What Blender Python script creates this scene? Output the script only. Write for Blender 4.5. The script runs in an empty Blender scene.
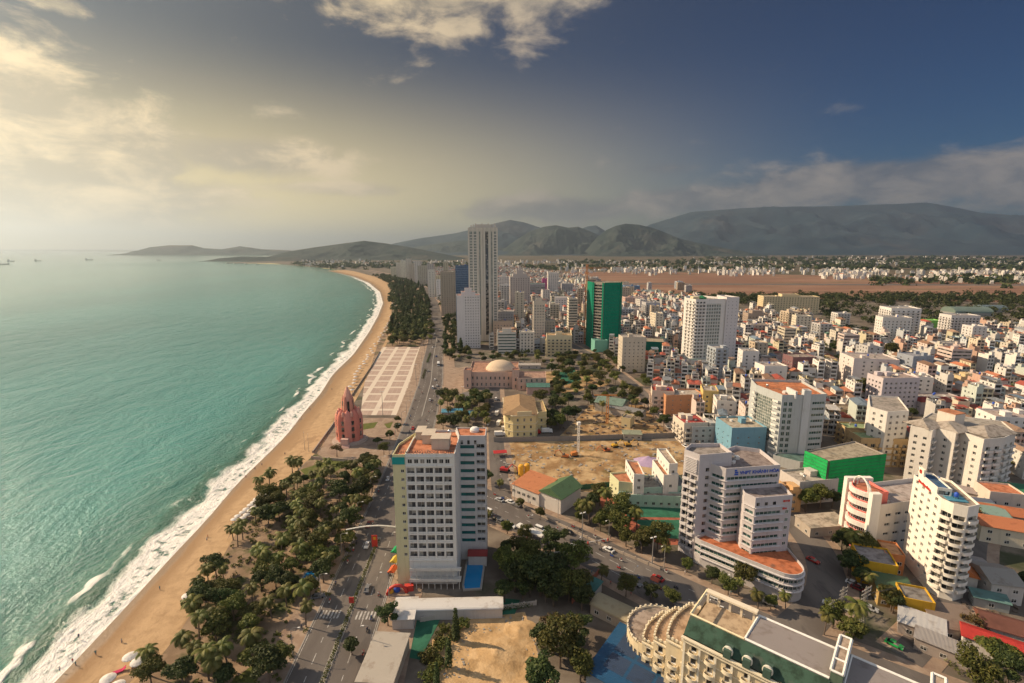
import bpy, math, random
import numpy as np
from mathutils import Vector, Matrix, noise as mnoise

R = math.radians
rng = random.Random(11)
SC = bpy.context.scene
COL = SC.collection

# ------------------------------------------------------------------ camera, light, exposure
CAM_H, FPX = 115.0, 505.0
PITCH = math.atan(93.5 / FPX)
cam_data = bpy.data.cameras.new("camera")
cam = bpy.data.objects.new("camera", cam_data)
COL.objects.link(cam)
cam.location = (0, 0, CAM_H)
cam.rotation_euler = (R(90) - PITCH, 0, 0)
cam_data.sensor_width = 36.0
cam_data.lens = FPX / 1024 * 36.0
cam_data.clip_start = 0.5
cam_data.clip_end = 120000
SC.camera = cam

SUN_AZ, SUN_EL = R(-72), R(33)            # azimuth from +Y, positive towards +X
sun_data = bpy.data.lights.new("sun", 'SUN')
sun_data.energy = 5.0
sun_data.angle = R(0.53)
sun_data.color = (1.0, 0.785, 0.535)
sun = bpy.data.objects.new("sun", sun_data)
COL.objects.link(sun)
SUN_DIR = Vector((math.sin(SUN_AZ) * math.cos(SUN_EL), math.cos(SUN_AZ) * math.cos(SUN_EL), math.sin(SUN_EL)))
sun.rotation_euler = SUN_DIR.to_track_quat('Z', 'Y').to_euler()
sun.location = (-300, 200, 600)

SC.view_settings.view_transform = 'Standard'
SC.view_settings.look = 'None'
SC.view_settings.exposure = 0.5
SC.view_settings.gamma = 1.0
SC.view_settings.use_curve_mapping = False
SC.render.engine = 'CYCLES'
SC.cycles.use_denoising = True
SC.cycles.max_bounces = 6
SC.cycles.diffuse_bounces = 2
SC.cycles.glossy_bounces = 2
SC.cycles.transmission_bounces = 2
SC.cycles.volume_bounces = 0
SC.cycles.transparent_max_bounces = 8
SC.cycles.use_light_tree = False
SC.cycles.caustics_reflective = False
SC.cycles.caustics_refractive = False


class NT:
    """short way to write node trees"""
    def __init__(s, tree):
        s.t = tree

    def n(s, kind, **kw):
        nd = s.t.nodes.new(kind)
        for k, v in kw.items():
            setattr(nd, k, v)
        return nd

    def put(s, sock, val):
        if isinstance(val, bpy.types.NodeSocket):
            s.t.links.new(val, sock)
        else:
            if hasattr(sock.default_value, '__len__') and not hasattr(val, '__len__'):
                val = (val,) * len(sock.default_value)
            if hasattr(val, '__len__') and len(val) == 3 and len(sock.default_value) == 4:
                val = (*val, 1)
            sock.default_value = val

    def m(s, op, a, b=0.0, c=0.0, clamp=False):
        nd = s.n('ShaderNodeMath', operation=op, use_clamp=clamp)
        s.put(nd.inputs[0], a)
        s.put(nd.inputs[1], b)
        if op in ('MULTIPLY_ADD', 'SMOOTH_MIN', 'SMOOTH_MAX', 'WRAP', 'COMPARE'):
            s.put(nd.inputs[2], c)
        return nd.outputs[0]

    def step(s, x, a, b, lo=0.0, hi=1.0):
        nd = s.n('ShaderNodeMapRange', interpolation_type='SMOOTHSTEP')
        for i, v in enumerate((x, a, b, lo, hi)):
            s.put(nd.inputs[i], v)
        return nd.outputs[0]

    def mix(s, f, a, b, blend='MIX'):
        nd = s.n('ShaderNodeMix', data_type='RGBA', blend_type=blend)
        s.put(nd.inputs[0], f)
        s.put(nd.inputs[6], a)
        s.put(nd.inputs[7], b)
        return nd.outputs[2]

    def noise(s, vec, scale, detail=4.0, rough=0.55, dim='3D', dist=0.0):
        nd = s.n('ShaderNodeTexNoise', noise_dimensions=dim)
        if vec is not None:
            s.put(nd.inputs['Vector'], vec)
        nd.inputs['Scale'].default_value = scale
        nd.inputs['Detail'].default_value = detail
        nd.inputs['Roughness'].default_value = rough
        nd.inputs['Distortion'].default_value = dist
        return nd.outputs[0]

    def vmul(s, vec, k):
        nd = s.n('ShaderNodeVectorMath', operation='MULTIPLY')
        s.put(nd.inputs[0], vec)
        s.put(nd.inputs[1], k)
        return nd.outputs[0]

    def pos(s):
        return s.n('ShaderNodeNewGeometry').outputs['Position']

    def objco(s):
        return s.n('ShaderNodeTexCoord').outputs['Object']

    def attr(s, name, out='Fac'):
        nd = s.n('ShaderNodeAttribute', attribute_name=name)
        return nd.outputs[out]


# ---- the sky: Nishita daylight with broken cloud over the sea and the mountains, plus added fill cloud behind the viewer
world = bpy.data.worlds.new("World")
SC.world = world
world.use_nodes = True
wt = world.node_tree
wt.nodes.clear()
W = NT(wt)
sky = W.n('ShaderNodeTexSky', sky_type='NISHITA')
sky.sun_disc = False
sky.sun_elevation = SUN_EL
sky.sun_rotation = SUN_AZ
sky.altitude = 100
sky.air_density = 1.0
sky.dust_density = 0.7
sky.ozone_density = 4.0
dirv = W.n('ShaderNodeTexCoord').outputs['Generated']
sep = W.n('ShaderNodeSeparateXYZ')
W.put(sep.inputs[0], dirv)
dx, dy, dz = sep.outputs
az = W.m('ARCTAN2', dx, dy)
el = W.m('ARCSINE', dz)
zc = W.m('ADD', W.m('MAXIMUM', dz, 0.0), 0.10)
cmb = W.n('ShaderNodeCombineXYZ')
W.put(cmb.inputs[0], W.m('DIVIDE', dx, zc))
W.put(cmb.inputs[1], W.m('DIVIDE', dy, zc))
W.put(cmb.inputs[2], 0.0)
plane = cmb.outputs[0]
cmb2 = W.n('ShaderNodeCombineXYZ')
W.put(cmb2.inputs[0], az)
W.put(cmb2.inputs[1], W.m('MULTIPLY', el, 2.2))
W.put(cmb2.inputs[2], 3.7)
angv = cmb2.outputs[0]
fine = W.noise(angv, 9.0, 7.0, 0.62, dist=0.25)
broad = W.noise(angv, 3.2, 4.0, 0.55)
wide = W.noise(plane, 0.55, 5.0, 0.6)


def blob(a0, e0, ra, re, amp=1.0):
    """a bank of cloud around one compass bearing and elevation (degrees)"""
    p = W.m('MULTIPLY', W.m('SUBTRACT', az, R(a0)), 1 / R(ra))
    q = W.m('MULTIPLY', W.m('SUBTRACT', el, R(e0)), 1 / R(re))
    r2 = W.m('ADD', W.m('MULTIPLY', p, p), W.m('MULTIPLY', q, q))
    return W.m('MULTIPLY', W.m('EXPONENT', W.m('MULTIPLY', r2, -1.0)), amp)


banks = [
    (-45, 8.5, 11, 5.2, 1.35), (-40, 4.5, 13, 3.4, 1.1), (-47, 12, 9, 3.6, 1.3), (-37, 8, 7, 3.4, 1.2), (-27, 8.6, 9, 2.0, 1.0),
    (-9, 26.0, 11, 4.6, 1.05), (3, 26.5, 7, 5.0, 1.0), (13.5, 25.5, 4, 1.6, 0.9), (-5.5, 21.5, 3.2, 1.0, 0.8),
    (-39, 18.5, 2.2, 0.8, 0.8), (16, 8.1, 5, 0.9, 0.62), (36, 5.8, 15, 2.2, 1.0), (47, 5.2, 8, 2.8, 1.0),
    (20, 4.8, 10, 1.5, 0.95), (4, 4.0, 11, 1.7, 0.95), (-18, 6, 10, 0.9, 0.6), (-24, 13.0, 3, 1.0, 0.5), (48, 12.5, 4, 0.9, 0.42),
]
mask = None
for bk in banks:
    v = blob(*bk)
    mask = v if mask is None else W.m('MAXIMUM', mask, v)
dens = W.m('ADD', W.m('MULTIPLY', mask, 0.9), W.m('MULTIPLY', W.m('SUBTRACT', fine, 0.5), 1.35))
dens = W.m('ADD', dens, W.m('MULTIPLY', W.m('SUBTRACT', broad, 0.5), 0.5))
cover = W.step(dens, 0.16, 0.62)
# unseen bright cloud overhead and behind the viewer, added as ambient fill
behind = W.m('MULTIPLY', W.step(W.m('ADD', W.m('MULTIPLY', dz, 1.2), W.m('MULTIPLY', dy, -1.0)), 0.25, 0.75),
             W.step(wide, 0.36, 0.6))
sunward = W.n('ShaderNodeVectorMath', operation='DOT_PRODUCT')
W.put(sunward.inputs[0], dirv)
sunward.inputs[1].default_value = SUN_DIR
glow = W.step(sunward.outputs['Value'], 0.1, 1.0)
lit = W.mix(glow, (5.4, 4.6, 4.0), (18.0, 13.4, 7.2))
dark = W.mix(glow, (1.8, 1.9, 2.3), (8.0, 6.2, 3.6))
body = W.mix(W.step(W.m('ADD', fine, W.m('MULTIPLY', broad, 0.6)), 0.68, 1.0), dark, lit)
nish = W.n('ShaderNodeGamma')
W.put(nish.inputs[0], sky.outputs[0])
nish.inputs[1].default_value = 1.55
deep = W.mix(1.0, nish.outputs[0], (0.0, 0.14, 0.205), 'MULTIPLY')
# thin sea mist on the sunward side, thickest near the horizon
veil = W.m('MULTIPLY', W.step(az, R(36), R(-34)), W.step(el, R(40), R(0), 0.62, 0.97))
mist = W.mix(W.step(el, R(20), R(1)), (0.2, 0.2, 0.2), (15.5, 11.8, 5.0))
deep = W.mix(veil, deep, mist)
skyc = W.mix(W.m('MULTIPLY', cover, 0.88), deep, body)
skyc = W.mix(W.m('MULTIPLY', behind, 0.9), skyc, (9.6, 10.4, 12.0))
bg = W.n('ShaderNodeBackground')
W.put(bg.inputs[0], skyc)
bg.inputs[1].default_value = 0.05
wo = W.n('ShaderNodeOutputWorld')
wt.links.new(bg.outputs[0], wo.inputs[0])


# ------------------------------------------------------------------ helpers
def ground_point(u, v, z=0.0):
    """where the line of sight through one point of the photograph meets height z (used to survey the town plan)"""
    c, s = math.cos(PITCH), math.sin(PITCH)
    x, y = (u - 512) / FPX, (v - 341.5) / FPX
    X, Y, Z = x, c - y * s, -s - y * c
    t = (z - CAM_H) / Z
    return Vector((X * t, Y * t, z))


def GP(pts, z=0.0):
    return [ground_point(u, v, z) for u, v in pts]


def tag(o, label=None, cat=None, group=None, kind=None):
    if label:
        o['label'] = label
    if cat:
        o['category'] = cat
    if group:
        o['group'] = group
    if kind:
        o['kind'] = kind
    return o


def link(name, data, parent=None, loc=(0, 0, 0), rz=0.0, color=None):
    o = bpy.data.objects.new(name, data)
    COL.objects.link(o)
    o.location = loc
    if rz:
        o.rotation_euler = (0, 0, rz)
    if parent is not None:
        o.parent = parent
    if color is not None:
        o.color = (*color, 1)
    return o


def thing(name, label, cat, loc=(0, 0, 0), rz=0.0, group=None):
    return tag(link(name, None, None, loc, rz), label, cat, group)


def mesh_of(name, v, f, mats, mi=None, smooth=False, attrs=None):
    me = bpy.data.meshes.new(name)
    me.from_pydata(v, [], f)
    for m in mats:
        me.materials.append(m)
    if mi is not None and len(mats) > 1:
        me.polygons.foreach_set('material_index', np.array(mi, dtype=np.int32))
    if smooth:
        me.polygons.foreach_set('use_smooth', np.ones(len(me.polygons), dtype=bool))
    for k, (dom, arr) in (attrs or {}).items():
        at = me.attributes.new(k, 'FLOAT', dom)
        at.data.foreach_set('value', np.asarray(arr, dtype=np.float32))
    me.update()
    return me


def area2(p):
    return sum(p[i - 1][0] * p[i][1] - p[i][0] * p[i - 1][1] for i in range(len(p)))


def ccw(p):
    p = [Vector((q[0], q[1])) for q in p]
    return p if area2(p) > 0 else p[::-1]


def inside(p, poly):
    x, y = p[0], p[1]
    r, j = False, len(poly) - 1
    for i in range(len(poly)):
        xi, yi, xj, yj = poly[i][0], poly[i][1], poly[j][0], poly[j][1]
        if (yi > y) != (yj > y) and x < (xj - xi) * (y - yi) / (yj - yi) + xi:
            r = not r
        j = i
    return r


def resample(pts, step):
    pts = [Vector((p[0], p[1])) for p in pts]
    out = [pts[0]]
    for a, b in zip(pts, pts[1:]):
        n = max(1, int((b - a).length / step))
        out += [a.lerp(b, (i + 1) / n) for i in range(n)]
    return out


def smoothed(pts, k=3):
    for _ in range(k):
        pts = [pts[0]] + [(pts[i - 1] + pts[i] * 2 + pts[i + 1]) / 4 for i in range(1, len(pts) - 1)] + [pts[-1]]
    return pts


# ------------------------------------------------------------------ materials
def material(name, rough=0.8, spec=0.3, metal=0.0):
    m = bpy.data.materials.new(name)
    m.use_nodes = True
    t = m.node_tree
    b = t.nodes['Principled BSDF']
    b.inputs['Roughness'].default_value = rough
    b.inputs['Specular IOR Level'].default_value = spec
    b.inputs['Metallic'].default_value = metal
    return m, NT(t), b


def bump(T, b, h, strength, dist):
    nd = T.n('ShaderNodeBump')
    nd.inputs['Strength'].default_value = strength
    nd.inputs['Distance'].default_value = dist
    T.put(nd.inputs['Height'], h)
    T.put(b.inputs['Normal'], nd.outputs[0])


def two_tone(name, a, b_, scale, lo=0.4, hi=0.62, detail=6, rough=0.9, third=None, tscale=None, stretch=None, bmp=0.0):
    m, T, b = material(name, rough, 0.2)
    p = T.pos()
    if stretch:
        p = T.vmul(p, stretch)
    c = T.mix(T.step(T.noise(p, scale, detail, 0.6), lo, hi), a, b_)
    if third:
        c = T.mix(T.step(T.noise(p, tscale, 5, 0.6), 0.52, 0.66), c, third)
    T.put(b.inputs['Base Color'], c)
    if bmp:
        bump(T, b, T.noise(p, scale * 3, 5, 0.6), 0.6, bmp)
    return m


M = {}
M['ground'] = two_tone('town_ground', (0.115, 0.09, 0.07), (0.20, 0.165, 0.13), 0.05, third=(0.055, 0.06, 0.03), tscale=0.03)
M['plain'] = two_tone('plain', (0.085, 0.075, 0.045), (0.17, 0.12, 0.08), 0.0025, third=(0.035, 0.045, 0.025), tscale=0.004, stretch=(1, 2.5, 1))
M['airfield'] = two_tone('airfield', (0.20, 0.105, 0.068), (0.27, 0.155, 0.10), 0.004, third=(0.16, 0.11, 0.06), tscale=0.006, stretch=(0.5, 2, 1))
M['earth'] = two_tone('earth', (0.25, 0.145, 0.065), (0.45, 0.31, 0.165), 0.11, third=(0.17, 0.12, 0.05), tscale=0.07, bmp=0.9)
M['yellowsand'] = two_tone('heaped_sand', (0.44, 0.28, 0.135), (0.52, 0.35, 0.185), 0.25, third=(0.33, 0.21, 0.10), tscale=0.2, bmp=0.5)
M['parkground'] = two_tone('park_ground', (0.20, 0.135, 0.085), (0.31, 0.215, 0.14), 0.12, third=(0.055, 0.065, 0.02), tscale=0.07)
M['lawn'] = two_tone('lawn', (0.085, 0.10, 0.022), (0.12, 0.125, 0.03), 0.4, third=(0.13, 0.115, 0.04), tscale=0.15)
M['asphalt'] = two_tone('asphalt', (0.115, 0.098, 0.088), (0.15, 0.13, 0.115), 0.08, third=(0.095, 0.082, 0.075), tscale=0.2, stretch=(1, 0.25, 1))
M['pavement'] = two_tone('pavement', (0.27, 0.19, 0.135), (0.34, 0.255, 0.19), 0.3, third=(0.22, 0.15, 0.11), tscale=0.15)
M['whiteline'] = two_tone('road_paint', (0.46, 0.44, 0.41), (0.26, 0.24, 0.22), 0.8)


def sea_material():
    m, T, b = material('sea_water', 0.16, 0.5)
    d = T.attr('shore')
    p = T.pos()
    n1 = T.noise(T.vmul(p, (1, 0.45, 1)), 0.09, 5, 0.6, dist=0.4)
    n2 = T.noise(p, 0.35, 5, 0.65)
    n3 = T.noise(p, 0.03, 3, 0.5)
    big = T.noise(T.vmul(p, (1, 0.4, 1)), 0.004, 4, 0.5)
    dj = T.m('ADD', d, T.m('MULTIPLY', T.m('SUBTRACT', n1, 0.5), 15.0))
    dj = T.m('ADD', dj, T.m('MULTIPLY', T.m('SUBTRACT', n3, 0.5), 16.0))
    lace = T.step(n2, 0.33, 0.5)
    wash = T.step(dj, 14.5, 9.0)
    wash = T.m('MULTIPLY', wash, T.m('MAXIMUM', lace, T.m('MAXIMUM', T.step(d, 2.6, 1.2), T.step(T.m('ABSOLUTE', T.m('SUBTRACT', dj, 9.5)), 3.2, 1.4))))
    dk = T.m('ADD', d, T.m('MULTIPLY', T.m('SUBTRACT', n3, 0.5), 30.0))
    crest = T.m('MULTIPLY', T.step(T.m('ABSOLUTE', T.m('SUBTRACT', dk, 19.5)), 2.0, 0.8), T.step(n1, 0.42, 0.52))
    crest = T.m('MULTIPLY', crest, T.step(T.noise(p, 0.018, 2, 0.5), 0.47, 0.56))
    sp = T.n('ShaderNodeSeparateXYZ')
    T.put(sp.inputs[0], p)
    foam = T.m('MULTIPLY', T.m('MAXIMUM', wash, crest, clamp=True), T.step(sp.outputs[1], 2500, 1700))
    deep = T.mix(T.step(big, 0.35, 0.65), (0.034, 0.195, 0.168), (0.058, 0.26, 0.225))
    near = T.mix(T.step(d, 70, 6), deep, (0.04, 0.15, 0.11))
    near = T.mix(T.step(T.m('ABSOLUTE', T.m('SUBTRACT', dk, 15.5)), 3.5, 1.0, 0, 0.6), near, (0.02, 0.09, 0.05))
    far = T.mix(T.step(d, 300, 2200), near, (0.075, 0.215, 0.18))
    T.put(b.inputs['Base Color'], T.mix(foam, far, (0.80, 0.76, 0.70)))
    T.put(b.inputs['Roughness'], T.m('MULTIPLY_ADD', foam, 0.7, 0.13))
    w1 = T.noise(T.vmul(p, (1, 0.5, 1)), 0.05, 6, 0.62, dist=0.6)
    w2 = T.noise(T.vmul(p, (1, 0.6, 1)), 0.5, 5, 0.65)
    h = T.m('ADD', T.m('MULTIPLY', w1, 4.0), T.m('MULTIPLY', w2, 1.25))
    h = T.m('ADD', T.m('MULTIPLY', h, T.step(d, 1000, 60, 0.25, 1.0)), T.m('MULTIPLY', foam, 0.5))
    bump(T, b, h, 0.9, 1.0)
    return m


def sand_material():
    m, T, b = material('beach_sand', 0.85, 0.25)
    t = T.attr('across')
    p = T.pos()
    n = T.noise(T.vmul(p, (1, 0.35, 1)), 0.06, 5, 0.6)
    tj = T.m('ADD', t, T.m('MULTIPLY', T.m('SUBTRACT', n, 0.5), 0.45))
    dry = T.mix(T.step(T.noise(p, 0.25, 6, 0.65), 0.4, 0.65), (0.47, 0.31, 0.17), (0.38, 0.245, 0.13))
    damp = (0.30, 0.185, 0.095)
    c = T.mix(T.step(tj, 0.55, 0.2), dry, damp)
    wet = T.step(tj, 0.2, 0.08)
    c = T.mix(wet, c, (0.25, 0.17, 0.105))
    tracks = T.m('MULTIPLY', T.step(T.noise(T.vmul(p, (1, 0.25, 1)), 0.16, 4, 0.6), 0.55, 0.62), T.step(t, 0.3, 0.45))
    c = T.mix(T.m('MULTIPLY', tracks, 0.55), c, (0.27, 0.165, 0.085))
    T.put(b.inputs['Base Color'], c)
    T.put(b.inputs['Roughness'], T.m('MULTIPLY_ADD', wet, -0.5, 0.9))
    bump(T, b, T.noise(p, 0.9, 5, 0.65), 0.5, 0.4)
    return m


M['sea'] = sea_material()
M['sand'] = sand_material()

SEA_Z = -1.0
water_px = [(55, 683), (88, 646), (129, 607), (150, 580), (182, 545), (212, 516), (230, 490), (268, 454), (290, 432), (303, 413),
            (320, 395), (332, 375), (353, 355), (369, 332), (378, 316), (383, 303), (380, 292), (369, 283), (353, 276.5), (327, 270.7), (303, 267), (272, 264.6)]
inner_px = [(120, 683), (150, 671), (174, 626), (198, 599), (220, 553), (233, 520), (258, 490), (298, 472), (312, 454), (338, 423),
            (362, 382), (385, 342), (397, 316), (398, 297.5), (389, 284), (372, 276.5), (351, 271)]
shore = [Vector((-113, -400)), Vector((-117, 0)), Vector((-121, 70))] + [Vector(p[:2]) for p in GP(water_px, SEA_Z)]
shore += [Vector((-2150, 3930)), Vector((-2300, 4010)), Vector((-2280, 4250)), Vector((-1900, 4900)), Vector((-1750, 5600)), Vector((-2300, 7000)), Vector((-2600, 9000)), Vector((-9000, 15000)), Vector((-30000, 26000))]
inner = [Vector((-95, -400)), Vector((-98, 0)), Vector((-101, 70))] + [Vector(p[:2]) for p in GP(inner_px)] + [Vector((-1270, 3220)), Vector((-1800, 3850))]
shore_s = smoothed(resample(shore, 14)[:], 4)
shore_arr = np.array([(p.x, p.y) for p in shore_s])


def shore_distance(P):
    """signed distance to the water line, positive out at sea"""
    A, B = shore_arr[:-1], shore_arr[1:]
    D = B - A
    L2 = (D ** 2).sum(1)
    best = np.full(len(P), 1e18)
    sgn = np.ones(len(P))
    for i in range(len(A)):
        r = P - A[i]
        t = np.clip((r @ D[i]) / L2[i], 0, 1)
        q = r - t[:, None] * D[i]
        d2 = (q ** 2).sum(1)
        k = d2 < best
        best[k] = d2[k]
        sgn[k] = np.sign(D[i][0] * r[k, 1] - D[i][1] * r[k, 0])
    return np.sqrt(best) * sgn


def build_sea():
    xs, s = [], 2.5
    x = -60.0
    while x > -3500:
        xs.append(x)
        x -= s if x > -330 else s * 2 if x > -800 else s * 14
        if x < -900:
            s = 3.5
    xs = np.array(xs + [-4500, -7000, -12000, -25000, -60000])
    ys, y = [], -300.0
    while y < 5000:
        ys.append(y)
        y += 60 if y < 60 else 3.5 if y < 330 else 8 if y < 900 else 18 if y < 1800 else 60
    ys = np.array(ys + [5500, 6500, 8000, 12000, 20000, 40000, 70000])
    X, Y = np.meshgrid(xs, ys)
    P = np.stack([X.ravel(), Y.ravel()], 1)
    near = (P[:, 0] > -5000) & (P[:, 1] < 6000)
    d = np.full(len(P), 5000.0)
    d[near] = shore_distance(P[near])
    nx, ny = len(xs), len(ys)
    # leave out cells well inland: the land sheet covers them
    f = []
    for j in range(ny - 1):
        for i in range(nx - 1):
            a = j * nx + i
            q = (a, a + nx, a + nx + 1, a + 1)
            if max(d[k] for k in q) > -40:
                f.append(q)
    z = np.full(len(P), SEA_Z)
    band = (np.abs(d - 15) < 12)
    z = z + 0.9 * np.exp(-((d - 16) / 5.0) ** 2) * (P[:, 1] < 400)
    v = np.column_stack([P, z])
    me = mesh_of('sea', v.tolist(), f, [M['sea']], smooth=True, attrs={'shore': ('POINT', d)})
    tag(link('sea', me), kind='structure')


build_sea()


def build_land():
    # one sheet of ground from the back of the beach to behind the mountains
    line = smoothed(resample(inner, 30), 2)
    pts = line + [Vector((-2150, 3936)), Vector((-2292, 4016)), Vector((-2272, 4250)), Vector((-1892, 4900)), Vector((-1742, 5600)), Vector((-2292, 7000)), Vector((-2592, 9040)),
                  Vector((-9000, 15040)), Vector((-30000, 26040)), Vector((-30000, 70000)), Vector((60000, 70000)), Vector((60000, -400))]
    me = mesh_of('ground', [(p.x, p.y, 0) for p in pts], [list(range(len(pts)))[::-1]], [M['ground']])
    if me.polygons[0].normal.z < 0:
        me.flip_normals()
    tag(link('ground', me), kind='structure')
    # the beach, sloping from the ground edge into the water
    out = smoothed(resample(shore[:23], 10), 3)
    inn = [Vector(p) for p in line]
    v, f, t = [], [], []
    for k, p in enumerate(out):
        q = min(inn, key=lambda w: (w - p).length_squared)
        # closest point on the inner line, refined
        i = inn.index(q)
        best = q
        for a, b in ((i - 1, i), (i, i + 1)):
            if 0 <= a and b < len(inn):
                e = inn[b] - inn[a]
                s = max(0, min(1, (p - inn[a]).dot(e) / e.length_squared))
                c = inn[a] + e * s
                if (c - p).length < (best - p).length:
                    best = c
        e = (best - p)
        for s, z in ((-0.35, -1.9), (0, SEA_Z), (0.25, -0.55), (0.6, -0.12), (1.0, 0.0), (1.12, 0.03)):
            w = p + e * s
            v.append((w.x, w.y, z + (0.012 if s == 1 else 0)))
            t.append(s)
    for k in range(len(out) - 1):
        for j in range(5):
            a = k * 6 + j
            f.append((a, a + 1, a + 7, a + 6))
    me = mesh_of('beach', v, f, [M['sand']], smooth=True, attrs={'across': ('POINT', t)})
    if me.polygons[0].normal.z < 0:
        me.flip_normals()
    tag(link('beach', me), kind='structure')


build_land()


def sheet(name, poly, mat, z, kind='structure', **kw):
    poly = ccw(poly)
    me = mesh_of(name, [(p.x, p.y, z) for p in poly], [list(range(len(poly)))], [mat])
    return tag(link(name, me), kind=kind, **kw)


# ------------------------------------------------------------------ hills and mountains
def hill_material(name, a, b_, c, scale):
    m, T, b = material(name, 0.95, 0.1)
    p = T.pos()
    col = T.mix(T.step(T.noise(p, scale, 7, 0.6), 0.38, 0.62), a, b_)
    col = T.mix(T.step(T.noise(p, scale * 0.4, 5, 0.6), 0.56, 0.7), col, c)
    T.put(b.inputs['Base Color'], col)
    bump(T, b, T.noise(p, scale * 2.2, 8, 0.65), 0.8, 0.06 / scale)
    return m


M['hill'] = hill_material('hazed_wooded_hill', (0.026, 0.040, 0.036), (0.052, 0.062, 0.054), (0.085, 0.076, 0.062), 0.004)  # woodland colours with some blue distance haze painted in
M['mountain'] = hill_material('hazed_mountain_forest', (0.018, 0.040, 0.058), (0.036, 0.056, 0.072), (0.06, 0.064, 0.072), 0.0012)  # forest colours shifted to blue, distance haze put into the base colour


def ridge(name, dist, profile, depth, mat, seed, rough=0.12, step=None, kind='structure', base=0.0):
    """terrain whose skyline passes through the surveyed points (photo column, photo row) at one distance"""
    pk = []
    for u, v in profile:
        x, y = (u - 512) / FPX, (v - 341.5) / FPX
        c, s = math.cos(PITCH), math.sin(PITCH)
        X, Y, Z = x, c - y * s, -s - y * c
        t = dist / Y
        pk.append((X * t, max(CAM_H + Z * t, 0.0)))
    x0, x1 = pk[0][0], pk[-1][0]
    step = step or (x1 - x0) / 210
    nx = int((x1 - x0) / step) + 1
    ny = int(depth / step) + 1
    xs = [x0 + (x1 - x0) * i / nx for i in range(nx + 1)]
    hx = np.interp(xs, [p[0] for p in pk], [p[1] for p in pk])
    v, f = [], []
    for j in range(ny + 1):
        b = j / ny                       # 0 front foot, ridge at 0.55, back foot 1
        for i, x in enumerate(xs):
            y = dist + (b - 0.55) * depth
            if b < 0.55:
                k = b / 0.55
                prof = k ** 1.5
            else:
                k = (1 - b) / 0.45
                prof = k ** 1.1
            q = Vector((x / depth * 3.2, y / depth * 3.2, seed))
            n = mnoise.ridged_multi_fractal(q, 0.9, 2.1, 6, 1.0, 2.0)
            n2 = mnoise.fractal(q * 2.5, 1.0, 2.0, 6)
            w = prof * (1 - prof) * 4
            z = hx[i] * (prof * (1 + rough * 0.25 * n2 * (1 - prof)) + w * rough * 2.3 * (n - 1.5))
            # spurs: shift the slope in and out along the range
            z *= 1 + 0.4 * w * mnoise.noise(Vector((x / depth * 6, seed, 0)))
            v.append((x, y, base + max(z, 0) - 2.0))
    for j in range(ny):
        for i in range(nx):
            a = j * (nx + 1) + i
            f.append((a, a + 1, a + nx + 2, a + nx + 1))
    me = mesh_of(name, v, f, [mat], smooth=True)
    return tag(link(name, me), kind=kind)


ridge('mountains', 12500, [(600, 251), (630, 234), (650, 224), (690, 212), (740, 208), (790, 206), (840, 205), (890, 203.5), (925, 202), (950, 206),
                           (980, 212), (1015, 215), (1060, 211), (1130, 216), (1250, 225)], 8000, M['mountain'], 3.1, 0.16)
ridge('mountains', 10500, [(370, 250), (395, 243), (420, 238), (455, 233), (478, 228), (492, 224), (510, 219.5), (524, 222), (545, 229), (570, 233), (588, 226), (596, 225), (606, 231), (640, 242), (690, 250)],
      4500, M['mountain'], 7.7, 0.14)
ridge('hills', 8200, [(585, 252), (596, 238), (606, 230), (616, 225.5), (626, 223), (640, 224.5), (652, 227), (665, 232), (678, 238), (700, 243), (730, 249), (745, 252)], 2200, M['hill'], 5.3, 0.16)
ridge('hills', 8900, [(500, 252), (516, 240), (530, 231), (544, 226.5), (556, 225), (568, 227.5), (578, 226.5), (590, 231), (604, 238), (625, 247), (650, 252)], 2200, M['hill'], 8.3, 0.16)
ridge('hills', 9500, [(395, 252), (420, 246), (440, 243), (465, 240), (490, 238), (515, 241), (540, 246), (560, 252)], 2400, M['hill'], 9.3, 0.14)
ridge('hills', 5600, [(262, 258), (290, 251), (315, 247), (345, 243), (364, 240.5), (385, 243), (410, 247), (440, 253), (465, 258)], 1500, M['hill'], 2.3, 0.12)
ridge('hills', 9000, [(136, 252), (150, 247), (170, 245), (192, 245), (204, 248), (222, 249), (240, 246), (262, 249), (285, 250), (310, 252)], 1400, M['hill'], 1.1, 0.1)
ridge('hills', 4650, [(206, 262), (218, 258), (240, 256), (268, 256.5), (300, 257), (320, 260)], 420, M['hill'], 4.1, 0.1, step=30)
ridge('hills', 12500, [(760, 251), (800, 243), (830, 238), (860, 235), (890, 236), (930, 241), (980, 239), (1010, 236), (1060, 240), (1120, 250)], 2500, M['hill'], 6.1, 0.16)


# ------------------------------------------------------------------ sea haze in one closed box round everything
def build_haze():
    m = bpy.data.materials.new('haze_air')
    m.use_nodes = True
    t = m.node_tree
    t.nodes.clear()
    o = t.nodes.new('ShaderNodeOutputMaterial')
    p = t.nodes.new('ShaderNodeVolumePrincipled')
    p.inputs['Color'].default_value = (0.68, 0.83, 1.0, 1)
    p.inputs['Density'].default_value = 0.00006
    p.inputs['Anisotropy'].default_value = 0.60
    t.links.new(p.outputs[0], o.inputs['Volume'])
    m.cycles.homogeneous_volume = True if hasattr(m.cycles, 'homogeneous_volume') else True
    x0, x1, y0, y1, z0, z1 = -32000, 62000, -600, 71000, -4.0, 1400
    v = [(x, y, z) for z in (z0, z1) for y in (y0, y1) for x in (x0, x1)]
    f = [(0, 2, 3, 1), (4, 5, 7, 6), (0, 1, 5, 4), (2, 6, 7, 3), (0, 4, 6, 2), (1, 3, 7, 5)]
    tag(link('haze', mesh_of('haze', v, f, [m])), kind='stuff')


build_haze()


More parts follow.
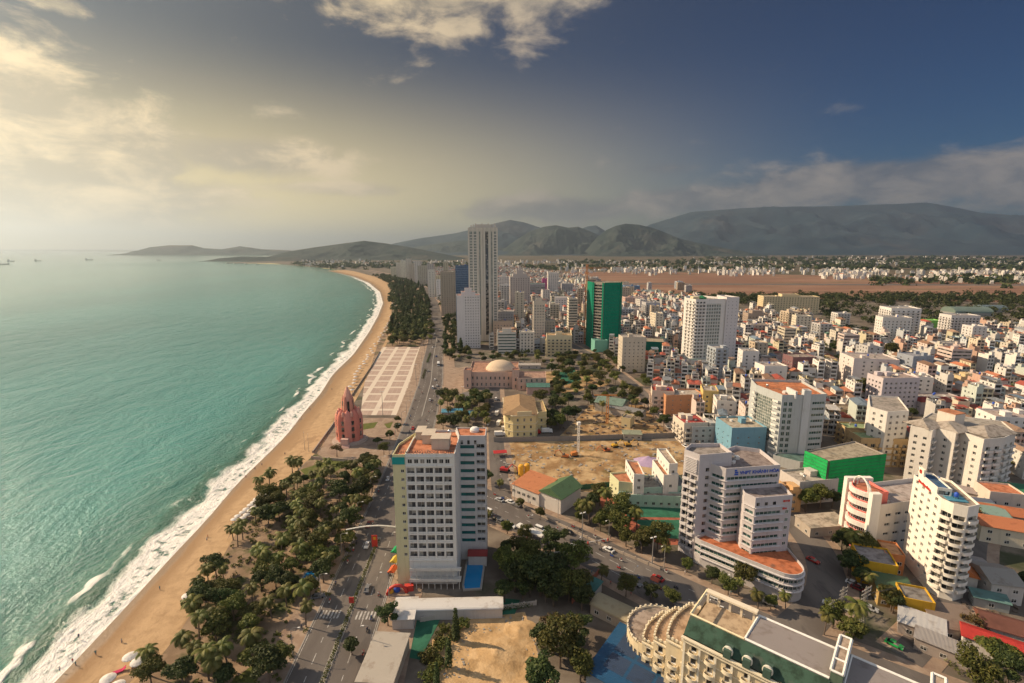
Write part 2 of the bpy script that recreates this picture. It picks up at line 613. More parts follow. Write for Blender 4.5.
# ------------------------------------------------------------------ more materials
def tinted(T):
    """colour of the object itself (one mesh, many paints)"""
    return T.n('ShaderNodeObjectInfo').outputs['Color']


def plaster(name, src, streak=0.5):
    m, T, b = material(name, 0.85, 0.2)
    p = T.pos()
    c = tinted(T) if src == 'object' else T.attr('tint', 'Color')
    blot = T.noise(p, 0.35, 5, 0.6)
    run = T.noise(T.vmul(p, (1.3, 1.3, 0.12)), 0.8, 5, 0.65)
    f = T.m('ADD', T.m('MULTIPLY', T.step(run, 0.5, 0.72), 0.55 * streak), T.m('MULTIPLY', T.step(blot, 0.5, 0.75), 0.3 * streak), clamp=True)
    T.put(b.inputs['Base Color'], T.mix(f, c, T.mix(1.0, c, (0.52, 0.47, 0.42), 'MULTIPLY')))
    bump(T, b, T.noise(p, 3.0, 4, 0.6), 0.25, 0.05)
    return m


M['plaster'] = plaster('painted_plaster', 'object')
M['plaster_mass'] = plaster('painted_plaster_far', 'attr')


def flat_roof(name, src):
    m, T, b = material(name, 0.9, 0.15)
    p = T.pos()
    c = tinted(T) if src == 'object' else T.attr('tint', 'Color')
    n = T.noise(p, 0.45, 6, 0.65)
    c = T.mix(T.step(n, 0.42, 0.66), c, T.mix(1.0, c, (0.55, 0.52, 0.5), 'MULTIPLY'))
    c = T.mix(T.m('MULTIPLY', T.step(T.noise(p, 0.17, 4, 0.6), 0.56, 0.66), 0.5), c, (0.10, 0.10, 0.085))
    T.put(b.inputs['Base Color'], c)
    return m


M['roof'] = flat_roof('stained_flat_roof', 'object')


def corrugated(name, pitch=0.9):
    m, T, b = material(name, 0.55, 0.4)
    p = T.objco()
    c = tinted(T)
    w = T.n('ShaderNodeTexWave', wave_type='BANDS', bands_direction='X')
    T.put(w.inputs['Vector'], p)
    w.inputs['Scale'].default_value = 1.0 / pitch
    w.inputs['Distortion'].default_value = 0.0
    rust = T.step(T.noise(T.pos(), 0.3, 6, 0.65), 0.52, 0.7)
    T.put(b.inputs['Base Color'], T.mix(T.m('MULTIPLY', rust, 0.55), c, T.mix(1.0, c, (0.55, 0.45, 0.38), 'MULTIPLY')))
    bump(T, b, w.outputs['Fac'], 0.8, 0.12)
    return m


M['tin'] = corrugated('ribbed_metal_sheet')
M['tile'] = corrugated('clay_tile', 0.45)


def glass_mat(name, base, light, rough=0.08):
    m, T, b = material(name, rough, 0.6)
    r = T.n('ShaderNodeObjectInfo').outputs['Random']
    p = T.n('ShaderNodeVectorMath', operation='SNAP')
    T.put(p.inputs[0], T.pos())
    p.inputs[1].default_value = (1.7, 1.7, 1.6)
    wn = T.n('ShaderNodeTexWhiteNoise', noise_dimensions='3D')
    T.put(wn.inputs[0], p.outputs[0])
    k = T.m('FRACT', T.m('ADD', r, wn.outputs[0]))
    T.put(b.inputs['Base Color'], T.mix(T.step(k, 0.4, 0.9), base, light))
    return m


M['glass'] = glass_mat('window_glass', (0.016, 0.02, 0.022), (0.24, 0.22, 0.19))
M['greenglass'] = glass_mat('green_window_glass', (0.016, 0.05, 0.045), (0.07, 0.14, 0.12))
M['tealglass'] = glass_mat('teal_window_band', (0.0, 0.085, 0.085), (0.0, 0.12, 0.115), 0.25)
M['curtain'] = glass_mat('curtain_wall_glass', (0.12, 0.15, 0.135), (0.24, 0.26, 0.23), 0.2)
M['bluglass'] = glass_mat('blue_glass', (0.02, 0.05, 0.12), (0.05, 0.10, 0.2))


def plain(name, c, rough=0.6, metal=0.0, spec=0.4, wear=0.25):
    m, T, b = material(name, rough, spec, metal)
    n = T.noise(T.pos(), 0.9, 5, 0.65)
    T.put(b.inputs['Base Color'], T.mix(T.step(n, 0.45, 0.75, 0, wear), c, tuple(x * 0.45 for x in c)))
    return m


M['white'] = plain('white_trim', (0.72, 0.69, 0.64), 0.7)
M['steel'] = plain('steel', (0.55, 0.55, 0.54), 0.3, 0.9)
M['dark'] = plain('dark_metal', (0.05, 0.05, 0.055), 0.5)
M['rubber'] = plain('tyre_rubber', (0.02, 0.02, 0.02), 0.85)
M['concrete'] = plain('concrete', (0.30, 0.275, 0.245), 0.9)
M['red'] = plain('red_paint', (0.55, 0.05, 0.035), 0.5)
M['bluepaint'] = plain('blue_paint', (0.03, 0.09, 0.45), 0.5)
M['yellow'] = plain('yellow_paint', (0.72, 0.36, 0.03), 0.5)


def object_paint(name, rough=0.35, spec=0.5, wear=0.15):
    m, T, b = material(name, rough, spec)
    c = tinted(T)
    T.put(b.inputs['Base Color'], T.mix(T.step(T.noise(T.pos(), 1.1, 5, 0.6), 0.45, 0.75, 0, wear), c, T.mix(1.0, c, (0.4, 0.38, 0.36), 'MULTIPLY')))
    return m


M['paint'] = object_paint('coloured_paint')
M['cloth'] = object_paint('cloth', 0.9, 0.1, 0.3)


# ------------------------------------------------------------------ mesh builder
class MB:
    def __init__(s):
        s.v, s.f, s.m = [], [], []

    def add(s, vs, fs, mi=0):
        k = len(s.v)
        s.v += [tuple(p) for p in vs]
        for q in fs:
            s.f.append(tuple(k + i for i in q))
            s.m.append(mi)

    def box(s, x0, x1, y0, y1, z0, z1, mi=0, M4=None):
        vs = [Vector((x, y, z)) for z in (z0, z1) for y in (y0, y1) for x in (x0, x1)]
        if M4 is not None:
            vs = [M4 @ p for p in vs]
        s.add(vs, [(0, 2, 3, 1), (4, 5, 7, 6), (0, 1, 5, 4), (1, 3, 7, 5), (3, 2, 6, 7), (2, 0, 4, 6)], mi)

    def obox(s, c, size, rz=0.0, mi=0):
        """box standing on c = (x, y, z0), turned by rz"""
        s.box(-size[0] / 2, size[0] / 2, -size[1] / 2, size[1] / 2, 0, size[2], mi, Matrix.Translation(c) @ Matrix.Rotation(rz, 4, 'Z'))

    def prism(s, poly, z0, z1, mi=0, top=True, bottom=True):
        n = len(poly)
        vs = [(p[0], p[1], z0) for p in poly] + [(p[0], p[1], z1) for p in poly]
        fs = [(i, (i + 1) % n, n + (i + 1) % n, n + i) for i in range(n)]
        if top:
            fs.append(tuple(range(n, 2 * n)))
        if bottom:
            fs.append(tuple(range(n))[::-1])
        s.add(vs, fs, mi)

    def lathe(s, prof, c=(0, 0, 0), n=16, mi=0, a0=0.0, a1=2 * math.pi):
        """prof = [(radius, z)] from the bottom up"""
        full = a1 - a0 > 6.28
        k = n if full else n + 1
        vs = []
        for r, z in prof:
            for i in range(k):
                a = a0 + (a1 - a0) * i / n
                vs.append((c[0] + r * math.cos(a), c[1] + r * math.sin(a), c[2] + z))
        fs = []
        for j in range(len(prof) - 1):
            for i in range(n):
                i2 = (i + 1) % k
                fs.append((j * k + i, j * k + i2, (j + 1) * k + i2, (j + 1) * k + i))
        s.add(vs, fs, mi)
        if full:
            if prof[0][0] > 1e-3:
                s.add(vs[:k], [tuple(range(k))[::-1]], mi)
            if prof[-1][0] > 1e-3:
                s.add(vs[-k:], [tuple(range(k))], mi)

    def tube(s, pts, rad, n=6, mi=0):
        pts = [Vector(p) for p in pts]
        rad = rad if hasattr(rad, '__len__') else [rad] * len(pts)
        rings = []
        for i, p in enumerate(pts):
            d = (pts[min(i + 1, len(pts) - 1)] - pts[max(i - 1, 0)]).normalized()
            a = d.cross(Vector((0.31, 0.17, 0.93)) if abs(d.z) < 0.9 else Vector((1, 0, 0))).normalized()
            b = d.cross(a)
            rings.append([p + (a * math.cos(t) + b * math.sin(t)) * rad[i] for t in (2 * math.pi * k / n for k in range(n))])
        vs = [q for r in rings for q in r]
        fs = [(j * n + k, j * n + (k + 1) % n, (j + 1) * n + (k + 1) % n, (j + 1) * n + k) for j in range(len(pts) - 1) for k in range(n)]
        fs += [tuple(range(n))[::-1], tuple(range((len(pts) - 1) * n, len(pts) * n))]
        s.add(vs, fs, mi)

    def gable(s, x0, x1, y0, y1, z, h, mi=0, over=0.4, wall=None, hip=0.0, th=0.15):
        """ridge along x"""
        ym = (y0 + y1) / 2
        a, b, c, d = x0 - over, x1 + over, y0 - over, y1 + over
        r0, r1 = a + hip, b - hip
        up = [(a, c, z), (b, c, z), (b, d, z), (a, d, z), (r0, ym, z + h), (r1, ym, z + h)]
        lo = [(p[0], p[1], p[2] - th) for p in up[:4]]
        s.add(up + lo, [(0, 1, 5, 4), (2, 3, 4, 5), (1, 2, 5), (3, 0, 4), (0, 6, 7, 1), (1, 7, 8, 2), (2, 8, 9, 3), (3, 9, 6, 0), (6, 9, 8, 7)], mi)

    def facade(s, p0, p1, z0, z1, ucuts, vcuts, depth, mi=0):
        """wall face from p0 to p1 (outside on the right hand) with recessed openings ucuts x vcuts"""
        p0, p1 = Vector((p0[0], p0[1])), Vector((p1[0], p1[1]))
        L = (p1 - p0).length
        if L < 1e-6:
            return
        e = (p1 - p0) / L
        nrm = Vector((e.y, -e.x))

        def P(u, v, d=0.0):
            q = p0 + e * u - nrm * d
            return (q.x, q.y, z0 + v)
        Ht = z1 - z0
        vs, fs = [], []

        def quad(a, b, c, d):
            k = len(vs)
            vs.extend((a, b, c, d))
            fs.append((k, k + 1, k + 2, k + 3))
        v = 0.0
        for (a, b) in vcuts:
            if a > v:
                quad(P(0, v), P(L, v), P(L, a), P(0, a))
            u = 0.0
            for (c, d) in ucuts:
                if c > u:
                    quad(P(u, a), P(c, a), P(c, b), P(u, b))
                quad(P(c, a), P(d, a), P(d, a, depth), P(c, a, depth))
                quad(P(c, b, depth), P(d, b, depth), P(d, b), P(c, b))
                quad(P(c, a), P(c, a, depth), P(c, b, depth), P(c, b))
                quad(P(d, a, depth), P(d, a), P(d, b), P(d, b, depth))
                u = d
            if u < L:
                quad(P(u, a), P(L, a), P(L, b), P(u, b))
            v = b
        if v < Ht:
            quad(P(0, v), P(L, v), P(L, Ht), P(0, Ht))
        s.add(vs, fs, mi)

    def mesh(s, name, mats, smooth=False):
        return mesh_of(name, s.v, s.f, mats, s.m, smooth)

    def put(s, name, mats, parent=None, loc=(0, 0, 0), rz=0.0, color=None, smooth=False):
        return link(name, s.mesh(name, mats, smooth), parent, loc, rz, color)


# ------------------------------------------------------------------ window, balcony meshes, shared by size
_cache = {}


def window_mesh(w, h, style='plain', glass='glass'):
    """outside towards -y, centre of the sill line at the origin; glass sits at y = 0"""
    key = (round(w, 2), round(h, 2), style, glass)
    if key in _cache:
        return _cache[key]
    b = MB()
    b.add([(-w / 2, 0, 0), (w / 2, 0, 0), (w / 2, 0, h), (-w / 2, 0, h)], [(0, 1, 2, 3)], 0)
    t, d = (0.07, 0.06)
    x, z = w / 2, h
    if style != 'bare':
        b.box(-x, x, -d, -0.003, 0, t, 1)
        b.box(-x, x, -d, -0.003, z - t, z, 1)
        b.box(-x, -x + t, -d, -0.003, t, z - t, 1)
        b.box(x - t, x, -d, -0.003, t, z - t, 1)
        n = 1 if style == 'plain' else max(1, int(round(w / 1.5)) - 1) if style == 'strip' else 0
        if style == 'plain' and w < 0.9:
            n = 0
        for i in range(n):
            c = -x + w * (i + 1) / (n + 1)
            b.box(c - t / 2, c + t / 2, -d, -0.003, t, z - t, 1)
        if style == 'grid':
            k = max(1, int(round(w / 1.6)) - 1)
            for i in range(k):
                c = -x + w * (i + 1) / (k + 1)
                b.box(c - 0.05, c + 0.05, -d - .02, -0.003, t, z - t, 1)
            k = max(1, int(round(h / 1.7)) - 1)
            for i in range(k):
                c = h * (i + 1) / (k + 1)
                b.box(-x + t, x - t, -d, -0.004, c - 0.06, c + 0.06, 1)
        if style == 'sill':
            b.box(-x - 0.12, x + 0.12, -0.34, -0.06, -0.12, 0.02, 1)
            b.box(-x - 0.12, x + 0.12, -0.44, -0.06, z, z + 0.1, 1)
    _cache[key] = b.mesh('window', [M[glass], M['white']])
    return _cache[key]


def balcony_mesh(w, d, solid=True, h=1.0, curve=0.0):
    key = ('balc', round(w, 2), round(d, 2), solid, h, curve)
    if key in _cache:
        return _cache[key]
    b = MB()
    n = 8 if curve else 1
    pts = [(-w / 2 + w * i / n, -d - curve * (1 - (2 * i / n - 1) ** 2)) for i in range(n + 1)]
    poly = [(-w / 2, 0.0)] + pts + [(w / 2, 0.0)]
    b.prism(poly, -0.18, 0.0, 0)
    for (a, c) in zip(poly, poly[1:]):
        a, c = Vector(a), Vector(c)
        if (c - a).length < 1e-4:
            continue
        e = (c - a).normalized() * 0.06
        nn = Vector((e.y, -e.x))
        if solid:
            q = [a, c, c - nn * 2, a - nn * 2]
            b.prism([(p.x, p.y) for p in q], 0.0, h, 0)
        else:
            q = [a, c, c - nn, a - nn]
            b.prism([(p.x, p.y) for p in q], h - 0.08, h, 0)
            k = max(2, int((c - a).length / 0.35))
            for i in range(k + 1):
                p = a.lerp(c, i / k)
                b.box(p.x - .02, p.x + .02, p.y - .02 + 0.03, p.y + .02 + 0.03, 0, h - .08, 0)
    _cache[key] = b.mesh('balcony', [M['plaster']])
    return _cache[key]


def merged(name, items, mats):
    """one mesh from [(mesh, matrix)]; every mesh uses the same material list"""
    V, F, MI = [], [], []
    k = 0
    for me, mx in items:
        n = len(me.vertices)
        co = np.empty(n * 3, dtype=np.float32)
        me.vertices.foreach_get('co', co)
        co = co.reshape(-1, 3) @ np.array(mx.to_3x3()).T + np.array(mx.translation)
        V.append(co)
        for p in me.polygons:
            F.append([k + i for i in p.vertices])
            MI.append(p.material_index)
        k += n
    return mesh_of(name, np.concatenate(V).tolist(), F, mats, MI)


PART_MAX = 96


class Building:
    """a thing made of storeyed volumes; collects its windows and balconies and places the nearest as parts of their own"""
    def __init__(s, name, label, cat, at, color, group=None, trim=None):
        s.at = Vector((at[0], at[1], 0))
        s.root = thing(name, label, cat, s.at, group=group)
        s.color = color
        s.trim = trim or color
        s.rep = {}
        s.roof = s.root

    def loc(s, poly):
        return [Vector((p[0], p[1])) - s.at.xy for p in poly]

    def faces_viewer(s, a, b):
        mid = (a + b) / 2 + s.at.xy
        e = (b - a)
        return Vector((e.y, -e.x)).dot(-mid) > 0

    def volume(s, poly, z0, z1, specs=None, default=None, color=None, roof=(0.3, 0.26, 0.22), parapet=0.9, wall='wall', mat='plaster', roofname='roof', roofmat='roof', foot=True):
        poly = ccw(poly)
        if foot:
            FOOT.append([tuple(p) for p in poly])
        pl = s.loc(poly)
        b = MB()
        n = len(pl)
        color = color or s.color
        zt = z1 + parapet
        for i in range(n):
            a, c = pl[i], pl[(i + 1) % n]
            sp = (specs or {}).get(i, default)
            if sp is None or not s.faces_viewer(a, c):
                b.facade(a, c, z0, zt, [], [], 0, 0)
                continue
            s.face(b, a, c, z0, z1, zt, sp)
        # parapet inside and rim
        if parapet > 0:
            inn = inset(pl, 0.25)
            vs = [(p.x, p.y, zt) for p in pl] + [(p.x, p.y, zt) for p in inn] + [(p.x, p.y, z1) for p in inn]
            fs = []
            for i in range(n):
                j = (i + 1) % n
                fs += [(i, j, n + j, n + i), (n + i, n + j, 2 * n + j, 2 * n + i)]
            b.add(vs, fs, 0)
            top = inn
        else:
            top = pl
        w = b.put(wall, [M[mat]], s.root, color=color)
        if roof:
            r = MB()
            r.prism([(p.x, p.y) for p in top], z1 - 0.3, z1 + 0.01, 0, bottom=False)
            s.roof = r.put(roofname, [M[roofmat]], s.root, color=roof)
        return w

    def face(s, b, a, c, z0, z1, zt, sp):
        L = (c - a).length
        e = (c - a) / L
        nrm = Vector((e.y, -e.x))
        rz = math.atan2(e.y, e.x)
        m0, m1 = sp.get('m', 0.8) if hasattr(sp.get('m', 0.8), '__len__') else (sp.get('m', 0.8),) * 2
        n = sp.get('n') or max(1, int((L - m0 - m1) / sp.get('pitch', 3.2)))
        cell = (L - m0 - m1) / n
        w = min(sp.get('w', 1.4), cell - 0.08) if sp.get('w', 1.4) > 0 else cell + sp['w']
        fh = sp.get('fh', 3.3)
        base = sp.get('base', 0.0)
        rows = sp.get('rows') or max(1, int((z1 - z0 - base) / fh))
        h = sp.get('h', 1.4)
        sill = sp.get('sill', 1.0)
        dep = sp.get('d', 0.22)
        us = [(m0 + cell * i + (cell - w) / 2, m0 + cell * i + (cell + w) / 2) for i in range(n)]
        vs = [(base + fh * j + sill, base + fh * j + sill + h) for j in range(rows)]
        vs = [q for q in vs if q[1] < zt - z0 - 0.05]
        b.facade(a, c, z0, zt, us, vs, dep, 0)
        skip = sp.get('skip', 0.0)
        for (v0, v1) in vs:
            for (u0, u1) in us:
                p = a + e * ((u0 + u1) / 2) - nrm * dep
                me = window_mesh(u1 - u0, v1 - v0, sp.get('style', 'plain'), sp.get('glass', 'glass'))
                s.rep.setdefault((sp.get('part', 'window'), 'w', sp.get('glass', 'glass')), []).append((me, Vector((p.x, p.y, z0 + v0)), rz, None))
                if 'balc' in sp:
                    bw, bd = sp['balc'][:2]
                    q = a + e * ((u0 + u1) / 2) + nrm * 0.002
                    kind = dict(zip(('solid', 'h', 'curve'), sp['balc'][2:]))
                    me = balcony_mesh(bw if bw > 0 else cell + bw, bd, **kind)
                    s.rep.setdefault(('balcony', 'b', ''), []).append((me, Vector((q.x, q.y, z0 + v0 - sill + 0.05 + sp.get('bz', 0))), rz, sp.get('bcol', s.trim)))
        for z in sp.get('ledge', ()):
            s.ledge(a, c, z0 + z, sp.get('lh', 0.25), sp.get('ld', 0.3))

    def ledge(s, a, c, z, h=0.25, d=0.3, name='cornice', color=None):
        e = (c - a).normalized()
        nrm = Vector((e.y, -e.x))
        q = [a + nrm * 0.003, a + nrm * d, c + nrm * d, c + nrm * 0.003]
        mb = MB()
        mb.prism([(p.x, p.y) for p in q], z, z + h, 0)
        return mb.put(name, [M['plaster']], s.root, color=color or s.trim)

    def part(s, name, mb, mats, color=None, smooth=False, parent=None):
        """mb in world coordinates less the building's base"""
        return mb.put(name, mats, parent or s.root, color=color, smooth=smooth)

    def at_local(s, p):
        return Vector((p[0], p[1])) - s.at.xy

    def finish(s):
        eye = Vector((0, 0, CAM_H))
        left = {}
        bypart = {}
        for (part, k, g), items in s.rep.items():
            bypart.setdefault(part, []).extend((it, k, g) for it in items)
        for part, items in bypart.items():
            items.sort(key=lambda t: (t[0][1] + s.at - eye).length)
            for (it, k, g) in items[:PART_MAX]:
                me, p, rz, col = it
                link(part, me, s.root, p, rz, col)
            for (it, k, g) in items[PART_MAX:]:
                left.setdefault((part, k, g, it[3]), []).append(it)
        for (part, k, g, col), items in left.items():
            mats = [M[g], M['white']] if k == 'w' else [M['plaster']]
            me = merged(part, [(it[0], Matrix.Translation(it[1]) @ Matrix.Rotation(it[2], 4, 'Z')) for it in items], mats)
            tag(link(part, me, s.root, color=col), kind='stuff')
        return s.root


FOOT = []          # footprints already built on


def inset(pl, d):
    n = len(pl)
    out = []
    for i in range(n):
        p, q, r = pl[i - 1], pl[i], pl[(i + 1) % n]
        e1, e2 = (q - p).normalized(), (r - q).normalized()
        n1, n2 = Vector((-e1.y, e1.x)), Vector((-e2.y, e2.x))
        k = 1 + n1.dot(n2)
        out.append(q + (n1 + n2) * (d / max(k, 0.3)))
    return out


def rect(cx, cy, w, d, rz=0.0):
    c, s = math.cos(rz), math.sin(rz)
    return [Vector((cx + x * c - y * s, cy + x * s + y * c)) for x, y in ((-w / 2, -d / 2), (w / 2, -d / 2), (w / 2, d / 2), (-w / 2, d / 2))]


def tank_mesh(blue=False):
    key = ('tank', blue)
    if key not in _cache:
        b = MB()
        for x in (-0.45, 0.45):
            for y in (-0.45, 0.45):
                b.box(x - .05, x + .05, y - .05, y + .05, 0, 0.9, 1)
        b.lathe([(0.55, 0.9), (0.62, 1.0), (0.62, 2.1), (0.3, 2.4), (0.12, 2.5)], n=12, mi=0)
        _cache[key] = b.mesh('water_tank', [M['bluepaint'] if blue else M['steel'], M['dark']], True)
    return _cache[key]


def clutter(bld, poly, z, n, seed, tanks=True, box=True):
    """tanks, stair head and machines on a flat roof"""
    r = random.Random(seed)
    pl = bld.loc(ccw(poly))
    c = sum(pl, Vector((0, 0))) / len(pl)
    for i in range(n):
        a = pl[r.randrange(len(pl))]
        p = c.lerp(a, r.uniform(0.05, 0.62))
        k = r.random()
        if k < 0.35 and tanks:
            link('water_tank', tank_mesh(r.random() < 0.3), bld.roof, (p.x, p.y, z))
        elif k < 0.75 or not box:
            b = MB()
            b.obox((0, 0, 0), (r.uniform(1, 2.2), r.uniform(0.8, 1.6), r.uniform(0.7, 1.3)), r.uniform(0, 3), 0)
            b.put('air_conditioner', [M['concrete'] if r.random() < .5 else M['white']], bld.roof, (p.x, p.y, z))
        else:
            b = MB()
            w, d, h = r.uniform(2.5, 4), r.uniform(2.5, 5), r.uniform(2.2, 3)
            e = (pl[1] - pl[0])
            b.obox((0, 0, 0), (w, d, h), math.atan2(e.y, e.x), 0)
            b.obox((0, 0, h), (w + .4, d + .4, 0.15), math.atan2(e.y, e.x), 0)
            b.put('stair_house', [M['plaster']], bld.roof, (p.x, p.y, z), color=bld.color)


# ------------------------------------------------------------------ roads, squares and other ground
def band(name, line, width, mat, z, off=0.0, kind='structure', **kw):
    """strip of constant width along a line of points"""
    pts = smoothed(resample(line, 8), 2)
    v, f = [], []
    for i, p in enumerate(pts):
        d = (pts[min(i + 1, len(pts) - 1)] - pts[max(i - 1, 0)]).normalized()
        n = Vector((-d.y, d.x))
        a, b = p + n * (off + width / 2), p + n * (off - width / 2)
        v += [(a.x, a.y, z), (b.x, b.y, z)]
    f = [(2 * i, 2 * i + 1, 2 * i + 3, 2 * i + 2) for i in range(len(pts) - 1)]
    me = mesh_of(name, v, f, [mat])
    if me.polygons[0].normal.z < 0:
        me.flip_normals()
    return tag(link(name, me), kind=kind, **kw)


def raised(name, line, width, height, mat, off=0.0, kind='structure', **kw):
    pts = smoothed(resample(line, 8), 2)
    v, f = [], []
    for i, p in enumerate(pts):
        d = (pts[min(i + 1, len(pts) - 1)] - pts[max(i - 1, 0)]).normalized()
        n = Vector((-d.y, d.x))
        a, b = p + n * (off + width / 2), p + n * (off - width / 2)
        v += [(a.x, a.y, 0.002), (a.x, a.y, height), (b.x, b.y, height), (b.x, b.y, 0.002)]
    for i in range(len(pts) - 1):
        k = 4 * i
        f += [(k, k + 1, k + 5, k + 4), (k + 1, k + 2, k + 6, k + 5), (k + 2, k + 3, k + 7, k + 6)]
    me = mesh_of(name, v, f, [mat])
    if me.polygons[len(me.polygons) // 2].normal.z < -0.1:
        me.flip_normals()
    return tag(link(name, me), kind=kind, **kw)


V2 = lambda *p: [Vector(q) for q in p]
COAST = V2((-48.5, 60), (-51, 117), (-53, 167), (-55.5, 230), (-62.5, 334), (-71, 430), (-82, 510), (-98, 650), (-120, 800), (-165, 1060), (-236, 1405), (-340, 1750), (-520, 2200), (-800, 2750))
CROSS = V2((-60, 262), (-11, 213), (22, 186), (51, 156.5), (77, 133), (112, 108), (150, 80))
BACK = V2((60, 640), (92, 520), (104, 410), (107, 300), (113, 262), (118, 225))
SIDE = V2((-15, 420), (-12, 330), (-8, 262), (-4, 210))
RIGHT = V2((84, 134), (108, 152), (118, 172), (122, 205), (118, 232))
EAST = V2((112, 125), (135, 140), (160, 158), (190, 190), (240, 214), (330, 250))
NORTHST = V2((104, 410), (190, 400), (300, 410), (470, 450), (700, 500))
LANES = [(COAST, 24), (CROSS, 22), (BACK, 12), (SIDE, 11), (RIGHT, 14), (EAST, 10), (NORTHST, 8),
         (V2((240, 214), (262, 320), (300, 420), (380, 640), (470, 900)), 8), (V2((98, 640), (220, 590), (420, 620), (640, 660)), 8),
         (V2((-100, 640), (-20, 700), (100, 760), (320, 800), (600, 860)), 9)]

sheet('park_ground', GP([(100, 683), (150, 668), (176, 625), (200, 597), (222, 552), (236, 519), (262, 490), (300, 470), (316, 450), (372, 452), (383, 470), (365, 520), (349, 560), (280, 683)]) , M['parkground'], 0.012)
sheet('park_ground', V2((-128, 430), (-84, 430), (-99, 620), (-121, 790), (-168, 1060), (-240, 1410), (-350, 1750), (-560, 2230), (-590, 2150), (-415, 1680), (-285, 1200), (-210, 870), (-168, 625)), M['parkground'], 0.012)
sheet('airfield', V2((-60, 1260), (480, 1190), (1100, 1080), (1500, 1060), (2600, 1200), (3400, 1900), (2900, 2350), (1500, 2060), (700, 2500), (40, 2450)), M['airfield'], 0.03)
sheet('plain', V2((-1000, 3300), (100, 2450), (700, 2520), (1500, 2100), (3000, 2380), (9000, 3000), (30000, 9000), (30000, 30000), (-3000, 30000), (-2600, 6000), (-1700, 4000)), M['plain'], 0.02)
sheet('runway', V2((100, 1700), (130, 1640), (2600, 1520), (2620, 1580)), M['asphalt'], 0.06)
for k, (lane, w) in enumerate(LANES[1:]):
    band('pavement', lane, w + (5 if w > 9 else 1.5), M['pavement'], 0.074 + 0.004 * k)
for k, (lane, w) in enumerate(LANES[1:]):
    band('road', lane, w - (2 if w > 9 else 1), M['asphalt'], 0.115 + 0.004 * k)
band('promenade', COAST, 40, M['pavement'], 0.11, off=-2)
band('road', COAST, 20, M['asphalt'], 0.155)
raised('kerb', COAST[:7], 0.35, 0.22, M['concrete'], off=10.3)
raised('kerb', COAST[:7], 0.35, 0.22, M['concrete'], off=-10.3)
# the central reservation of the coast road with its clipped hedge
MEDIAN = V2((-48.5, 60), (-51, 117), (-53, 167), (-53.6, 186))
raised('median', MEDIAN, 1.7, 0.25, M['concrete'])
raised('median', COAST[4:8], 0.7, 0.3, M['concrete'])


def dashes(line, off, gap=7.0, length=3.0, w=0.22, z=0.165, a=0, b=10 ** 9):
    pts = smoothed(resample(line, 2), 2)
    mb, s = MB(), 0.0
    for i in range(len(pts) - 1):
        d = pts[i + 1] - pts[i]
        L = d.length
        if a < s < b and (s % gap) < length:
            d.normalize()
            n = Vector((-d.y, d.x))
            p, q = pts[i] + n * off, pts[i + 1] + n * off
            mb.add([(p + n * w / 2).to_tuple() + (z,), (p - n * w / 2).to_tuple() + (z,), (q - n * w / 2).to_tuple() + (z,), (q + n * w / 2).to_tuple() + (z,)], [(0, 1, 2, 3)])
        s += L
    tag(mb.put('road_marking', [M['whiteline']]), kind='structure')


for off in (5, -5):
    dashes(COAST, off, b=520)
dashes(COAST, 9.7, 1, 1, 0.18, b=520)
dashes(COAST, -9.7, 1, 1, 0.18, b=520)
dashes(CROSS, 0, 6, 3, 0.25, 0.16)
dashes(CROSS, 5, 8, 3, 0.2, 0.16)
dashes(CROSS, -5, 8, 3, 0.2, 0.16)
mb = MB()
for x0, x1, y in ((-49.5, -43.4, 142.0), (-61, -54.5, 142.5)):
    x = x0
    while x < x1:
        mb.box(x, x + 0.55, y - 1.8, y + 1.8, 0.157, 0.166)
        x += 1.1
tag(mb.put('zebra_crossing', [M['whiteline']]), kind='structure')

# the square beside the beach: pale slabs divided by white strips
SQ = V2((-106, 338), (-73.5, 338), (-76, 424), (-93, 585), (-153, 585), (-128, 424))


def square_material():
    m, T, b = material('square_paving', 0.85, 0.2)
    p = T.pos()
    s = T.n('ShaderNodeSeparateXYZ')
    T.put(s.inputs[0], p)
    x = T.m('ADD', s.outputs[0], T.m('MULTIPLY', s.outputs[1], 0.1))

    def bars(c, pitch, w):
        f = T.m('ABSOLUTE', T.m('SUBTRACT', T.m('FRACT', T.m('MULTIPLY', c, 1 / pitch)), 0.5))
        return T.step(f, w, w - 0.02)
    k = T.m('MAXIMUM', bars(x, 14.0, 0.14), bars(s.outputs[1], 20.0, 0.10))
    k2 = T.m('MAXIMUM', bars(x, 3.5, 0.1), bars(s.outputs[1], 5.0, 0.07))
    base = T.mix(T.step(T.noise(p, 0.12, 5, 0.6), 0.4, 0.65), (0.36, 0.26, 0.21), (0.43, 0.32, 0.255))
    c = T.mix(T.m('MULTIPLY', k2, 0.3), base, (0.5, 0.42, 0.34))
    T.put(b.inputs['Base Color'], T.mix(k, c, (0.60, 0.51, 0.41)))
    return m


M['square'] = square_material()
sheet('square', SQ, M['square'], 0.05)
sheet('pavement', V2((-66, 400), (-42, 400), (-42, 470), (-75, 500)), M['pavement'], 0.055)
sheet('tower_terrace', GP([(318, 455), (333, 425), (350, 418), (405, 418), (392, 445), (380, 462), (345, 466)]), M['pavement'], 0.06)
mb = MB()
mb.lathe([(8.5, 0), (8.5, 0.25)], n=36)
tag(mb.put('round_terrace', [M['pavement']], loc=tuple(ground_point(381, 433, 0.06))), kind='structure')
for k, poly in enumerate(([(384, 424), (408, 418), (413, 424), (396, 440)], [(362, 424), (378, 422), (374, 428), (362, 430)], [(300, 470), (330, 460), (352, 462), (335, 472), (310, 480)],
                          [(258, 512), (280, 500), (290, 508), (268, 520)], [(230, 683), (265, 655), (290, 660), (275, 683)])):
    tag(sheet('lawn', GP(poly), M['lawn'], 0.07), kind='structure')
